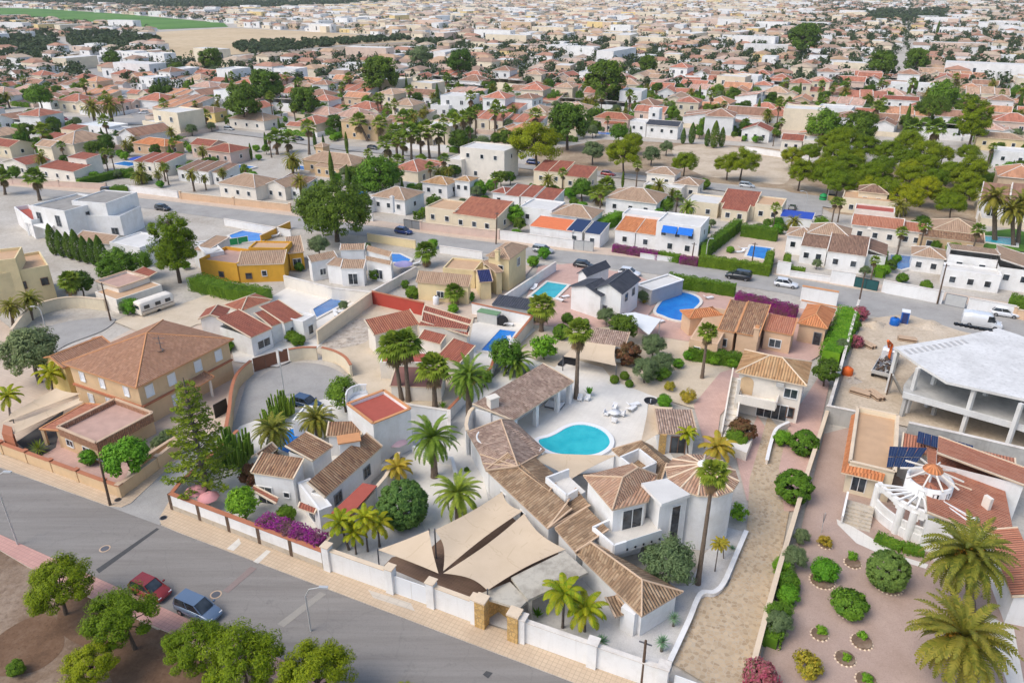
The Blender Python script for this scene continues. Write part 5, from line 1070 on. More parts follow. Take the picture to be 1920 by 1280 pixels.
# ---------------------------------------------------------------- walls and gates
wallrun('long white street wall of the villa between tall gate pillars', [(618, 1068), (735, 1110)], 2.5, .3, 'white', 'cap_cream', pill=9, pw=.75, ph=.45)
wallrun('white street wall of the villa up to the golden stone pillar', [(811, 1137), (893, 1168)], 2.5, .3, 'white', 'cap_cream', pill=12, pw=.75, ph=.45)
wallrun('long white street wall of the villa right of the stone pillars', [(978, 1201), (1110, 1248), (1240, 1294)], 2.4, .3, 'white', 'cap_white', pill=40, pw=.8, ph=.35)
for p, l in (((904, 1172), 'golden stone gate pillar left of the entrance recess'), ((965, 1198), 'golden stone gate pillar right of the entrance recess')):
    k = PT(p); mb = MB(); mb.box(k, .95, .95, 0, 3.0, -.45); t_ = thing('stone_pillar', l, 'pillar', tuple(k)); mb.build('shaft', 'stone_gold', t_); mb = MB(); mb.box(k, 1.1, 1.1, 3.001, 3.16, -.45); mb.build('cap_stone', 'cap_cream', t_)
wallrun('golden stone recess wall behind the pedestrian entrance', [(905, 1165), (935, 1145), (968, 1170)], 2.3, .3, 'stone_gold', 'cap_cream')
gate('white sliding gate of the villa under the shade sails', (742, 1113), (804, 1135), 2.1, 'shutter_white', 'frame_white'); gate('white gate at the foot of the stone driveway', (1262, 1300), (1380, 1345), 2.0, 'shutter_white', 'frame_white')
wallrun('cream party wall between white cottage and villa palms', [(611, 1014), (660, 966), (722, 894), (748, 848)], 2.0, .25, 'white_warm', 'cap_cream', at=2.0)
wallrun('white cottage wall with red tile coping and stone foot along pavement', [(326, 955), (612, 1066)], 2.1, .35, 'white', 'cap_brick', pill=4.4, pm='timber', pw=.42, ph=.0, base=(.75, 'stone_wall'))
wallrun('white cottage wall running up the side street under the norfolk pine', [(326, 955), (345, 930), (400, 880), (450, 832)], 1.9, .3, 'white', 'cap_brick')
wallrun('beige wall of the hipped house along the street pavement', [(8, 850), (200, 922), (229, 932)], 1.5, .3, 'beige', 'cap_brick', pill=4, pw=.45, ph=.15)
wallrun('beige wall of the hipped house along the side street', [(229, 932), (300, 878), (336, 848)], 1.6, .3, 'beige', 'cap_tan', pill=4, pw=.45, ph=.15)
wallrun('curved beige wall with brick coping around the cul de sac', smooth([(424, 800), (430, 765), (434, 730), (445, 700), (470, 676)], 4, False), 2.1, .3, 'beige', 'cap_brick', at=2.1)
wallrun('low beige garden wall above the orange leaved bed', [(262, 862), (302, 836), (330, 818)], 1.4, .3, 'beige', 'cap_tan', at=1.4)
gate('brown double gate at the top of the cul de sac', (478, 697), (520, 684), 2.1, 'wood_brown', 'frame_brown'); gate('small brown gate beside the wide brown gate', (526, 682), (541, 678), 2.1, 'wood_brown', 'frame_brown'); gate('dark metal gate between the beige house and round kerb', (405, 785), (428, 772), 2.0, 'metal_dark')
wallrun('cream wall with red coping left of the white meter niche', smooth([(544, 678), (570, 674), (596, 674)], 3, False), 2.0, .3, 'cream', 'cap_brick')
wallrun('curving cream wall right of the white meter niche', smooth([(606, 674), (630, 681), (650, 693), (660, 708)], 4, False), 2.0, .3, 'cream', 'cap_brick')
wallrun('tall plain beige wall beside the grey blue pool', [(597, 648), (698, 573)], 2.5, .25, 'cream', 'cap_cream')
wallrun('tall white wall behind the rust roofed house', [(532, 517), (622, 540), (696, 548)], 2.4, .25, 'white_warm', 'cap_white', at=2.4)
wallrun('dark red wall at the end of the rubble plot', [(697, 546), (795, 568)], 2.5, .25, 'redwall', 'cap_brick', at=2.5)
wallrun('white wall behind the red terrace of the cottage', [(757, 757), (842, 770), (842, 800)], 2.2, .25, 'white', 'cap_white', at=2.2)
wallrun('white wall with red coping below the date palm, beside the curved bay', [(840, 768), (873, 733), (920, 690), (932, 655)], 1.8, .25, 'white', 'cap_brick', at=1.8)
wallrun('white wall with red coping behind the dark blue pool', [(885, 568), (998, 592)], 2.1, .25, 'white', 'cap_brick', at=2.1); wallrun('white wall with red coping right of the dark blue pool', [(999, 592), (965, 634)], 2.1, .25, 'white_warm', 'cap_brick', at=2.1)
wallrun('slanting white wall left of the teal pool', [(1042, 491), (925, 568)], 2.0, .25, 'white', 'cap_white', at=2.0)
wallrun('grey cream wall right of the yellow house garden', [(780, 500), (700, 545)], 1.8, .25, 'white_warm', 'cap_white', at=1.8)
wallrun('long cream wall between stone driveway and pink gravel yard', [(1553, 765), (1515, 882), (1488, 975), (1462, 1060), (1437, 1150), (1412, 1245)], 1.7, .3, 'cream', 'cap_cream', at=1.7)
wallrun('concrete wall along the left of the building site', [(1611, 562), (1577, 685), (1555, 760)], 1.9, .25, 'concrete', 'cap_white', at=1.9); wallrun('bare concrete wall between building site and windmill house', [(1550, 760), (1614, 773)], 2.4, .25, 'concrete', 'cap_white', at=2.4)
wallrun('tall grey rendered wall behind the windmill house roofs', [(1704, 792), (1796, 812), (1960, 850)], 4.3, .3, 'concrete', 'cap_white', at=4.3)
wallrun('low white curving wall edging the white gravel and stone driveway', smooth([(1255, 1248), (1290, 1172), (1312, 1122), (1338, 1118), (1356, 1100), (1378, 1050), (1398, 1003)], 4, False), .55, .3, 'white', 'white')
wallrun('low white curving wall by the guest house shrubs', smooth([(1436, 872), (1445, 835), (1455, 812), (1478, 800)], 4, False), .7, .25, 'white_warm', 'white')
wallrun('white garden wall below the date palms of the villa', [(775, 850), (810, 868), (848, 872), (855, 900)], 1.0, .25, 'white', 'white')
wallrun('cream wall along the round turning place at the left', smooth([(28, 640), (60, 600), (105, 582), (150, 577), (200, 582)], 4, False), 2.0, .3, 'cream', 'cap_cream')
for a, b, h, m, l in (((-60, 342), (200, 356), 1.6, 'pinkish', 'pinkish wall at the far left of the second street'), ((238, 360), (335, 372), 1.8, 'white', 'white stretch of wall above the modern villa'), ((340, 374), (545, 397), 1.8, 'peach', 'pale peach wall along the far side of the second street'), ((586, 401), (700, 416), 1.9, 'white', 'white wall behind the big umbrella pine'),
        ((790, 432), (935, 449), 1.9, 'pinkish', 'pinkish wall with little posts right of the dark gate'), ((938, 450), (1075, 468), 2.1, 'white', 'white wall with orange canopy behind it'), ((1200, 484), (1310, 497), 1.0, 'white', 'low white wall under the purple bougainvillea'), ((1455, 514), (1480, 518), 2.6, 'white', 'white meter pillar beside the square hedges'), ((1480, 519), (1555, 530), 1.2, 'white', 'low white wall in front of small clipped hedges'),
        ((1555, 531), (1600, 538), 2.6, 'white', 'tall white wall left of the green screen gate'), ((1652, 548), (1765, 570), 2.3, 'white', 'tall white wall with an arched door on the second street'), ((1812, 580), (1900, 596), 2.1, 'white', 'white wall behind the parked van'), ((1900, 596), (1990, 615), 1.6, 'peach', 'peach wall at the right end of the second street')):
    wallrun(l, [a, b], h, .3, m, 'cap_white' if m == 'white' else 'cap_cream', pill=14 if m != 'white' else None)
gate('dark grey double gate in the pinkish wall', (758, 427), (788, 432), 2.0, 'frame_grey', 'metal_dark'); gate('grey panelled gate under the carport solar panels', (1076, 469), (1112, 473), 2.2, 'metal_pale', 'frame_grey'); gate('dark green screened gate on the second street', (1600, 538), (1644, 547), 2.0, 'dark_green_sheet', 'metal_dark'); gate('grey metal double gate opposite the van', (1770, 571), (1808, 579), 2.1, 'metal_pale', 'frame_grey')
wallrun('yellow wall with little shrubs behind the bright blue pool', [(690, 452), (780, 466)], 1.7, .25, 'cream_yellow', 'cap_cream'); wallrun('white wall behind the yellow house tower', [(825, 474), (905, 486)], 1.5, .25, 'white', 'cap_white'); wallrun('ochre wall running up to the umbrella pine', [(490, 455), (545, 428)], 1.6, .25, 'ochre', 'cap_cream')
wallrun('white wall along the street above the blue pool', [(420, 410), (545, 432)], 1.6, .25, 'white', 'cap_white', at=1.6); wallrun('peach street wall between two white gates', [(1500, 577), (1575, 592)], 1.4, .25, 'white', 'cap_orange'); wallrun('orange topped white gateway of the peach house', [(1500, 562), (1568, 574)], 2.6, .5, 'white', 'cap_orange')
wallrun('white perimeter wall of the vacant plot behind the pines', [(1395, 285), (1560, 310)], 1.8, .3, 'white', 'cap_white'); wallrun('long white wall behind the tall palm cluster', [(820, 282), (960, 300)], 2.0, .3, 'white', 'cap_white')
gate('green windbreak screen in front of the blue pool', (428, 462), (466, 456), 1.6, 'green_panel', 'frame_white', 'windbreak')
# ---------------------------------------------------------------- hedges and climbers
hedge('clipped green hedge in front of the peach house', [(1292, 650), (1392, 665)], 1.7, 2.0, at=2.0); hedge('clipped hedge between blue rounded pool and the second street', [(1254, 512), (1380, 533)], 1.5, 2.4, at=2.4); hedge('purple bougainvillea hedge above the peach house roofs', [(1382, 547), (1496, 574)], 1.6, 2.2, 'bougain', at=2.2)
hedge('tall clipped hedge left of the square pool', [(1322, 458), (1386, 410)], 1.9, 2.8, at=2.8); hedge('tall clipped hedge behind the square pool', [(1392, 420), (1460, 430)], 1.7, 2.8, at=2.8); hedge('clipped hedge between square pool and street', [(1312, 478), (1446, 496)], 1.6, 2.2, at=2.2); hedge('short clipped hedge right of the square pool', [(1440, 494), (1446, 468)], 1.4, 2.2, at=2.2)
hedge('small clipped hedge left of the white many roofed house', [(1474, 500), (1478, 474)], 1.2, 1.8, at=1.8); hedge('low clipped hedge along the white house front', [(1476, 498), (1510, 504)], 1.5, 1.5, at=1.5); hedge('bright green hedge beside the grey covered pool', [(1650, 508), (1656, 468)], 1.8, 1.4, 'leaf_bright', at=1.4); hedge('dark clipped hedge at the right edge by the street', [(1895, 555), (1960, 568)], 4, 2.2, at=2.2)
hedge('purple bougainvillea over the low white wall by blue awnings', [(1150, 458), (1235, 472)], 1.5, 1.6, 'bougain', at=1.6); hedge('dark green climbers between purple bougainvillea', [(1236, 471), (1275, 478)], 1.4, 1.6, 'leaf_broad', at=1.6); hedge('small purple bougainvillea by the lamp post', [(1276, 479), (1310, 484)], 1.3, 1.6, 'bougain', at=1.6)
hedge('purple bougainvillea tumbling over the white cottage wall', [(490, 972), (548, 992), (604, 1013)], 1.7, 2.6, 'bougain', at=2.3, dens=90)
hedge('wide dense hedge below the ochre house', [(365, 520), (430, 538), (500, 548)], 3.4, 2.4, 'leaf_broad', at=2.0); hedge('long clipped hedge above the modern villa', [(145, 336), (225, 318), (250, 316)], 2.0, 2.0, at=2.0); hedge('clipped hedge behind the terracotta row roofs', [(210, 352), (240, 352)], 3, 1.6, at=1.2)
hedge('bright green hedge beside the white gable house', [(1125, 415), (1165, 398)], 3, 2.2, 'leaf_bright', at=2); hedge('low hedge on the terrace of the white block', [(1255, 415), (1330, 428)], 1.6, 1.6, at=1.2); hedge('hedge strip by the lawn at far right', [(1830, 325), (1935, 335)], 3, 2.4, 'leaf_dark', at=2)
hedge('planted bed along the round porch of the windmill house', [(1640, 1012), (1690, 1032), (1730, 1040)], 1.4, .7, 'leaf_broad'); hedge('mixed leafy border inside the cream wall, lower part', [(1440, 1215), (1462, 1150)], 1.6, 1.3, 'leaf_broad')
hedge('green climber border beside the building site wall', [(1590, 595), (1570, 650), (1555, 680)], 3.2, 2.0, 'leaf_bright', dens=50)
# ---------------------------------------------------------------- trees near the camera
PG = 'pines on the bare slope'
for c, rp, k, l in (((108, 1088), 76, 1, 'broad green pine on bare soil, leftmost beside the pink pavement'), ((240, 1152), 80, 2, 'round crowned pine in front of the red car'), ((165, 1242), 60, 0, 'yellow green pine at the bottom edge, below the two bigger pines'), ((375, 1200), 72, 1, 'green pine below the blue car, left half of a pair'), ((455, 1225), 92, 2, 'large green pine below the blue car, right half of a pair'), ((605, 1252), 88, 0, 'yellow green pine at the bottom edge under the street lamp'), ((765, 1290), 28, 0, 'small pine top at the bottom edge, right of the others')):
    bush('pine%d' % k, l, (c[0] - 4, c[1] + 6), rp * .87, 'pine_tree', PG)
bush('bush0', 'lone dark shrub on dry soil at the lower left', (29, 1252), 18)
t_ = PT((390, 925)); put('norfolk', 'norfolk_pine', 'tall tiered norfolk pine at the side street corner', t_, topz(t_, 700) / 9.5 * .97, .3)
FG = 'palms in the villa garden'
palm('date0', 'date palm with stout trunk on white terrace above the other', (815, 895), (813, 820), 56, group=FG); palm('date0', 'date palm between round olive bush and the shade sails', (860, 978), (856, 925), 54, group=FG)
palm('date0', 'date palm beside the pool house gable', (880, 785), (880, 705), 50); palm('date0', 'bushy date palm left of the pool house roof', (975, 700), (968, 678), 42)
palm('fan2', 'stocky fan palm with dry skirt in front of red yard', (816, 765), (812, 690), 36, group='fan palms by the red roofs'); palm('fan0', 'tall fan palm, left of a close pair by red roofs', (754, 752), (738, 650), 36, group='fan palms by the red roofs'); palm('fan0', 'tall fan palm, right of a close pair by red roofs', (766, 754), (760, 645), 36, group='fan palms by the red roofs')
palm('fan1', 'very tall thin fan palm leaning beside the round tower', (1308, 1096), (1336, 888), 34); palm('fan1', 'tall fan palm at the corner of the pool house', (1080, 748), (1086, 622), 30); palm('fan1', 'tall single fan palm on tan gravel near the peach house', (1316, 710), (1324, 622), 22); palm('fan2', 'fan palm between slate house pool and sail carport', (1015, 622), (1016, 575), 30)
QG = 'young yellow green palms behind the villa wall'
for b, t, r_, k, l in (((655, 1032), (637, 978), 34, 'queen0', 'leftmost of the young feather palms by the cottage red canopy'), ((668, 1040), (664, 1000), 26, 'queen0', 'low young feather palm, second of the row by the canopy'), ((690, 1035), (684, 970), 30, 'queen1', 'tallest of the young feather palms by the cottage'), ((712, 1026), (706, 980), 32, 'queen0', 'rightmost of the young feather palms next to the round bush'), ((752, 905), (745, 876), 30, 'queeny', 'yellow leaved feather palm above the round bush'),
        ((1055, 1178), (1062, 1112), 44, 'queen1', 'large yellow green feather palm under the concrete canopy'), ((1096, 1185), (1104, 1142), 42, 'queen1', 'feather palm right of the larger one at the wall'), ((1340, 1072), (1344, 1020), 16, 'queeny', 'small yellow palm on white gravel by the round tower'), ((1357, 1048), (1356, 1018), 14, 'queeny', 'smallest palm on white gravel behind the small yellow one'), ((1345, 870), (1345, 838), 36, 'queeny', 'golden feather palm behind the round tower roof'), ((1290, 860), (1288, 812), 22, 'queen0', 'green feather palm at the outbuilding corner')):
    palm(k, l, b, t, r_, group=QG)
palm('date1', 'big fruiting date palm beside the windmill house', (1822, 1150), (1815, 1040), 88, group='big date palms in the pink gravel yard'); palm('date1', 'big yellowing date palm at the lower right corner', (1806, 1290), (1805, 1195), 100, group='big date palms in the pink gravel yard')
palm('date3', 'date palm behind the white cottage, left of two', (515, 855), (512, 806), 44); palm('date3', 'date palm behind the white cottage, by the parked car', (598, 825), (596, 785), 42)
bush('ball', 'large round clipped bush on white gravel by the sails', (755, 946), 47); bush('olive0', 'wide dense olive below the balcony of the villa', (1256, 1056), 54, 'olive_tree'); bush('ball', 'round grey green bush casting shade on pink gravel', (1666, 1070), 38)
bush('broad0', 'dark shrubby tree at the edge of the cul de sac', (645, 735), 34, 'tree'); bush('olive1', 'wide grey green shrub left of the beige house', (58, 660), 56, 'shrub'); bush('citrus', 'bright green citrus tree at the beige house corner', (236, 856), 42, 'citrus_tree'); bush('citrus', 'small bright citrus tree behind the cottage wall', (455, 942), 32, 'citrus_tree')
t_ = PT((445, 868)); put('cactus', 'cactus_clump', 'tall candelabra cactus clump behind the norfolk pine', t_, 1.5, group='cactus clumps'); t_ = PT((515, 800)); put('cactus', 'cactus_clump', 'cactus clump at the cul de sac kerb', t_, 1.0, group='cactus clumps')
t_ = PT((532, 780)); put('cactus', 'cactus_clump', 'taller cactus clump beside the covered parking space', t_, 1.15, group='cactus clumps')
for k, c, rp, nm, l in (('redbush', (470, 890), 22, 'shrub', 'brownish shrub left of the white cottage'), ('bush0', (537, 963), 19, 'shrub', 'round shrub with pale flowers at the cottage front'), ('broad1', (948, 662), 33, 'tree', 'dense round tree beside the dark blue pool'), ('loose', (1022, 652), 30, 'tree', 'open branched tree on tan gravel by the carport'), ('ballhedge', (1052, 622), 16, 'shrub', 'neat bright shrub ball left of the carport roof'), ('darktree', (1168, 612), 28, 'tree', 'dense dark green tree behind the carport roof'), ('redbush', (1178, 664), 24, 'shrub', 'reddish bronze bush right of the tan sail'), ('olive0', (1225, 648), 26, 'olive_tree', 'grey olive tree at the back of the gravel garden'), ('olive1', (1243, 680), 24, 'olive_tree', 'grey olive tree at the front right of the trio'), ('olive1', (1210, 692), 26, 'olive_tree', 'grey olive tree at the front left of the trio'),
        ('ballhedge', (1152, 711), 9, 'shrub', 'small dark ball shrub by the sail post, left'), ('ballhedge', (1171, 704), 9, 'shrub', 'small dark ball shrub by the sail post, middle'), ('ballhedge', (1180, 719), 8, 'shrub', 'small dark ball shrub on the terrace edge'), ('bush1', (1292, 666), 12, 'shrub', 'lollipop shrub left of the tall single fan palm'), ('bush1', (1340, 674), 12, 'shrub', 'lollipop shrub right of the tall single fan palm'), ('bush1', (1373, 680), 12, 'shrub', 'lollipop shrub next to the amber roof'), ('goldbush', (1256, 724), 12, 'shrub', 'little golden palm shrub by the satellite dish'), ('goldbush', (1291, 742), 16, 'shrub', 'yellow green shrub on gravel above the outbuilding'), ('bush1', (1246, 752), 15, 'shrub', 'low green shrub behind the small tan sail'), ('redbush', (1392, 808), 26, 'shrub', 'dark red and green bush before the guest house'), ('bush0', (1382, 822), 22, 'shrub', 'green bush at the guest house stairs'), ('bush1', (1468, 822), 18, 'shrub', 'small shrub inside the curving low wall'),
        ('ballhedge', (1509, 830), 26, 'shrub', 'clipped bush by the cream wall, behind the other'), ('ballhedge', (1490, 912), 34, 'shrub', 'large clipped bush by the cream wall'), ('bush1', (1548, 1070), 26, 'shrub', 'bright spreading shrub in a stone ring'), ('ring', (1593, 1132), 36, 'shrub', 'bare middled shrub forming a leafy ring'), ('goldbush', (1547, 1014), 14, 'shrub', 'golden shrub by the rotary clothes line'), ('loose', (1598, 1042), 11, 'shrub', 'tiny sapling in a white stone ring'), ('loose', (1540, 1182), 12, 'shrub', 'sapling in a stone ring, lower left'), ('loose', (1618, 1192), 11, 'shrub', 'sapling in a stone ring, lower middle'), ('loose', (1587, 1232), 10, 'shrub', 'sapling in a stone ring near the lower edge'), ('goldbush', (1515, 1245), 30, 'shrub', 'loose yellow green bush at the lower edge'), ('pinkbush', (1425, 1265), 34, 'shrub', 'pink flowering oleander at the bottom of the driveway'), ('loose', (1625, 1272), 12, 'shrub', 'sapling in a stone ring cut by the lower edge'),
        ('loose', (1384, 960), 20, 'shrub', 'leafy plants against the round tower'), ('banana', (1105, 735), 18, 'plant', 'broad leaved plant in a pot beside two white chairs'), ('banana', (830, 760), 14, 'plant', 'broad leaved plant beside the stocky palm'), ('banana', (1008, 1150), 20, 'plant', 'spiky leaved plant below the concrete canopy'), ('olive1', (1490, 1045), 26, 'shrub', 'blue green fronds leaning over the cream wall'), ('bush0', (1478, 1090), 24, 'shrub', 'leafy shrub inside the cream wall, middle'), ('broad0', (1460, 1150), 26, 'shrub', 'dark shrub inside the cream wall, lower'), ('bush1', (870, 712), 22, 'tree', 'bright bushy tree with orange blossom by palm'), ('broad1', (908, 706), 18, 'tree', 'round tree between date palm and pool house'), ('darktree', (1550, 695), 26, 'tree', 'broad leafed tree by the cream guest house'), ('bush1', (1585, 600), 14, 'shrub', 'green shrub at the orange lodge corner'), ('pinkbush', (1612, 588), 16, 'shrub', 'pink oleander by the concrete site wall'), ('pinkbush', (1606, 640), 14, 'shrub', 'dry pinkish bush inside the site wall'), ('bush0', (875, 880), 6, 'shrub', 'tiny shrub on the steps near the upper date palm'), ('olive0', (1137, 592), 18, 'shrub', 'grey green shrub under the slate house'), ('goldbush', (1213, 562), 10, 'shrub', 'yellow shrub by the grey carport')):
    bush(k, l, c, rp, nm)
for p, s, l in (((1240, 1222), 1.0, 'blue green yucca near the white corner pillar'), ((1262, 1175), .9, 'blue green yucca at the villa corner wall')): put('yucca', 'yucca', l, PT(p), s)
for p, s, l in (((1128, 1205), 1.0, 'blue green agave behind the white street wall'), ((1372, 1030), .7, 'agave on white gravel by the small yellow palms'), ((985, 1170), .7, 'agave right of the golden stone pillar')): put('agave', 'agave', l, PT(p), s)
put('cordyline', 'yucca', 'spiky plant by the parking of the beige house', PT((75, 850)), 1.2); palm('queen0', 'palm with light fronds left of the beige house', (100, 745), (95, 700), 30); palm('queen0', 'palm beside the white poolside at the left edge', (20, 790), (15, 742), 28)
MG = 'trees of the middle ground'
bush('bigpine', 'huge dark umbrella pine beside the second street', (626, 393), 74, 'pine_tree', MG); bush('tallpine', 'tall yellow green pine above the caravan', (323, 458), 44, 'pine_tree', MG)
for k in range(7): put('conifer', 'conifer', 'dark conifer in the row below the modern villa, %s from left' % ('first second third fourth fifth sixth seventh'.split()[k]), PT((105 + 15 * k, 478 + 4 * k)), .95 + .15 * (k % 3 == 0), group='conifer row')
for k, c, rp, l in (('broad0', (222, 490), 30, 'green tree in front of the small brown gable cottage'), ('broad1', (262, 492), 24, 'green tree beside the tall yellow green pine'), ('darktree', (150, 530), 24, 'dark tree beside the yellow block'), ('broad0', (205, 505), 24, 'leafy tree above the low bungalow'), ('olive0', (597, 460), 22, 'round grey shrub left of the white brown roofed house'), ('bush1', (245, 575), 18, 'green bush behind the caravan'), ('broad1', (705, 328), 40, 'wide dark tree behind the brown hip house'), ('darktree', (665, 330), 20, 'dark tree left of the wide dark tree'), ('bush1', (1000, 490), 12, 'bright tree at the slate house wall'), ('bush1', (1020, 475), 13, 'bright shrub behind the parked silver car'), ('bush0', (790, 300), 12, 'shrub by the long white wall')):
    bush(k, l, c, rp, 'tree')
for b, t, r_, k, l in (((133, 570), (130, 528), 24, 'fan2', 'fan palm beside the yellow block'), ((60, 600), (55, 560), 26, 'date2', 'bushy palm at the round turning place'), ((25, 610), (20, 575), 26, 'date2', 'bushy palm at the far left by the turning place'), ((853, 572), (853, 548), 22, 'fan2', 'fan palm before the yellow house'), ((800, 500), (798, 472), 24, 'fan2', 'fan palm by the bright blue pool, right'), ((75, 376), (65, 332), 22, 'fan0', 'tall fan palm at the second street, far left'), ((10, 365), (5, 330), 18, 'fan0', 'fan palm cut by the left edge'), ((1865, 452), (1865, 370), 38, 'date2', 'tall date palm by the pale pool, left of three'), ((1900, 462), (1898, 395), 34, 'date2', 'tall date palm by the pale pool, middle of three'), ((1908, 458), (1916, 380), 34, 'date2', 'tall date palm by the pale pool, right of three'), ((1290, 415), (1290, 388), 22, 'date0', 'date palm behind the white block with blue awnings'), ((1140, 370), (1138, 348), 20, 'fan2', 'fan palm by the brown hip house'), ((1128, 385), (1122, 362), 20, 'fan2', 'second fan palm by the brown hip house')):
    palm(k, l, b, t, r_)
# ---------------------------------------------------------------- vehicles
def loft(mb, st, mi=0):
    rows = []
    for x, w, zb, zt in st: zm = zb + (zt - zb) * .55; rows.append([(x, -w * .9, zb), (x, -w, zb + .1), (x, -w, zm), (x, -w * .96, zt - .05), (x, -w * .82, zt), (x, w * .82, zt), (x, w * .96, zt - .05), (x, w, zm), (x, w, zb + .1), (x, w * .9, zb)])
    mb.grid(rows, mi, True, True); mb.add(rows[-1], mi); mb.add(rows[0][::-1], mi)
def car_parts(root, paint, L=4.2, Hh=1.48, W=1.78, kind='hatch'):
    k = L / 4.2; w = W / 2; bz = .62 * Hh
    mb = MB()
    if kind == 'van':
        loft(mb, [(-L / 2, w * .93, .45, bz * 1.0), (-L / 2 + .1, w, .3, Hh * .97), (-L / 4, w, .28, Hh), (L * .12, w, .28, Hh), (L * .22, w * .98, .28, Hh * .97), (L * .24, w * .98, .28, bz * .98), (L * .40, w * .93, .28, bz * .78), (L * .5, w * .78, .36, bz * .62)])
    else:
        loft(mb, [(-2.1 * k, w * .78, .45, bz * .86), (-2.02 * k, w * .92, .3, bz * .97), (-1.2 * k, w * .99, .22, bz * 1.02), (0, w, .22, bz), (.95 * k, w * .99, .22, bz * .97), (1.7 * k, w * .93, .24, bz * .84), (2.0 * k, w * .84, .3, bz * .70), (2.1 * k, w * .7, .4, bz * .58)])
    mb.build('body', paint, root)
    if kind == 'van': xb0, xb1, xt0, xt1, zt, zb = L * .10, L * .345, L * .11, L * .225, Hh * .95, bz * .86
    else: xb0, xb1, xt0, xt1 = {'hatch': (-1.95, .98, -1.55, .22), 'sedan': (-1.55, .95, -.95, .2), 'mpv': (-2.0, 1.15, -1.85, .35)}[kind]; xb0, xb1, xt0, xt1 = xb0 * k, xb1 * k, xt0 * k, xt1 * k; zt, zb = Hh - .05, bz * .97
    wb, wt = w * .90, w * .72
    if kind == 'van': wb = wt = w * 1.01
    B = [Vector((xb0, -wb, zb)), Vector((xb1, -wb * .9, zb)), Vector((xb1, wb * .9, zb)), Vector((xb0, wb, zb))]; T = [Vector((xt0, -wt, zt)), Vector((xt1, -wt, zt)), Vector((xt1, wt, zt)), Vector((xt0, wt, zt))]
    def pane(nm, a, b, c, d, off):
        mb = MB(); mb.add([a + off, b + off, c + off, d + off]); mb.add([d, c, b, a]); return mb.build(nm, 'glass', root)
    pane('windscreen', B[1].lerp(B[2], .06), B[1].lerp(B[2], .94), T[1].lerp(T[2], .94), T[1].lerp(T[2], .06), Vector((.015, 0, .015)))
    for s, i, j in ((-1, 0, 1), (1, 3, 2)):
        q = [B[i].lerp(B[j], .04), B[i].lerp(B[j], .97), T[i].lerp(T[j], .95), T[i].lerp(T[j], .06)]; pane('side_window', q[0], q[1], q[2], q[3], Vector((0, s * .015, 0)))
    if kind != 'van':
        pane('rear_window', B[0].lerp(B[3], .08), B[0].lerp(B[3], .92), T[0].lerp(T[3], .92), T[0].lerp(T[3], .08), Vector((-.015, 0, .01)))
        mb = MB(); m2 = Vector((0, 0, .05)); e = Vector((0, 0, -.01)); mb.add([v + m2 * (.9) for v in T])
        for i in range(4): mb.add([T[i] + e, T[(i + 1) % 4] + e, T[(i + 1) % 4] + m2 * .9, T[i] + m2 * .9])
        for i in range(4): mb.bar(B[i], T[i], .07, .07)
        for s, i, j in ((-1, 0, 1), (1, 3, 2)): mb.bar(B[i].lerp(B[j], .5), T[i].lerp(T[j], .5) + Vector((0, s * .02, 0)), .06, .06)
        mb.build('roof_panel', paint, root)
    for sx in (-1.28 * k if kind != 'van' else -L * .30, 1.32 * k if kind != 'van' else L * .33):
        for s in (-1, 1):
            wr = .32 if kind != 'van' else .35; mb = MB(); mb.tube([(sx, s * (w - .2), wr), (sx, s * (w + .02), wr)], wr, 14); wl = mb.build('wheel', 'rubber', root); mb = MB(); mb.tube([(sx, s * (w + .0), wr), (sx, s * (w + .035), wr)], wr * .6, 10); mb.build('rim', 'chrome', wl)
    f = L / 2 - .12
    for s in (-1, 1):
        mb = MB(); mb.box((f - .04, s * w * .62), .16, .32, bz * .56, bz * .72); mb.build('headlight', 'lamp_clear', root); mb = MB(); mb.box((-L / 2 + .06, s * w * .72), .1, .22, bz * .62, bz * .9); mb.build('tail_light', 'lamp_red', root)
        if kind != 'van' or True: mb = MB(); mb.box((xb1 - .25, s * (w + .1)), .12, .2, zb + .02, zb + .16); mb.build('wing_mirror', paint, root)
CARS = {}
def car(label, p, paint, kind='hatch', L=4.2, Hh=1.48, d=None, flip=False, z=.01, name='parked_car', cat='car', W=1.78):
    loc = PT(p); loc.z = z; d = d or U; root = thing(name, label, cat, (0, 0, 0), 'parked vehicles' if cat == 'car' else None); car_parts(root, paint, L, Hh, W, kind)
    root.location = loc; root.rotation_euler = (0, 0, math.atan2(d.y, d.x) + (math.pi if flip else 0)); return root
car('dusty red small car parked at the pink pavement', (284, 1112), 'paint_red', L=4.0); car('steel blue people carrier parked behind the pine', (374, 1150), 'paint_steel', 'mpv', 4.4, 1.62)
car('dark blue hatchback in front of the dark grey gate', (757, 438), 'paint_navy', 'hatch', 4.1); car('silver estate car along the white wall', (1018, 473), 'paint_silver', 'mpv', 4.5, 1.5); car('black van like car by the clipped hedge', (1384, 523), 'paint_black', 'mpv', 4.8, 1.85, flip=True); car('white hatchback on the street below low hedges', (1473, 537), 'paint_white', 'hatch', 4.2)
car('white car half hidden behind the slate roofs, right', (1180, 516), 'paint_white', 'hatch'); car('dark roofed car half hidden behind the slate roofs, left', (1095, 502), 'paint_black', 'hatch'); car('black car at the left end of the second street', (203, 361), 'paint_black'); car('dark car above the tall yellow green pine', (306, 394), 'paint_black'); car('dark car on the short side road by the vacant plot', (1485, 395), 'paint_black', d=V); car('white hatchback at the right edge behind the van', (1882, 592), 'paint_white')
car('blue car at the shaded end of the cul de sac', (576, 762), 'paint_blue', d=U, L=4.3); car('white panel van on the street beside the building site', (1838, 612), 'paint_white', 'van', 5.7, 2.4, name='panel_van', cat='van', W=2.0)
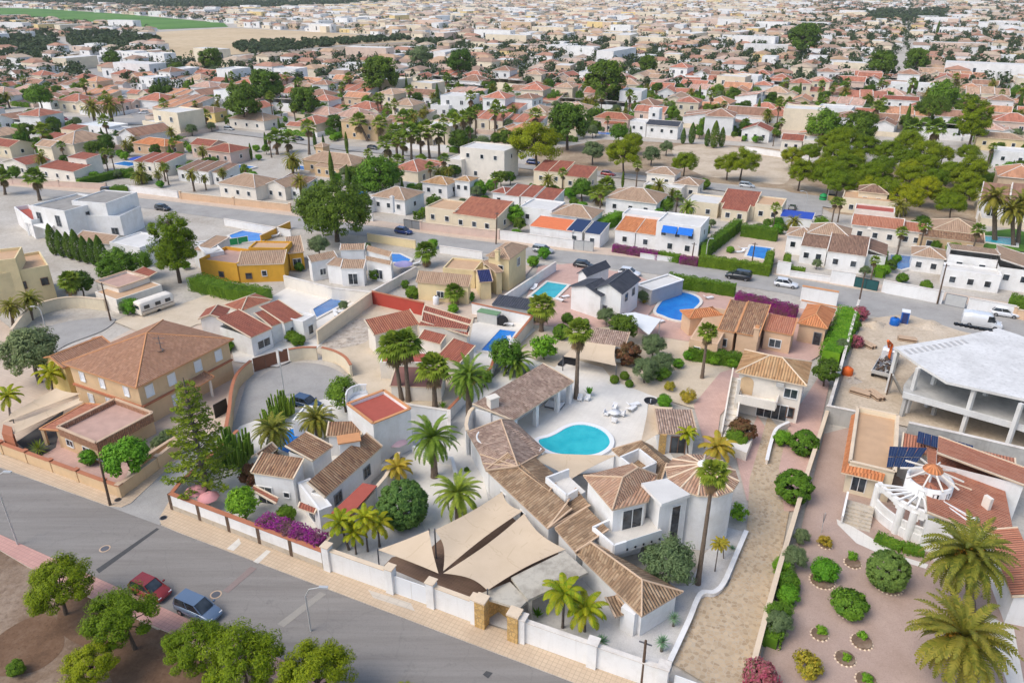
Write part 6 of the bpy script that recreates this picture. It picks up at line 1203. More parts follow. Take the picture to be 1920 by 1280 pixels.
# caravan
c = PT((292, 583)); ang = math.atan2((PT((320, 570)) - PT((262, 590))).y, (PT((320, 570)) - PT((262, 590))).x); root = thing('caravan', 'old cream caravan parked on pale gravel', 'caravan', (0, 0, 0)); mb = MB()
rows = []
for x, zz in ((-3.0, .7), (-2.9, .95), (-2.4, 1.0), (2.4, 1.0), (2.9, .95), (3.0, .7)): rows.append([(x, -1.1, .45), (x, -1.12, 1.2), (x, -1.02, 1.5 + zz * .95), (x, -.8, 1.6 + zz), (x, .8, 1.6 + zz), (x, 1.02, 1.5 + zz * .95), (x, 1.12, 1.2), (x, 1.1, .45)])
mb.grid(rows, 0, True, True); mb.add(rows[0][::-1]); mb.add(rows[-1]); mb.build('body', 'white_warm', root); mb = MB(); mb.box((0, -1.115), 5.6, .03, 1.02, 1.14); mb.build('side_stripe', 'timber', root)
for x in (-1.9, .1, 1.9): mb = MB(); mb.box((x, -1.11), .95, .06, 1.4, 2.0); mb.build('window', 'glass', root)
mb = MB(); mb.box((-2.98, 0), .08, 1.3, 1.4, 2.0); mb.build('front_window', 'glass', root)
for s in (-1, 1): mb = MB(); mb.tube([(0, s * .95, .33), (0, s * 1.13, .33)], .33, 12); mb.build('wheel', 'rubber', root)
mb = MB(); mb.bar((-3, 0, .5), (-4.1, 0, .45), .1, .1); mb.build('tow_bar', 'metal_grey', root); root.location = c; root.rotation_euler = (0, 0, ang)
# site truck with rubble
c = PT((1655, 700)); d = (PT((1678, 655)) - PT((1645, 712))); ang = math.atan2(d.y, d.x); root = thing('site_truck', 'flatbed truck heaped with scrap and an orange crane', 'truck', (0, 0, 0)); mb = MB(); mb.box((0, 0), 5.2, 2.3, .85, 1.0); mb.bar((-2.6, -1.12, 1.2), (2.6, -1.12, 1.2), .08, .5); mb.bar((-2.6, 1.12, 1.2), (2.6, 1.12, 1.2), .08, .5); mb.bar((-2.6, -1.1, 1.2), (-2.6, 1.1, 1.2), .08, .5); mb.build('flatbed', 'metal_pale', root)
rg = random.Random(5); mb = MB()
for i in range(70): x, y = rg.uniform(-2.4, 2.3), rg.uniform(-.95, .95); z = 1.0 + rg.random() * 1.0 * (1 - abs(y)); a = Vector((rg.uniform(-.5, .5), rg.uniform(-.5, .5), rg.uniform(-.25, .35))); mb.bar(Vector((x, y, z)) - a, Vector((x, y, z)) + a, rg.uniform(.06, .3), rg.uniform(.05, .2), rg.choice((0, 0, 1, 1, 2)))
o = mb.build('scrap_load', ['timber', 'metal_grey', 'concrete_pale'], root); o['kind'] = 'stuff'
mb = MB(); loft(mb, [(3.0, 1.1, .6, 2.3), (3.2, 1.15, .5, 2.6), (4.4, 1.15, .5, 2.5), (4.9, 1.1, .5, 1.7), (5.0, 1.0, .6, 1.5)]); mb.build('cab', 'paint_white', root); mb = MB(); mb.box((4.75, 0), .25, 1.9, 1.6, 2.3); mb.build('windscreen', 'glass', root)
mb = MB(); mb.bar((2.8, 0, .9), (2.8, 0, 3.4), .35, .35); mb.bar((2.8, 0, 3.4), (1.6, .5, 4.4), .3, .3); mb.bar((1.6, .5, 4.4), (2.6, .3, 3.0), .22, .22); mb.build('crane_arm', 'plastic_orange', root); mb = MB(); mb.box((2.7, -.8), .7, .6, 1.0, 1.8); mb.build('tool_box', 'plastic_blue', root)
for x in (-1.8, -.9, 3.9):
    for s in (-1, 1): mb = MB(); mb.tube([(x, s * .85, .45), (x, s * 1.15, .45)], .45, 12); wl = mb.build('wheel', 'rubber', root); mb = MB(); mb.tube([(x, s * 1.14, .45), (x, s * 1.17, .45)], .24, 10); mb.build('rim', 'chrome', wl)
root.location = c; root.rotation_euler = (0, 0, ang)
def simple(name, label, cat, p, parts, z=0.0, group=None):
    c = PT(p) if not isinstance(p, Vector) else p; root = thing(name, label, cat, (0, 0, 0), group)
    for nm, m, fn in parts: mb = MB(); fn(mb); mb.build(nm, m, root)
    root.location = (c.x, c.y, z); root.rotation_euler = (0, 0, math.atan2(U.y, U.x)); return root
simple('portable_toilet', 'blue portable toilet cabin on the building site', 'toilet', (1694, 606), [('cabin', 'plastic_blue', lambda m: m.box((0, 0), 1.15, 1.15, 0, 2.1)), ('roof_cap', 'plastic_white', lambda m: m.box((0, 0), 1.25, 1.25, 2.101, 2.25)), ('door', 'paint_navy', lambda m: m.box((0, -.6), .8, .06, .15, 1.95))])
simple('water_tank', 'round blue water tank beside the toilet cabin', 'tank', (1676, 610), [('tank', 'plastic_blue', lambda m: m.lathe((0, 0, 0), [(.65, 0), (.75, .2), (.75, 1.1), (.6, 1.3), (.2, 1.4), (0, 1.4)], 18)), ('lid', 'plastic_black', lambda m: m.lathe((0, 0, 1.39), [(.22, 0), (.22, .08), (0, .09)], 12))])
simple('orange_tank', 'orange plastic tank at the site wall', 'tank', (1588, 703), [('tank', 'plastic_orange', lambda m: m.lathe((0, 0, 0), [(.6, 0), (.72, .1), (.72, 1.0), (.5, 1.2), (.2, 1.25), (.2, 1.35), (0, 1.35)], 18)), ('bucket', 'plastic_white', lambda m: m.lathe((0, .9, 0), [(.25, 0), (.3, .9), (0, .9)], 12))])
simple('water_tank', 'white round tank at the end of the red wall', 'tank', (818, 572), [('tank', 'plastic_white', lambda m: m.lathe((0, 0, 0), [(.5, 0), (.55, .1), (.55, 1.5), (.3, 1.7), (0, 1.72)], 16)), ('lid', 'plastic_black', lambda m: m.lathe((0, 0, 1.71), [(.18, 0), (.18, .07), (0, .08)], 12))])
simple('clothes_dryer', 'rotary clothes dryer standing on pink gravel', 'clothes dryer', (1539, 1000), [('pole', 'metal_pale', lambda m: m.tube([(0, 0, 0), (0, 0, 2.6)], .04, 6)), ('base', 'metal_pale', lambda m: m.box((0, 0), .9, .6, 0, .12)), ('folded_arms', 'metal_grey', lambda m: [m.bar((0, 0, 1.2), (.12 * math.cos(k), .12 * math.sin(k), 2.5), .03, .03) for k in (0, 1.57, 3.14, 4.71)])])
simple('satellite_dish', 'black dish on a slim pole at the terrace edge', 'satellite dish', (1213, 788), [('pole', 'metal_grey', lambda m: m.tube([(0, 0, 0), (0, 0, 2.6)], .06, 8)), ('dish', 'plastic_black', lambda m: m.lathe((.25, 0, 2.6), [(0, .02), (.4, .06), (.75, .22), (.86, .4), (.84, .42), (.72, .26), (.4, .1), (0, .06)], 20)), ('feed_horn', 'plastic_white', lambda m: m.tube([(.25, 0, 2.65), (.25, 0, 3.2)], .06, 6))])
def chair_parts(m): m.box((0, 0), .62, .6, .32, .46); m.box((0, .28), .62, .08, .461, .98); m.box((-.28, 0), .06, .6, .461, .66); m.box((.28, 0), .06, .6, .461, .66)
ch = simple('garden_chair', 'white garden chair behind the white table', 'chair', (1152, 768), [('seat', 'plastic_white', chair_parts)] + [('leg', 'metal_pale', lambda m, x=x, y=y: m.box((x, y), .05, .05, 0, .32)) for x in (-.27, .27) for y in (-.25, .25)], group='white chairs around the table')
for p, l, a in (((1152, 793), 'white garden chair in front of the white table', math.pi), ((1137, 780), 'white garden chair left of the white table', math.pi / 2), ((1167, 781), 'white garden chair right of the white table', -math.pi / 2), ((1087, 752), 'white armchair by the tall palm, left of two', .2), ((1101, 752), 'white armchair by the potted plant, right of two', -.1)):
    c = copy_tree(ch); c.location = PT(p); c.rotation_euler = (0, 0, ch.rotation_euler.z + a); c['label'] = l
    if 'armchair' in l: c['group'] = 'white armchairs'
simple('garden_table', 'round white table set on the pool terrace', 'table', (1152, 781), [('top', 'plastic_white', lambda m: m.lathe((0, 0, .7), [(0, 0), (.75, 0), (.75, .05), (0, .05)], 24)), ('foot', 'plastic_white', lambda m: m.lathe((0, 0, 0), [(.35, 0), (.1, .06), (.08, .7), (.2, .7)], 12))])
simple('daybed', 'white daybed with dark base under the pool house', 'daybed', (1040, 762), [('base', 'metal_grey', lambda m: m.box((0, 0), 2.2, 1.8, 0, .3)), ('mattress', 'plastic_white', lambda m: m.box((0, 0), 2.1, 1.7, .301, .55)), ('bolster', 'metal_pale', lambda m: m.tube([(-.9, .7, .68), (.9, .7, .68)], .15, 8))])
simple('outdoor_sofa', 'black corner sofa at the edge of the sail carport', 'sofa', (1066, 682), [('seat', 'plastic_black', lambda m: m.box((0, 0), 2.2, .8, .1, .42)), ('backrest', 'plastic_black', lambda m: m.box((0, .4), 2.2, .2, .1, .85)), ('side_seat', 'plastic_black', lambda m: m.box((-.75, -.9), .8, 1.0, .1, .421))])
def parasol(label, p, py, r, mat):
    b = PT(p); h = topz(b, py); simple('parasol', label, 'parasol', p, [('pole', 'metal_pale', lambda m: m.tube([(0, 0, 0), (0, 0, h + .1)], .03, 6)), ('canopy', mat, lambda m: m.lathe((0, 0, h - .55), [(r, 0), (r * .98, .04), (r * .55, .34), (.05, .55), (.03, .5), (r * .55, .3), (r * .96, .0)], 8)), ('base', 'concrete_pale', lambda m: m.lathe((0, 0, 0), [(.35, 0), (.35, .1), (.05, .14)], 12))])
parasol('faded pink parasol behind the cottage wall, left of two', (372, 945), 912, 1.15, 'pink_fabric'); parasol('faded pink parasol behind the cottage wall, right of two', (396, 957), 924, 1.15, 'pink_fabric'); parasol('pale pink parasol on the terrace behind the red canopy', (746, 850), 820, 1.3, 'pale_pink_fabric'); parasol('lilac parasol at the bright blue pool', (757, 508), 490, 1.9, 'lilac_fabric'); parasol('navy parasol between the terracotta rows beyond the second street', (262, 306), 294, 3.0, 'blue_fabric')
for p, l in (((745, 868), 'dark garden table under the pale pink parasol'), ((1000, 740), 'low dark table under the pool house roof')): simple('patio_table', l, 'table', p, [('top', 'metal_grey', lambda m: m.box((0, 0), 1.5, .9, .7, .74))] + [('leg', 'metal_grey', lambda m, x=x, y=y: m.box((x, y), .05, .05, 0, .7)) for x in (-.65, .65) for y in (-.38, .38)])
for p, l in (((197, 1029), 'round manhole with a worn concrete ring near the dark road seam'), ((405, 1115), 'round manhole with a concrete ring beside the parked cars')):
    simple('manhole', l, 'manhole', p, [('ring', 'cap_tan', lambda m: m.lathe((0, 0, .075), [(0, 0), (.52, 0)], 24)), ('cover', 'metal_grey', lambda m: m.lathe((0, 0, .08), [(0, 0), (.4, 0)], 20))])
for p, l in (((307, 972), 'small dark drain cover on the pavement corner'), ((222, 938), 'small dark drain cover below the beige wall')): simple('drain_cover', l, 'drain', p, [('cover', 'metal_dark', lambda m: m.lathe((0, 0, .135), [(0, 0), (.3, 0)], 14)), ('ring', 'metal_grey', lambda m: m.lathe((0, 0, .133), [(0, 0), (.4, 0)], 14))])
for p, k in (((1541, 1091), 1.1), ((1598, 1058), .75), ((1665, 1100), 1.2), ((1588, 1150), .9), ((1536, 1192), .7), ((1615, 1206), .85), ((1584, 1237), .8), ((1623, 1278), .8), ((1547, 1024), .6)):
    nb = min(((abs(p[0] - q.get('px', 0))), 0) for q in [{}])
    mb = MB(); g_ = PT(p); rg = random.Random(p[0])
    for i in range(int(18 * k)): a = i * 6.283 / int(18 * k); mb.lathe((g_.x + k * math.cos(a), g_.y + k * math.sin(a), 0), [(.14, 0), (.16 * rg.uniform(.8, 1.1), .12), (.06, .24), (0, .25)], 6)
    t_ = thing('stone_ring', 'ring of whitish stones with dark soil around the %s' % {1541: 'bright spreading shrub', 1598: 'tiny sapling by the path', 1665: 'round grey green bush', 1588: 'bare middled leafy ring shrub', 1536: 'lower left sapling', 1615: 'lower middle sapling', 1584: 'sapling near the lower edge', 1623: 'sapling cut by the lower edge', 1547: 'golden shrub by the clothes dryer'}[p[0]], 'stone ring', tuple(g_), 'stone rings in the pink gravel'); mb.build('stones', 'cap_cream', t_)
    mb = MB(); mb.lathe((g_.x, g_.y, .33), [(0, 0), (k * .7, 0)], 16); mb = MB(); mb.prism([(g_.x + k * .95 * math.cos(i * .4), g_.y + k * .95 * math.sin(i * .4)) for i in range(15)], 0, .34); mb.build('soil_patch', 'soil', t_)
# ---------------------------------------------------------------- lamps and poles
def lamp(label, base, head, arm=(-1.2, 0), mat='metal_pale'):
    b = PT(base); h = topz(b, head[1]); t = P(head[0], head[1], h); root = thing('street_lamp', label, 'street lamp', tuple(b), 'street lamps'); d = Vector((t.x - b.x, t.y - b.y, 0)); mb = MB()
    mb.tube([b, b + Vector((0, 0, h * .8)), b + d * .3 + Vector((0, 0, h * .95)), t], [.09, .07, .055, .045], 8); mb.build('pole', mat, root); e = d.normalized() if d.length > .1 else U
    mb = MB(); mb.bar(t - e * .1, t + e * .65 - Vector((0, 0, .05)), .28, .14); hd = mb.build('lamp_head', mat, root); mb = MB(); mb.bar(t + e * .05 - Vector((0, 0, .09)), t + e * .5 - Vector((0, 0, .12)), .2, .03); mb.build('lens', 'lamp_clear', hd)
lamp('street lamp leaning over the road below the villa sails', (583, 1183), (600, 1100)); lamp('street lamp at the left edge by the pink pavement', (34, 1022), (8, 884)); lamp('thin street lamp in the middle of the cul de sac kerb', (534, 742), (522, 655)); lamp('street lamp by the round turning place', (85, 612), (64, 574)); lamp('street lamp beside the clipped hedge of the square pool', (1322, 495), (1332, 447))
lamp('street lamp on the short side road of the vacant plot', (1508, 402), (1506, 358)); lamp('tall lamp by the waste bins at the pine wood', (1550, 378), (1556, 330)); lamp('street lamp behind the vacant plot, left', (1022, 308), (1028, 268)); lamp('street lamp between lone pines of the vacant plot', (1268, 330), (1274, 296)); lamp('street lamp along the third street by the cream block', (1640, 385), (1640, 345))
def pole(label, base, top):
    b = PT(base); h = topz(b, top[1]); t = P(top[0], top[1], h); root = thing('utility_pole', label, 'utility pole', tuple(b), 'utility poles'); mb = MB(); mb.tube([b, t], [.15, .10], 8); mb.build('pole', 'timber', root); mb = MB(); mb.bar(t - U * .5 - Vector((0, 0, .3)), t + U * .5 - Vector((0, 0, .3)), .08, .1); mb.build('crossarm', 'metal_grey', root)
pole('dark timber pole at the beige wall corner', (207, 948), (186, 858)); pole('dark timber pole in front of the white corner pillar', (1203, 1282), (1211, 1200)); pole('dark pole between bungalow and turning place', (208, 602), (190, 530)); pole('tall dark pole on the far side of the second street', (930, 458), (932, 398)); pole('dark pole before the white arched house', (1757, 570), (1775, 495)); pole('slim pole at the green screened gate', (1608, 580), (1622, 510)); pole('slim pole beside the square pool hedge', (1408, 503), (1416, 455)); pole('slim pole by purple bougainvillea', (1296, 494), (1302, 455))
# ---------------------------------------------------------------- sails
SG = 'sails over the villa entrance'
for l, q, pl in (('small tan three cornered sail over the villa gate', [(708, 1030, 2.8), (804, 993, 3.6), (822, 1074, 3.0)], (0, 1)), ('large tan sail, the middle one over the brown deck', [(815, 993, 3.6), (942, 921, 3.2), (980, 957, 3.2), (831, 1070, 3.0)], (0,)), ('largest tan sail reaching from villa roof to the street gate', [(983, 962, 3.2), (1060, 1029, 3.2), (914, 1106, 3.4), (831, 1074, 3.1)], (2,))): sail(l, q, poles=pl)['group'] = SG
sail('tan sail stretched along the near side of the kidney pool', [(995, 858, 3.3), (1018, 849, 2.6), (1150, 853, 2.6), (1163, 868, 3.3), (1070, 896, 3.6)][0:1] + [(1022, 849, 2.6), (1156, 853, 2.8), (1072, 897, 3.5)], sag=.04)
sail('tan sail in front of the small carport roof', [(1083, 637, 2.9), (1155, 647, 2.9), (1156, 686, 2.4), (1056, 668, 2.4)], sag=.05, poles=(2, 3)); sail('narrow tan sail beside the mottled outbuilding roof', [(1216, 757, 3.0), (1262, 763, 3.0), (1238, 812, 2.9), (1200, 834, 2.9)], sag=.04, poles=(0,))
sail('upper tan sail over the yard of the beige house', [(20, 774, 2.6), (105, 727, 3.0), (152, 737, 3.0), (0, 795, 2.4)], sag=.05, poles=(0,)); sail('lower tan sail over the parking of the beige house', [(22, 795, 2.4), (150, 745, 2.9), (158, 752, 2.9), (22, 815, 2.3)], sag=.05, poles=(3,))
h = House('brick topped gate pillar at the left end of the beige wall', P(15, 830), 'gate_pillar', 'pillar', wall='cap_brick'); h.prism('shaft', [(3, 812), (24, 818), (22, 800), (6, 795)], 0, 2.6, 'cap_brick')
simple('pool_enclosure', 'grey green sliding pool enclosure by the red coped wall', 'shed', (917, 605), [('frame', 'metal_pale', lambda m: m.box((0, 0), 3.6, 1.5, 0, 1.9)), ('roof_sheet', 'leaf_agave', lambda m: m.box((0, 0), 3.7, 1.6, 1.901, 2.0)), ('cover_hood', 'plastic_black', lambda m: m.tube([(2.3, -.6, .6), (2.3, .6, .6)], .95, 12))])
h = House('dark grey sheet roof shed behind the red coped wall', P(970, 580), 'shed', 'shed', wall='grey_wall', rm='roof_slate', cap='cap_grey'); h.block((922, 570), (990, 580), (1000, 565), 2.3, kind='mab', rise=.4, over=.1, verge=False)
h = House('white garage with blue awning behind the cactus clumps', P(565, 775), 'garage', 'garage', wall='white'); h.block((548, 790), (600, 795), (612, 765), 2.4, kind='flat', par=.2, floor='flat_white')

for p, l, m_, r_, h_ in (((1640, 612), 'pale sand heap beside the blue water tank', 'sand', 2.0, .9), ((1600, 715), 'grey rubble heap at the concrete site wall', 'rubble_mat', 1.4, .6), ((1745, 612), 'long pale sand heap before the unfinished building', 'sand', 2.6, .8), ((652, 640), 'heap of broken stones on the rubble plot', 'rubble_mat', 1.8, .5), ((690, 512), 'heap of reddish rubble in front of the white brown roofed house', 'rubble_mat', 1.5, .7)):
    g_ = PT(p); rg = random.Random(p[0]); mb = MB(); n_ = 18; rows = [[(g_.x + f * r_ * (1 + .25 * math.sin(3 * t + p[0]) + .1 * math.sin(7 * t)) * math.cos(t), g_.y + f * r_ * (1 + .25 * math.sin(2 * t)) * math.sin(t), h_ * (1 - f) ** .8 * rg.uniform(.85, 1.1)) for t in [k * 6.2832 / n_ for k in range(n_)]] for f in (1, .8, .6, .4, .2, .02)]
    mb.grid(rows, 0, True, True); o = mb.build('heap', m_); tag(o, l, 'heap', 'heaps of sand and rubble')
for p, l, a in (((1625, 650), 'stack of planks beside the site wall', .4), ((1700, 640), 'stack of planks near the flatbed truck', 1.2), ((1640, 745), 'pallet stack at the foot of the prop', .2), ((1612, 740), 'low pallet stack by the bare concrete wall', .9)):
    g_ = PT(p); t_ = thing('timber_stack', l, 'timber stack', tuple(g_), 'timber stacks')
    for k in range(4):
        mb = MB()
        for j in range(4): c_ = Vector((g_.x + (j - 1.5) * .32 * math.cos(a), g_.y + (j - 1.5) * .32 * math.sin(a), 0)); mb.box(c_, .24, 2.4 + .3 * ((j + k) % 2), .1 + k * .16, .22 + k * .16, a)
        mb.build('plank_layer', 'cap_tan' if k % 2 else 'timber', t_)
# ---------------------------------------------------------------- houses beyond the second street
TAKEN = []
def wpt(c, x, y, ang): ca, sa = math.cos(ang), math.sin(ang); return (c.x + x * ca - y * sa, c.y + x * sa + y * ca, 0.0, 1)
UA = math.atan2(U.y, U.x)
RN = {'roof_rust': 'rust red', 'roof_red': 'red', 'roof_brick': 'brick red', 'roof_orange': 'orange', 'roof_tan': 'tan', 'roof_brown': 'brown', 'roof_slate': 'slate grey', 'roof_cottage': 'weathered brown', 'roof_amber': 'amber'}
def mh(label, c, blocks, wall='white', rm='roof_tan', rot=0.0, name='house', cat='house', wins=True):
    """blocks: (x, y, w, d, h, kind, rise[, roof or floor]) in metres around the ground point, x along the street"""
    g = PT(c); ang = UA + rot; h = House(label, g, name, cat, wall=wall, rm=rm, cap='cap_white' if 'white' in wall else 'cap_cream'); TAKEN.append((g, max(abs(b[0]) + b[2] / 2 for b in blocks) * .9))
    for b in blocks:
        x, y, w, d, hh, kind, rise = b[:7]; m = b[7] if len(b) > 7 else None
        A, B, C = wpt(g, x - w / 2, y - d / 2, ang), wpt(g, x + w / 2, y - d / 2, ang), wpt(g, x + w / 2, y + d / 2, ang)
        h.block(A, B, C, hh, kind=kind, rise=rise, over=.3 if kind in ('hip', 'pyr', 'gab', 'gbc') else .1, rm=m if kind != 'flat' else None, floor=(m or 'flat_white') if kind == 'flat' else None, par=.3)
        if wins:
            L = w
            for t in ([.5] if L < 5 else [.25, .72] if L < 9 else [.18, .5, .8]): h.win('ab', (t,), max(.9, hh - 2.4), .95, 1.1, 'frame_white')
            if hh > 5: h.win('ab', (.35, .75), .9, 1.0, 1.2, 'frame_white')
            if d > 6: h.win('bc', (.5,), max(.9, hh - 2.4), .95, 1.1, 'frame_white')
    return h
F_, GA, HI = 'flat', 'gab', 'hip'
mh('cream house with two red gable slopes at the far left', (55, 322), [(0, 0, 11, 8, 3.2, 'gbc', 1.3)], 'white_warm', 'roof_rust'); mh('pinkish white house with two stepped strips of red roof', (140, 332), [(0, -2, 15, 6, 3.2, 'mab', .8), (2, 3, 8, 5, 5.4, 'mab', .6)], 'white_warm', 'roof_rust')
mh('low house with a row of four rust red roof strips', (306, 322), [(-5, 0, 4.4, 8, 3.2, 'mab', 1.2), (-.5, 0, 4.4, 8, 3.5, 'mab', 1.2), (4, 0, 4.4, 8, 3.8, 'mab', 1.2)], 'white_warm', 'roof_rust'); mh('white house with four brown roof strips and dark windows', (390, 338), [(-5, 0, 4, 8, 3.2, 'mab', 1.2), (-1, 0, 3.8, 8, 3.4, 'mab', 1.2), (3, 0, 4, 8, 3.6, 'mab', 1.2), (7, .5, 3.6, 7, 3.4, 'mab', 1.2)], 'white', 'roof_brown')
mh('beige house with a wide tan hipped roof along the street', (478, 366), [(-1, 0, 13, 10, 3.6, HI, 2.0), (8, 3, 7, 8, 3.4, 'gbc', 1.4)], 'white_warm', 'roof_tan'); mh('white house with two small brown strips left of the umbrella pine', (556, 366), [(-2, 0, 4.5, 7, 3.4, 'mab', 1.2), (2.5, 0, 4.5, 7, 3.2, 'mab', 1.2)], 'white', 'roof_brown')
mh('broad beige house with tan hip and a little turret', (632, 322), [(0, 0, 18, 9, 3.6, HI, 2.0), (-7, 3, 3.5, 3.5, 6.5, 'pyr', .9), (2, -5, 9, 4, 2.8, 'mab', .7)], 'beige', 'roof_tan'); mh('white house with one tan hip roof right of the umbrella pine', (748, 392), [(0, 0, 10, 9, 3.8, HI, 1.8), (-6, -2, 4, 8, 3.2, F_, 0)], 'white', 'roof_tan').chimney((735, 370), 3, 6.5)
mh('white house with amber roofs and a round domed end', (840, 366), [(-2, 0, 8, 7, 3.6, HI, 1.2), (4.5, 2, 5, 5, 4.4, 'pyr', .8)], 'white', 'roof_amber'); mh('cream house with one big red sloping roof and shrubs', (885, 420), [(3, 0, 11, 9, 3.4, 'mab', 1.8), (-6, 0, 8, 8, 3.6, F_, 0, 'tan_terrace')], 'cream', 'roof_red')
mh('cream white three storey block with flat roof', (918, 330), [(0, 0, 14, 9, 8.2, F_, 0, 'flat_white'), (-8, -3, 5, 7, 5, F_, 0)], 'white_warm'); mh('cream house with a row of red roofs by the vacant plot', (1062, 348), [(-6, 0, 4.5, 8, 4.2, 'mab', 1.4), (-1.5, 0, 4.5, 8, 4.4, 'mab', 1.4), (4.5, -1, 7, 7, 3.8, 'mab', 1.6)], 'cream', 'roof_rust')
mh('white house with five small red roofs behind the white wall', (985, 388), [(-6, 0, 4, 6, 3.6, 'pyr', .8), (-2, 0, 4, 7, 3.4, 'mab', 1.2), (2, 0, 3.6, 7, 3.6, 'mab', 1.2), (6.5, 0, 5, 7, 3.4, 'mab', 1.2)], 'white', 'roof_rust'); mh('white house with a tan gable roof behind the orange canopy', (1066, 424), [(2, 0, 10, 8, 3.6, HI, 1.7), (-7, 1, 8, 8, 3.8, F_, 0)], 'white', 'roof_tan')
h = mh('bright orange canopy above the white street wall', (1042, 446), [(0, 0, 10, 6, 2.9, 'mab', .7, 'orange_fabric')], 'white', 'orange_fabric', 0, 'canopy', 'canopy', False); h = mh('white carport roofed with dark solar panels', (1102, 454), [(-2, 0, 3.6, 6, 3.0, 'mab', .9, 'panel_blue'), (2, 0, 3.6, 6, 3.0, 'mab', .9, 'panel_blue')], 'white', 'panel_blue', 0, 'carport', 'carport')
h = mh('white house with orange brown roof and two blue awnings', (1222, 458), [(-5, 0, 4.6, 7, 3.2, 'mab', 1.2, 'roof_orange'), (-.5, 0, 4.4, 7, 3.2, 'mab', 1.2, 'roof_orange'), (6.2, 0, 9, 8, 6.0, F_, 0), (-2, 6, 12, 5, 4.6, F_, 0)], 'white', 'roof_orange')
a, b, d, n = h.side('ab')
for t in (.32, .68): g = PT((1222, 458)); q = Vector(wpt(g, 1.7 + 9 * t, -4.0, UA)[:3]); mb = MB(); ax = Vector((math.cos(UA), math.sin(UA), 0)); ny = Vector((math.sin(UA), -math.cos(UA), 0)); e0, e1 = q - ax * 1.5, q + ax * 1.5; mb.add([e0 + Vector((0, 0, 5.7)), e1 + Vector((0, 0, 5.7)), e1 + ny * 1.1 + Vector((0, 0, 4.5)), e0 + ny * 1.1 + Vector((0, 0, 4.5))]); mb.build('awning', 'awning_blue', h.root)
mh('white house with large tan hip roof in leafy garden', (1192, 396), [(0, 0, 13, 10, 3.8, HI, 2.0)], 'white', 'roof_tan'); mh('white stepped house with pinkish tan hips near lone pines', (1252, 364), [(-2, 2, 8, 7, 5.4, HI, 1.2), (5, 1, 7, 7, 3.6, HI, 1.2), (0, -4, 10, 5, 3.2, F_, 0)], 'white_warm', 'roof_tan')
mh('cream house with dark red roof strips and flat terrace', (1385, 402), [(0, 0, 8, 8, 3.4, 'mab', 1.6), (7, 0, 6, 8, 3.8, F_, 0, 'tan_terrace'), (-8, -2, 8, 8, 3.2, F_, 0), (0, -5.5, 6, 3, 2.8, 'mab', .8)], 'cream', 'roof_rust'); mh('cream house with flat roofs and a small hip, before the pine wood', (1630, 396), [(0, 0, 13, 8, 3.4, F_, 0, 'tan_terrace'), (0, 2, 7, 6, 4.8, HI, 1.3)], 'cream', 'roof_brown')
mh('white house with five brown roof planes beside the square pool', (1545, 486), [(-5, 3, 6, 6, 4.0, HI, 1.2, 'roof_tan'), (0, 3.5, 8, 7, 5.0, HI, 1.6, 'roof_tan'), (-2, -2, 5, 5, 3.6, 'mab', 1.2), (4, -2.5, 7, 7, 3.6, 'mab', 1.8), (9, 1, 4, 8, 3.2, 'mbc', 1.0)], 'white', 'roof_brown'); mh('white house with long brick red gable and small chimney', (1638, 450), [(0, 0, 10, 7, 3.8, GA, 1.5), (7, 1, 5, 6, 3.4, GA, 1.2), (-1, 6, 8, 5, 5.2, F_, 0, 'red_terrace')], 'white_warm', 'roof_brick').chimney((1630, 430), 4, 6.4)
mh('low beige house with a square tan hipped roof', (1785, 458), [(0, 1, 9, 8, 3.6, 'pyr', 1.8), (-1, -4, 12, 5, 2.8, 'mab', .8, 'roof_cottage')], 'beige', 'roof_tan'); h = mh('white house with curved walls, terrace and tan roofs', (1800, 518), [(-6, 2, 6, 6, 3.2, HI, 1.2), (1, 1, 8, 7, 4.8, 'mcd', 1.0), (8, 0, 6, 9, 4.2, 'mbc', 1.4), (1, -5, 9, 4, 3.0, F_, 0)], 'white', 'roof_tan')
mh('low house with long orange hip near the diagonal street', (300, 286), [(0, 0, 15, 8, 3.2, HI, 1.5)], 'peach', 'roof_orange'); mh('pinkish house with two big dark red hips and cypresses', (412, 298), [(5, -1, 11, 9, 3.8, HI, 1.6), (-6, 2, 9, 7, 4.0, 'gab', 1.3)], 'pinkish', 'roof_rust'); mh('two tier cream house with red strips among palms', (125, 274), [(0, -2, 12, 6, 3.2, 'mab', .9), (2, 3, 8, 5, 5.6, 'mab', .8)], 'cream', 'roof_rust'); mh('cream house with red gable at the left edge', (22, 290), [(0, 0, 13, 8, 3.6, GA, 1.4)], 'cream', 'roof_rust')
mh('low building with wide white sheet roof at the street corner', (210, 252), [(-4, 0, 16, 9, 3.2, F_, 0, 'white_sheet'), (9, -2, 12, 7, 2.8, F_, 0, 'grey_sheet')], 'white'); mh('white house with broad pinkish brown hip and red valley', (482, 238), [(0, 0, 18, 11, 3.4, HI, 2.2)], 'white_warm', 'roof_tan'); mh('beige two storey house with a deep tan hip by the palm cluster', (690, 258), [(0, 0, 16, 10, 6.2, HI, 1.8)], 'beige', 'roof_tan'); mh('small yellow house with brown roof and white van in front', (398, 226), [(0, 0, 12, 8, 4.0, HI, 1.5)], 'yellow', 'roof_brown')
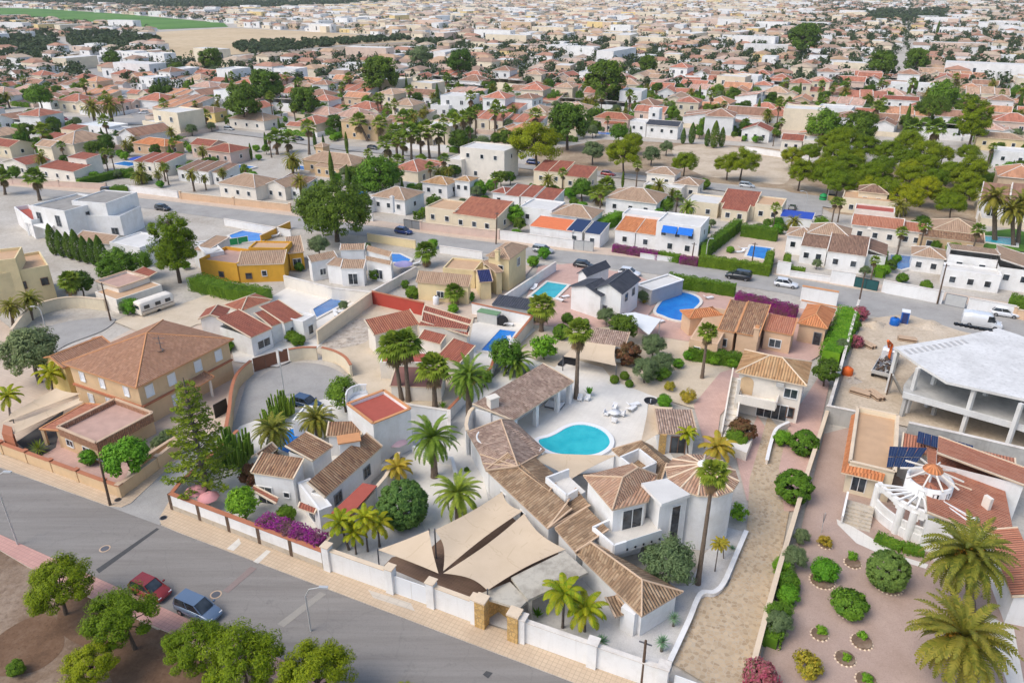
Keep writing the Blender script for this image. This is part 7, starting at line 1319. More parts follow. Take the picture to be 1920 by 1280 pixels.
mh('bright white modern house with slate roof and square tower', (1235, 256), [(2, 0, 12, 8, 4.6, GA, 1.2, 'roof_slate'), (-7, 0, 6, 7, 5, F_, 0), (-3, 4, 4, 4, 9, F_, 0)], 'white', 'roof_slate'); mh('white gable house with red roof next to tall conifers', (1418, 262), [(0, 0, 10, 9, 3.8, 'gbc', 1.8)], 'white', 'roof_rust'); mh('pinkish house with red hip and cream arches', (1150, 242), [(0, 0, 14, 8, 4.4, HI, 1.8), (2, -5, 8, 3, 2.8, 'mab', .7)], 'pinkish', 'roof_red'); mh('cream white house with low red gable behind the pine wood', (1520, 284), [(3, 0, 11, 8, 4.0, F_, 0), (-6, 0, 7, 8, 3.8, GA, 1.4)], 'white_warm', 'roof_rust')
mh('yellow house with flat roof among trees at the right', (1868, 280), [(0, 0, 14, 8, 4.2, HI, 1.2)], 'cream_yellow', 'roof_tan'); mh('white house with blue tank behind the dark hedge', (1905, 312), [(0, 0, 14, 8, 4.6, F_, 0)], 'white'); mh('white cube house with tall balconies, left twin', (1686, 184), [(0, 0, 10, 9, 6.8, F_, 0)], 'white'); mh('white cube house with tall balconies, right twin', (1738, 186), [(0, 0, 10, 9, 6.8, F_, 0)], 'white'); mh('white two storey house with red strips below the twin cubes', (1685, 208), [(0, 0, 14, 8, 5.0, GA, 1.2)], 'white', 'roof_rust'); mh('long white terrace of small houses by the tan field', (262, 118), [(-20, 0, 15, 10, 6.5, F_, 0), (-5, 1, 14, 10, 7.2, F_, 0), (9, 0, 13, 10, 6.6, F_, 0), (23, 1, 14, 10, 7.0, F_, 0)], 'white', 'roof_tan', 0, 'terrace_block', 'building')
mh('blue tarpaulin carport behind the square hedges', (1492, 424), [(0, 0, 7, 5, 2.6, 'mab', .3, 'blue_fabric')], 'white', 'blue_fabric', 0, 'carport', 'carport', False)
for l, p in (('blue pool with terrace by terracotta roof strips', (238, 310)), ('small blue pool beside the four brown strips', (452, 316)), ('teal pool behind the broad beige house', (570, 318)), ('pool by the white tan hip house', (680, 366)), ('small pool left of the palm cluster', (700, 305)), ('pale pool in front of the pinkish arched house', (1128, 252)), ('blue pool among roofs at upper right', (1480, 200))):
    g = PT(p); q = [wpt(g, x, y, UA) for x, y in ((-3.5, -2), (3.5, -2), (3.5, 2), (-3.5, 2))]; mb = MB(); t_ = thing('swimming_pool', l, 'pool', tuple(g)); mb.prism([(x[0], x[1]) for x in [wpt(g, x, y, UA) for x, y in ((-4.2, -2.7), (4.2, -2.7), (4.2, 2.7), (-4.2, 2.7))]], 0, .45); mb.build('coping', 'pave_white', t_); mb = MB(); mb.prism([(x[0], x[1]) for x in q], .3, .46); mb.build('water', 'pool_blue', t_)
# ---------------------------------------------------------------- known trees of the middle distance
for c, rp, k, l in (((1010, 268), 52, 'pine0', 'wide yellow green pine left of the vacant plot'), ((1172, 288), 36, 'pine0', 'yellow green pine in the middle of the vacant plot'), ((1190, 265), 22, 'pine1', 'smaller pine behind the middle vacant plot pine'), ((1112, 284), 22, 'olive0', 'greyish tree on the vacant plot'), ((1222, 290), 18, 'olive1', 'grey shrub right of the vacant plot pine'), ((1284, 304), 27, 'pine1', 'lone round pine beside the sandy clearing'), ((1392, 302), 32, 'pine2', 'right crown of a pair of pines below the clearing'), ((1366, 308), 26, 'pine1', 'left crown of a pair of pines below the clearing'), ((1065, 228), 40, 'darktree', 'dense dark trees left of the white modern slate house'), ((1160, 248), 18, 'broad0', 'tree in front of the pinkish arched house'), ((1250, 276), 14, 'olive0', 'small grey tree on the clearing edge'), ((860, 262), 20, 'darktree', 'dark round tree behind the long white wall'), ((730, 330), 28, 'broad0', 'leafy tree right of the wide dark tree'), ((905, 270), 18, 'olive1', 'grey tree behind the long white wall'), ((1092, 352), 20, 'broad1', 'round tree in front of the cream red row house'), ((895, 352), 16, 'bush1', 'green shrubs beside the domed white house'), ((960, 402), 22, 'bush1', 'bright shrubs beside the big red sloping roof'), ((1250, 385), 14, 'broad0', 'tree beside the tan hip house'), ((1320, 345), 12, 'bush0', 'green tree beside the stepped white house'), ((500, 160), 34, 'darktree', 'big dark tree group near the brown hip'), ((455, 190), 36, 'darktree', 'large dark tree left of the pinkish brown hip'), ((570, 190), 30, 'darktree', 'dark tree between hips and palm cluster'), ((712, 136), 36, 'darktree', 'wide dark pine far behind the palm cluster'), ((862, 115), 26, 'darktree', 'dark tree below the pale far town'), ((790, 105), 22, 'olive0', 'grey green tall tree near the brown field'), ((1135, 145), 38, 'darktree', 'dark pine group in the middle of the far houses'), ((1215, 120), 18, 'darktree', 'dark tree right of the far pine group'), ((1510, 65), 30, 'darktree', 'dark wood near the top, right of centre'), ((1655, 118), 26, 'darktree', 'dark tree above the twin cubes, left'), ((1720, 112), 24, 'darktree', 'dark tree above the twin cubes, right'), ((1770, 175), 28, 'broad0', 'tree group right of the twin cubes'), ((1750, 205), 34, 'bigpine', 'flat topped umbrella pine below the twin cubes'), ((1612, 240), 34, 'darktree', 'tall dark tree at the back of the pine wood'), ((1545, 235), 34, 'broad0', 'green trees behind the low red gable'), ((1830, 225), 30, 'tallpine', 'pine at the right of the pine wood'), ((395, 110), 22, 'darktree', 'dark trees at the edge of the tan field'), ((330, 130), 14, 'darktree', 'dark tree right of the long white terrace'), ((210, 110), 16, 'darktree', 'dark tree left of the long white terrace'), ((72, 180), 24, 'broad0', 'round tree near the left edge'), ((190, 160), 12, 'darktree', 'round tree on the diagonal street corner'), ((50, 245), 16, 'darktree', 'round dark tree near the two tier cream house')):
    bush(k, l, c, rp, 'pine_tree' if 'pine' in k else 'tree')
rg = random.Random(3); WOOD = [(1475, 290), (1560, 262), (1700, 258), (1830, 285), (1835, 340), (1800, 385), (1700, 372), (1600, 350), (1500, 345)]
def inpoly(p, poly):
    x, y = p; c = False
    for i in range(len(poly)):
        (x1, y1), (x2, y2) = poly[i], poly[i - 1]
        if (y1 > y) != (y2 > y) and x < (x2 - x1) * (y - y1) / (y2 - y1) + x1: c = not c
    return c
k = 0; spots = []
while k < 34:
    p = (rg.uniform(1470, 1840), rg.uniform(258, 388))
    if inpoly(p, WOOD) and all((p[0] - q[0]) ** 2 + (2 * (p[1] - q[1])) ** 2 > 34 ** 2 for q in spots):
        spots.append(p)
    k += .1
for p in spots: bush('pine%d' % rg.choice((1, 2, 1, 2, 0)), None, p, rg.uniform(22, 33), 'pine_tree', 'pines of the small wood', 'green pine of the small wood')
for b, t, r_ in (((690, 265), (672, 228), 20), ((715, 270), (712, 232), 18), ((745, 300), (742, 250), 22), ((755, 306), (756, 262), 20), ((772, 308), (770, 246), 20), ((790, 304), (788, 252), 20), ((806, 300), (800, 240), 20), ((824, 296), (822, 248), 20), ((735, 312), (725, 270), 22), ((760, 275), (756, 222), 20), ((740, 322), (745, 302), 18), ((862, 268), (860, 232), 16), ((780, 250), (772, 218), 16)): palm('fanfar', None, b, t, r_, 'fan_palm', 'fan palms of the tall cluster', 'fan palm of the tall cluster')
for b, t, r_, k, l in (((550, 330), (548, 300), 24, 'date2', 'date palm behind the beige tan hip house'), ((580, 290), (578, 238), 18, 'fanfar', 'tall palm above the cypress trio'), ((520, 290), (518, 258), 20, 'fanfar', 'palm left of the cypress trio'), ((540, 285), (540, 262), 18, 'fanfar', 'palm beside the cypress trio, shaggy'), ((95, 290), (80, 245), 18, 'fanfar', 'leaning palm by the two tier cream house'), ((100, 270), (92, 262), 20, 'date2', 'bushy palm by the two tier cream house'), ((180, 240), (172, 200), 24, 'date2', 'dusty date palm at the street corner, left'), ((212, 236), (205, 196), 26, 'date2', 'dusty date palm at the street corner, right'), ((250, 282), (250, 262), 16, 'date2', 'palm left of the long orange hip'), ((388, 240), (385, 215), 12, 'fanfar', 'slender palm by the small yellow house'), ((1740, 285), (1755, 240), 22, 'fan0', 'tall fan palm right of the pine wood'), ((1705, 270), (1712, 238), 20, 'fan0', 'fan palm behind the pine wood'), ((1398, 255), (1397, 232), 12, 'fanfar', 'slim palm by the white red gable'), ((268, 345), (262, 330), 20, 'date2', 'palm in front of the rust red strips'), ((1010, 250), (1004, 215), 16, 'fanfar', 'palm left of the dense dark trees')): palm(k, l, b, t, r_)
for p, s, l in (((592, 282), 1.0, 'tall cypress, left of a pair'), ((608, 283), .8, 'shorter cypress, right of a pair'), ((651, 285), 1.0, 'single cypress left of the palm cluster'), ((500, 282), .9, 'bushy cypress by the shaggy palms'), ((441, 302), .8, 'thin cypress in front of the dark red hip, left'), ((472, 300), .8, 'thin cypress in front of the dark red hip, right'), ((1325, 275), 1.0, 'conifer of the tall trio by the clearing, left'), ((1338, 278), 1.5, 'tallest conifer by the clearing'), ((1352, 276), 1.1, 'conifer by the clearing, right'), ((1280, 270), .9, 'dark conifer at the white perimeter'), ((1296, 270), 1.2, 'slim dark conifer at the white perimeter'), ((1755, 70), 2.4, 'big lone cypress near the top right')): put('cypress' if 'cypress' in l else 'conifer', 'cypress_tree' if 'cypress' in l else 'conifer', l, PT(p), s)
simple('waste_bin', 'green waste container at the end of the side road', 'waste bin', (1543, 376), [('body', 'green_panel', lambda m: m.lathe((0, 0, 0), [(.9, 0), (1.0, .3), (.95, 1.4), (.4, 1.8), (0, 1.85)], 12)), ('band', 'plastic_black', lambda m: m.lathe((0, 0, .9), [(1.01, 0), (1.01, .2)], 12))]); simple('waste_bin', 'yellow waste container at the end of the side road', 'waste bin', (1557, 376), [('body', 'yellow', lambda m: m.box((0, 0), 1.7, 1.3, .2, 1.4)), ('lid', 'plastic_black', lambda m: m.box((0, 0), 1.8, 1.4, 1.401, 1.55))])
car('white van before the small yellow house', (372, 232), 'paint_white', 'mpv', 4.6, 1.8); car('dark car near the diagonal street end', (330, 243), 'paint_black'); car('blue white car on the third street by the cream block', (1000, 308), 'paint_navy', z=.05)
# ---------------------------------------------------------------- the town beyond: houses of some thirty kinds
PROTO = []
def proto(desc, blocks, wall, rm, name='house'):
    h = House('x', (0, 0, 0), name, 'house', 'houses of the wider town', wall=wall, rm=rm, cap='cap_white')
    for b in blocks:
        x, y, w, d, hh, kind, rise = b[:7]; m = b[7] if len(b) > 7 else None
        h.block((x - w / 2, y - d / 2, 0, 1), (x + w / 2, y - d / 2, 0, 1), (x + w / 2, y + d / 2, 0, 1), hh, kind=kind, rise=rise, over=.3 if kind in ('hip', 'pyr', 'gab', 'gbc') else .1, rm=m if kind != 'flat' else None, floor=(m or 'flat_white') if kind == 'flat' else None, par=.3)
        for t in ([.5] if w < 6 else [.25, .72]): h.win('ab', (t,), max(.8, hh - 2.5), 1.1, 1.3, 'frame_white')
        if hh > 5: h.win('ab', (.5,), .8, 1.2, 1.5, 'frame_white')
    PROTO.append([h.root, desc, 0])
S0 = [(0, 0, 11, 9, 3.4, 'hip', 1.9), (6.5, -2, 5, 6, 3.0, 'gbc', 1.0)]; S1 = [(-5, 0, 4.6, 9, 3.2, 'mab', 1.5), (-.4, .4, 4.4, 9, 3.5, 'mab', 1.5), (4.4, 0, 4.8, 8.5, 3.3, 'mab', 1.4)]; S2 = [(-1, 1, 9, 9, 6.0, 'hip', 1.7), (6, -1, 6, 8, 3.2, 'mab', 1.0)]; S3 = [(0, 0, 11, 9, 6.4, 'flat', 0), (-5, -4, 7, 5, 3.4, 'flat', 0)]; S4 = [(0, 0, 12, 8, 3.8, 'gab', 1.7), (4, -5, 6, 4, 3.0, 'flat', 0, 'tan_terrace')]; S5 = [(-3, 0, 7, 11, 3.8, 'gbc', 1.7), (4, 2, 8, 7, 3.4, 'gab', 1.4)]
WN = {'aw': 'white', 'ac': 'cream', 'ab': 'beige', 'ap': 'pinkish', 'ay': 'yellow'}; FN = {'fr_red': 'red', 'fr_org': 'orange', 'fr_tan': 'tan', 'fr_brn': 'brown', 'fr_pink': 'pinkish'}; SN = ['bungalow with %s hip roof', 'low house with three %s roof strips', 'two storey house with %s hip roof', 'flat roofed two storey house', 'house with %s gable and terrace', 'house with two crossing %s gables']
for si, S in enumerate((S0, S1, S2, S3, S4, S5)):
    for w_, r_ in ((('aw', 'fr_red'), ('aw', 'fr_brn'), ('ac', 'fr_tan'), ('ac', 'fr_red'), ('ap', 'fr_red'), ('ab', 'fr_org')) if si != 3 else (('aw', 'fr_red'), ('ac', 'fr_tan'))):
        proto(WN[w_] + ' ' + (SN[si] % FN[r_] if '%' in SN[si] else SN[si]), S, w_, r_)
proto('yellow bungalow with orange hip roof', S0, 'ay', 'fr_org'); proto('white bungalow with pinkish hip roof', S0, 'aw', 'fr_pink'); proto('white low house with three pinkish roof strips', S1, 'aw', 'fr_pink')
GF = [[(-60, 10), (80, 17), (230, 27), (420, 44), (440, 52), (300, 60), (240, 52), (120, 42), (-60, 30)], [(275, 60), (430, 50), (620, 62), (850, 76), (850, 90), (700, 100), (480, 114), (340, 114), (300, 98)], [(955, 335), (1000, 280), (1130, 258), (1420, 270), (1480, 290), (1560, 258), (1850, 262), (1850, 440), (1560, 410), (1470, 365)], [(90, 70), (116, 70), (320, 228), (255, 232)], [(-100, 206), (300, 218), (640, 268), (1000, 306), (1330, 340), (1560, 370), (1560, 400), (1330, 362), (1000, 326), (640, 288), (300, 240), (-100, 226)]]
BELT = [(0, 0), (300, 0), (620, 3), (760, 3), (640, 14), (440, 20), (240, 14), (120, 9), (0, 6)]; GF += [BELT, [(1600, 24), (1780, 18), (1770, 40), (1640, 38)], [(0, 72), (100, 70), (110, 96), (60, 110), (0, 98)], [(130, 64), (250, 62), (296, 80), (280, 94), (160, 92), (130, 84)]]
def r2y(x):
    for (x0, y0), (x1, y1) in zip(R2F[:-1], R2F[1:]):
        if x0 <= x <= x1: return y0 + (y1 - y0) * (x - x0) / (x1 - x0)
    return 600
rg = random.Random(21); near, far = [], []
for i in range(-170, 170):
    for j in range(0, 190):
        w = U * (i * 18 + (7 if j % 2 else 0)) + V * (j * (20 if j % 2 else 20) + (6 if (j // 2) % 2 else 0)); jt = 2.5 if j < 24 else 7; w = w + Vector((rg.uniform(-jt, jt), rg.uniform(-jt, jt), 0))
        if w.y < 120: continue
        px, py, f = PR(w)
        if py < 150 and (j % 7 == 6 or i % 12 == 0): continue
        if px < -60 or px > 1980 or py < -8: continue
        if py > r2y(max(-250, min(2200, px))) - 42 - 0: continue
        if any(inpoly((px, py), g) for g in GF): continue
        if any((w - g).length < r + 7.5 for g, r in TAKEN): continue
        (near if py > 138 else far).append((w, px, py))
near.sort(key=lambda q: -q[2]); far = near[236:] + far; near = near[:236]
TREESPOT = []
for n, (w, px, py) in enumerate(near):
    if rg.random() < .06: TREESPOT.append((w, px, py)); continue
    k = rg.choices(range(len(PROTO)), [3 if p[1].startswith('white') else 2 if p[1].startswith('cream') else 1.3 for p in PROTO])[0]; pr = PROTO[k]
    o = pr[0] if pr[2] == 0 else copy_tree(pr[0]); 
    if pr[2] == 0: KIDS(o); [KIDS(c) for c in o.children]
    pr[2] += 1
    o.location = (w.x, w.y, 0); o.rotation_euler = (0, 0, UA + rg.choice((0, 0, 0, math.pi / 2, -math.pi / 2, math.pi)) * 1.0 + rg.uniform(-.12, .12)); s = rg.uniform(1.0, 1.28); o.scale = (s, s, s * rg.uniform(.95, 1.1)); AUTO.append((o, pr[1]))
for px, py in ((2060, 470), (2160, 520), (2080, 400), (2200, 440), (2180, 760), (2330, 860), (2250, 640), (-150, 430), (-260, 480), (-170, 620), (-330, 700), (-120, 520)):   # neighbours just outside the picture
    k = rg.randrange(6); pr = PROTO[k]; o = pr[0] if pr[2] == 0 else copy_tree(pr[0]); pr[2] += 1; o.location = PT((px, py)); o.rotation_euler = (0, 0, UA); AUTO.append((o, pr[1]))
for pr in PROTO:
    if pr[2] == 0:
        for c in list(pr[0].children_recursive): bpy.data.objects.remove(c)
        bpy.data.objects.remove(pr[0])
# garden walls of the nearer plots
mb = MB(); q = [(-9, -9.6), (8.6, -9.6), (8.6, 9.6), (-9, 9.6)]
for a_, b_ in zip(q, q[1:] + q[:1]): mb.bar((a_[0], a_[1], .8), (b_[0], b_[1], .8), .25, 1.6)
gwm = [mb.mesh('plot_wall', [m]) for m in ('aw', 'ac', 'ap')]; n_ = 0
for w, px, py in near:
    if n_ < 150 and rg.random() < .8:
        k = rg.choices((0, 1, 2), (5, 2, 2))[0]; o = link('garden_wall', gwm[k]); o.location = (w.x, w.y, 0); o.rotation_euler = (0, 0, UA); tag(o, '', 'wall', 'garden walls of the wider town'); AUTO.append((o, ('white', 'cream', 'pinkish')[k] + ' garden wall round a plot')); n_ += 1
# one mesh for the countless houses far away
WM = ['aw', 'ac', 'ab', 'ap', 'ay']; FM = ['ff_red', 'ff_org', 'ff_tan', 'ff_brn', 'ff_pink', 'flat_white']; mats = WM + FM + ['glass']
mb = MB()
for w, px, py in far:
    if rg.random() < .10: TREESPOT.append((w, px, py)); continue
    sunny = 420 < px < 1500 and py < 85  # cream walls, pale roofs favoured here: sunlight on this band put into colour
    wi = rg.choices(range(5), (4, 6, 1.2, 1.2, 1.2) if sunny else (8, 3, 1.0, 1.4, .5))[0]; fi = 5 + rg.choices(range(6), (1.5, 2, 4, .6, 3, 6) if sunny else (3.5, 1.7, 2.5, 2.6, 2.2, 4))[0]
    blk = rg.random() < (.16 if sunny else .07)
    for b in range(1 if blk else 2 if rg.random() < .6 else 1):
        W, D, H = rg.uniform(10, 16), rg.uniform(9, 13), rg.choice((3.4, 3.6, 3.6, 5.8)) * (1.0 if not sunny else 1.15); a = UA + rg.choice((0, math.pi / 2)) + rg.uniform(-.15, .15); c = w + Vector((rg.uniform(-3, 3), rg.uniform(-3, 3), 0)) * b
        if blk: W, H, fi = rg.uniform(22, 42), rg.uniform(6.5, 10), 10
        if b: W, D, H = W * .6, D * .7, 3.1 + rg.random() * .3
        p = [Vector(wpt(c, x, y, a)[:3]) for x, y in ((-W / 2, -D / 2), (W / 2, -D / 2), (W / 2, D / 2), (-W / 2, D / 2))]; up = Vector((0, 0, H))
        for k in range(4):
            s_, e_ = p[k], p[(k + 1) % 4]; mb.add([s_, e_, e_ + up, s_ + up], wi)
            if k in (0, 3, 1) and not (blk and k == 3): d = (e_ - s_).normalized(); n = Vector((d.y, -d.x, 0)) * .03; L = (e_ - s_).length; t = L * rg.uniform(.15, .4); mb.add([s_ + d * t + n + up * .28, s_ + d * (t + 1.5) + n + up * .28, s_ + d * (t + 1.5) + n + up * .72, s_ + d * t + n + up * .72], 11)
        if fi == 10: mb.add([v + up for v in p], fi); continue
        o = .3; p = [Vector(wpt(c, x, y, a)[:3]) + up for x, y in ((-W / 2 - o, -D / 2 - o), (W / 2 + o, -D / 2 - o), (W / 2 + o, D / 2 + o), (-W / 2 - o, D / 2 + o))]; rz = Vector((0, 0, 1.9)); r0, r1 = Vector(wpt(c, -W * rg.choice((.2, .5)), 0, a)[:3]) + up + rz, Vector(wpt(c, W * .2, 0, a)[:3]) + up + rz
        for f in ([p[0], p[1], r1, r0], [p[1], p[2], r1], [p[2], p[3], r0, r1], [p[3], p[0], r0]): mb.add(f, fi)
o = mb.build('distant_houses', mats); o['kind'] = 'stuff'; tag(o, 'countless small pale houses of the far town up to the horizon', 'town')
# ---------------------------------------------------------------- trees between the houses
cand = []
for w, px, py in near + far:
    for _ in range(4 if py > 138 else 5 if py > 70 else 3):
        v = w + U * rg.choice((-9.3, 9.3, 9)) * rg.uniform(.9, 1.05) + V * rg.uniform(-9, 9); a, b, _f = PR(v)
        if any(inpoly((a, b), g) for g in GF[:4]) or (b > r2y(max(-250, min(2200, a))) - 24): continue
        cand.append((v, a, b))
for w, px, py in TREESPOT: cand += [(w + Vector((rg.uniform(-7, 7), rg.uniform(-7, 7), 0)), px, py) for _ in range(3)]
cand.sort(key=lambda q: -q[2]); KT = [('broad0', 'green leafy tree', 'tree', 3), ('darktree', 'dark green tree', 'tree', 3), ('olive1', 'grey green tree', 'olive_tree', 2), ('fanfar', 'slender fan palm', 'fan_palm', 3.4), ('cypress', 'dark cypress', 'cypress_tree', 1.6), ('date2', 'bushy date palm', 'date_palm', 1.5), ('bush1', 'bright green shrub', 'shrub', 2.4)]
for v, a, b in cand[:600]:
    if any((v - g).length < r * .9 for g, r in TAKEN): continue
    k = rg.choices(KT, [q[3] for q in KT])[0]; s = rg.uniform(.8, 1.5) * (1.5 if k[0] == 'bush1' else .8 if k[0] == 'date2' else 1); put(k[0], k[2], None, v, s, None, k[1] + 's of the wider town', s * rg.uniform(.85, 1.2), k[1])
for g, r in TAKEN:
    for _ in range(10):
        t = rg.random() * 6.283; v = g + Vector((math.cos(t), math.sin(t), 0)) * (r * 1.1 + rg.uniform(1, 6)); a, b, _f = PR(v)
        if b > r2y(max(-250, min(2200, a))) - 14 or any((v - q).length < s * 1.05 + .8 for q, s in TAKEN) or any(inpoly((a, b), q) for q in GF[2:]): continue
        k = rg.choices(KT, [2, 1.5, 1.5, 1.6, .8, 1, 4])[0]; s = rg.uniform(.5, .95) * (1.7 if k[0] == 'bush1' else 1); put(k[0], k[2], None, v, s, None, k[1] + 's of the wider town', None, k[1])
for p in ((880, 566), (850, 588), (1003, 603), (604, 520), (706, 524), (562, 508), (522, 632), (548, 641), (645, 583), (1064, 606), (1206, 570), (1096, 615), (934, 548), (760, 540), (775, 560), (1240, 712), (1270, 690), (1215, 720), (300, 470), (180, 470), (350, 505), (240, 590), (130, 545), (85, 545), (420, 548), (1600, 620), (1575, 665), (1455, 1190), (1475, 1130), (1465, 1075), (1500, 1020), (940, 500), (812, 466), (690, 470), (1530, 505), (1620, 520), (1690, 530), (1735, 545), (1850, 535), (300, 845), (318, 835), (170, 870), (400, 665), (560, 648), (425, 660)): put('bush%d' % rg.randrange(2) if p[0] % 3 else 'olive1', 'shrub', None, PT(p), rg.uniform(.8, 1.3) * (1 if p[0] % 3 else .55), None, 'garden shrubs', None, 'garden shrub')
# hedges along the plots
HM = []
for k, mt in enumerate(('leaf_hedge', 'leaf_broad', 'leaf_bright')):
    r_ = np.random.default_rng(k); n = 2200; L = 13; u = (r_.random(n) - .5) * L; f = r_.random(n) * 4.6; x = np.where(f < 1.7, -.6, np.where(f > 2.9, .6, f - 2.3)); z = np.where(f < 1.7, f, np.where(f > 2.9, 4.6 - f, 1.7)); z = np.maximum(.02, z * (1 + .14 * np.sin(u * 1.7 + k)) + r_.normal(size=n) * .08); x = x * (1 + .2 * np.sin(u * 2.3 + k * 2)) + r_.normal(size=n) * .08
    up = (f > 1.7) & (f < 2.9); HM.append(leafmesh('hedge', np.stack([u, x, z], 1), np.stack([0 * u, np.sign(x) * ~up, up * 1.], 1) + r_.normal(size=(n, 3)) * .5, .22, mt, .6, k))
hn = 0
for w, px, py in [(g, *PR(g)[:2]) for g, r in TAKEN] + near:
    for _ in range(2):
        if hn >= 230 or rg.random() < .35: continue
        ax = rg.random() < .5; v = w + (V * rg.choice((-9.9, 9.9)) if ax else U * rg.choice((-8.9, 8.9))); a, b, _f = PR(v)
        if b > r2y(max(-250, min(2200, a))) - 16 or any((v - q).length < s + 1.5 for q, s in TAKEN) or any(inpoly((a, b), q) for q in GF[2:5]): continue
        k = rg.randrange(3); o = link('hedge', HM[k]); o.location = (v.x, v.y, 0); o.rotation_euler = (0, 0, UA + (0 if ax else math.pi / 2)); tag(o, '', 'hedge', 'hedges of the wider town'); AUTO.append((o, ('green hedge', 'dark green hedge', 'bright green hedge')[k])); hn += 1
rn = np.random.default_rng(8); Q = []; Cs, Ns, Ss = [], [], []
for v, a, b in cand[600:]:
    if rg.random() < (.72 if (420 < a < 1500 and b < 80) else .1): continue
    tall = rg.random(); R0, H0 = (1.7, 7.5) if tall < .25 else (rg.uniform(2.2, 5.0), rg.uniform(4, 8.5)); n = 34; d = unit(rn.normal(size=(n, 3))); cz = H0 * .62
    Cs.append(np.array([v.x, v.y, cz]) + d * np.array([R0, R0, H0 * .38]) * (.55 + .45 * rn.random((n, 1)))); Ns.append(d + rn.normal(size=d.shape) * .3 + np.array([0, 0, .3])); Ss.append(np.full(n, .8) * (.7 + .6 * rn.random(n)))
# hedgerows, groves and woods of the distance
for poly, n, hh in (([(0, 70), (100, 68), (112, 98), (60, 112), (0, 100)], 170, 5), ([(130, 62), (250, 60), (300, 78), (280, 96), (160, 94), (130, 84)], 240, 5), ([(440, 84), (520, 78), (640, 76), (760, 68), (770, 76), (640, 86), (480, 104), (440, 96)], 300, 4), ([(780, 78), (860, 74), (870, 84), (800, 90)], 50, 4), (BELT, 900, 9), ([(1450, 60), (1540, 50), (1570, 72), (1470, 80)], 60, 7), ([(1600, 22), (1780, 18), (1770, 44), (1640, 40)], 200, 7), ([(1300, 22), (1380, 24), (1370, 34), (1310, 34)], 30, 6)):
    xs, ys = [p[0] for p in poly], [p[1] for p in poly]; k = 0
    while k < n:
        p = (rg.uniform(min(xs), max(xs)), rg.uniform(min(ys), max(ys)))
        if inpoly(p, poly):
            v = P(p[0], p[1], 0); R0 = hh * rg.uniform(.5, .9); m = 34; d = unit(rn.normal(size=(m, 3))); Cs.append(np.array([v.x, v.y, hh * .6]) + d * np.array([R0, R0, hh * .45]) * (.55 + .45 * rn.random((m, 1)))); Ns.append(d + rn.normal(size=d.shape) * .3 + np.array([0, 0, .3])); Ss.append(np.full(m, .30 * hh) * (.7 + .6 * rn.random(m))); k += 1
me = leafmesh('distant_trees', np.concatenate(Cs), np.concatenate(Ns), np.concatenate(Ss), 'leaf_far', .7, 5); o = link('distant_trees', me); o['kind'] = 'stuff'; tag(o, 'countless trees and hedgerows among the far houses', 'trees')

CK = [car('parked car of the wider town', (900, 300), c_, kd) for c_, kd in (('paint_white', 'hatch'), ('paint_silver', 'mpv'), ('paint_black', 'hatch'), ('paint_red', 'hatch'))]
CN = ['white parked car', 'silver parked car', 'black parked car', 'red parked car']; first = [True] * 4
for px, py in ((700, 281), (560, 264), (430, 245), (1090, 324), (1230, 335), (1400, 352), (190, 150), (232, 186), (270, 214), (120, 226), (20, 222), (140, 232), (350, 232), (510, 256), (1140, 330), (215, 168)):
    k = rg.choices(range(4), (5, 3, 3, 1))[0]; o = CK[k] if first[k] else copy_tree(CK[k]); first[k] = False; o.location = PT((px, py)); o.location.z = .06; o.rotation_euler = (0, 0, UA + (math.pi if rg.random() < .5 else 0) + (.75 if px < 280 and py < 216 else 0)); o['group'] = 'parked vehicles'; AUTO.append((o, CN[k]))
lg = simple('sun_lounger', 'white sun lounger', 'sun lounger', (1000, 545), [('seat', 'plastic_white', lambda m: m.box((0, 0), .65, 1.4, .28, .36)), ('backrest', 'plastic_white', lambda m: m.bar((0, .7, .32), (0, 1.2, .75), .65, .07)), ('frame', 'metal_pale', lambda m: [m.bar((x, -.65, .14), (x, .6, .14), .05, .28) for x in (-.28, .28)])], group='sun loungers by the pools')
for px, py in ((1050, 566), (1060, 560), (1225, 603), (1238, 607), (1330, 562), (945, 610), (955, 612), (640, 588), (630, 594), (1395, 470), (1385, 476), (515, 445), (1185, 770), (1190, 763), (780, 498), (960, 645)): c = copy_tree(lg); c.location = PT((px, py)); c.location.z = .2; c.rotation_euler = (0, 0, rg.random() * 6.28); AUTO.append((c, 'white sun lounger'))
AUTO.append((lg, 'white sun lounger')); lg.location.z = .2
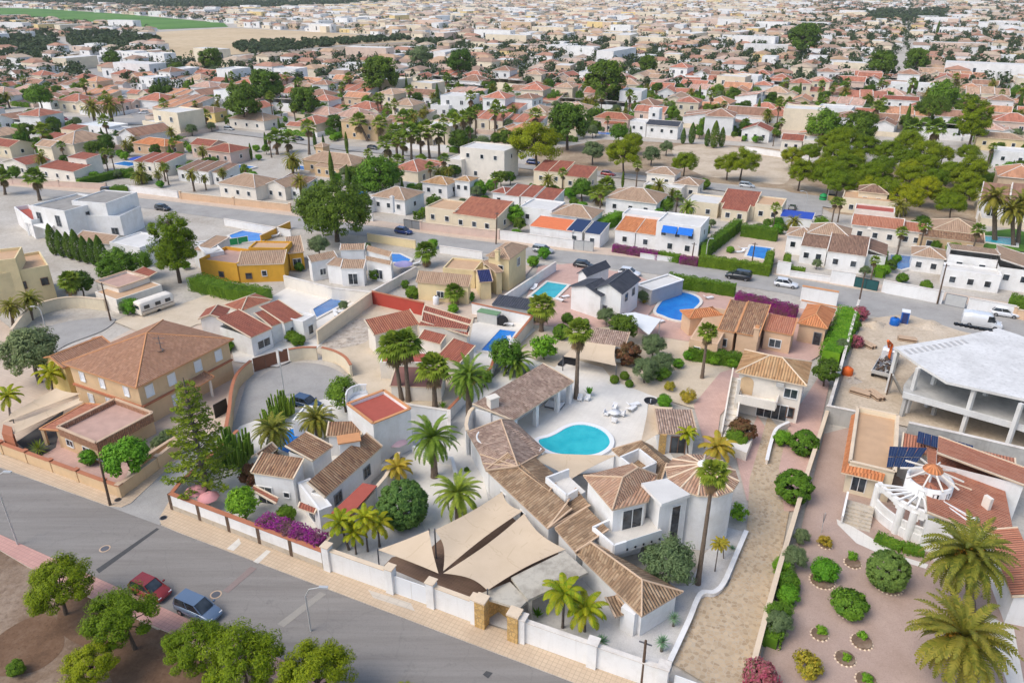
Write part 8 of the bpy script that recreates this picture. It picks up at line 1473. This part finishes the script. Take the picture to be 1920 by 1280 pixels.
# ---------------------------------------------------------------- words for the repeats: by look, then by the landmark they stand next to
LM = [('the umbrella pine', 626, 393), ('the small pine wood', 1650, 320), ('the vacant plot', 1250, 290), ('the tall palm cluster', 765, 255), ('the tan field', 560, 85), ('the green field', 230, 40), ('the long white terrace', 262, 108), ('the twin white cubes', 1712, 172), ('the white modern villa', 150, 395), ('the diagonal street', 240, 190), ('the cream three storey block', 915, 305), ('the cypress pair', 600, 265), ('the far dark pines', 1135, 145), ('the wide dark pine', 712, 136), ('the white slate roofed house', 1235, 240), ('the white red gabled house', 1418, 245), ('the yellow flat house', 1868, 270), ('the blue awnings', 1270, 440), ('the left edge', 20, 240), ('the right edge', 1900, 200), ('the upper right pool', 1480, 195), ('the pale yellow house', 880, 530), ('the rust roofed house', 490, 620), ('the teal pool', 1025, 545), ('the peach house', 1400, 610), ('the beige hipped house', 260, 740), ('the windmill house', 1740, 930), ('the ochre house', 480, 490), ('the square pool', 1425, 470), ('the kidney pool', 1080, 825), ('the conifer trio', 1340, 245), ('the pinkish brown hip', 482, 225)]
ORD = 'first second third fourth fifth sixth seventh eighth ninth tenth eleventh twelfth thirteenth fourteenth fifteenth sixteenth seventeenth eighteenth nineteenth twentieth'.split()
def ordw(i): return ORD[i] if i < 20 else ORD[i % 20] + ' after the ' + ORD[i // 20 * 20 - 1 if i // 20 * 20 <= 20 else 19]
bag = {}
for o, desc in AUTO:
    px, py, f = PR(o.location); nm, lx, ly = min(LM, key=lambda q: (q[1] - px) ** 2 + (2.2 * (q[2] - py)) ** 2); dx, dy = px - lx, 2.2 * (py - ly)
    rel = ('left of ' if dx < 0 else 'right of ') if abs(dx) > abs(dy) else ('behind ' if dy < 0 else 'in front of ')
    if nm in desc.replace('of the', 'of the'): nm = 'the wood'
    bag.setdefault((desc, rel + nm if 'edge' not in nm else 'near ' + nm), []).append((px, o))
for (desc, where), L in bag.items():
    L.sort(key=lambda q: q[0])
    for i, (px, o) in enumerate(L):
        o['label'] = '%s %s' % (desc, where) if len(L) == 1 else '%s %s, %s from left' % (desc.replace('low house with three', 'house with').replace('house with two crossing', 'crossing'), where.replace('the cream three storey block', 'the cream block').replace('the white slate roofed house', 'the slate house').replace('the white red gabled house', 'the gabled house'), ORD[min(i, 19)])
used_ = {}
# ---------------------------------------------------------------- the air
mb = MB(); mb.prism([(-9100, -400), (9100, -400), (9100, 12700), (-9100, 12700)], -1, 54, 0, None, True); me = bpy.data.meshes.new('haze'); hz = NT('haze_air'); hz.t.nodes.remove(hz.b)
pv = hz.n('VolumePrincipled'); pv.inputs['Color'].default_value = (.86, .90, .95, 1); pv.inputs['Density'].default_value = .00007; hz.L(pv.outputs[0], hz.out.inputs['Volume'])
o = mb.build('haze', 'haze_air'); o['kind'] = 'stuff'; tag(o, 'thin pale haze lying over the far town', 'haze')
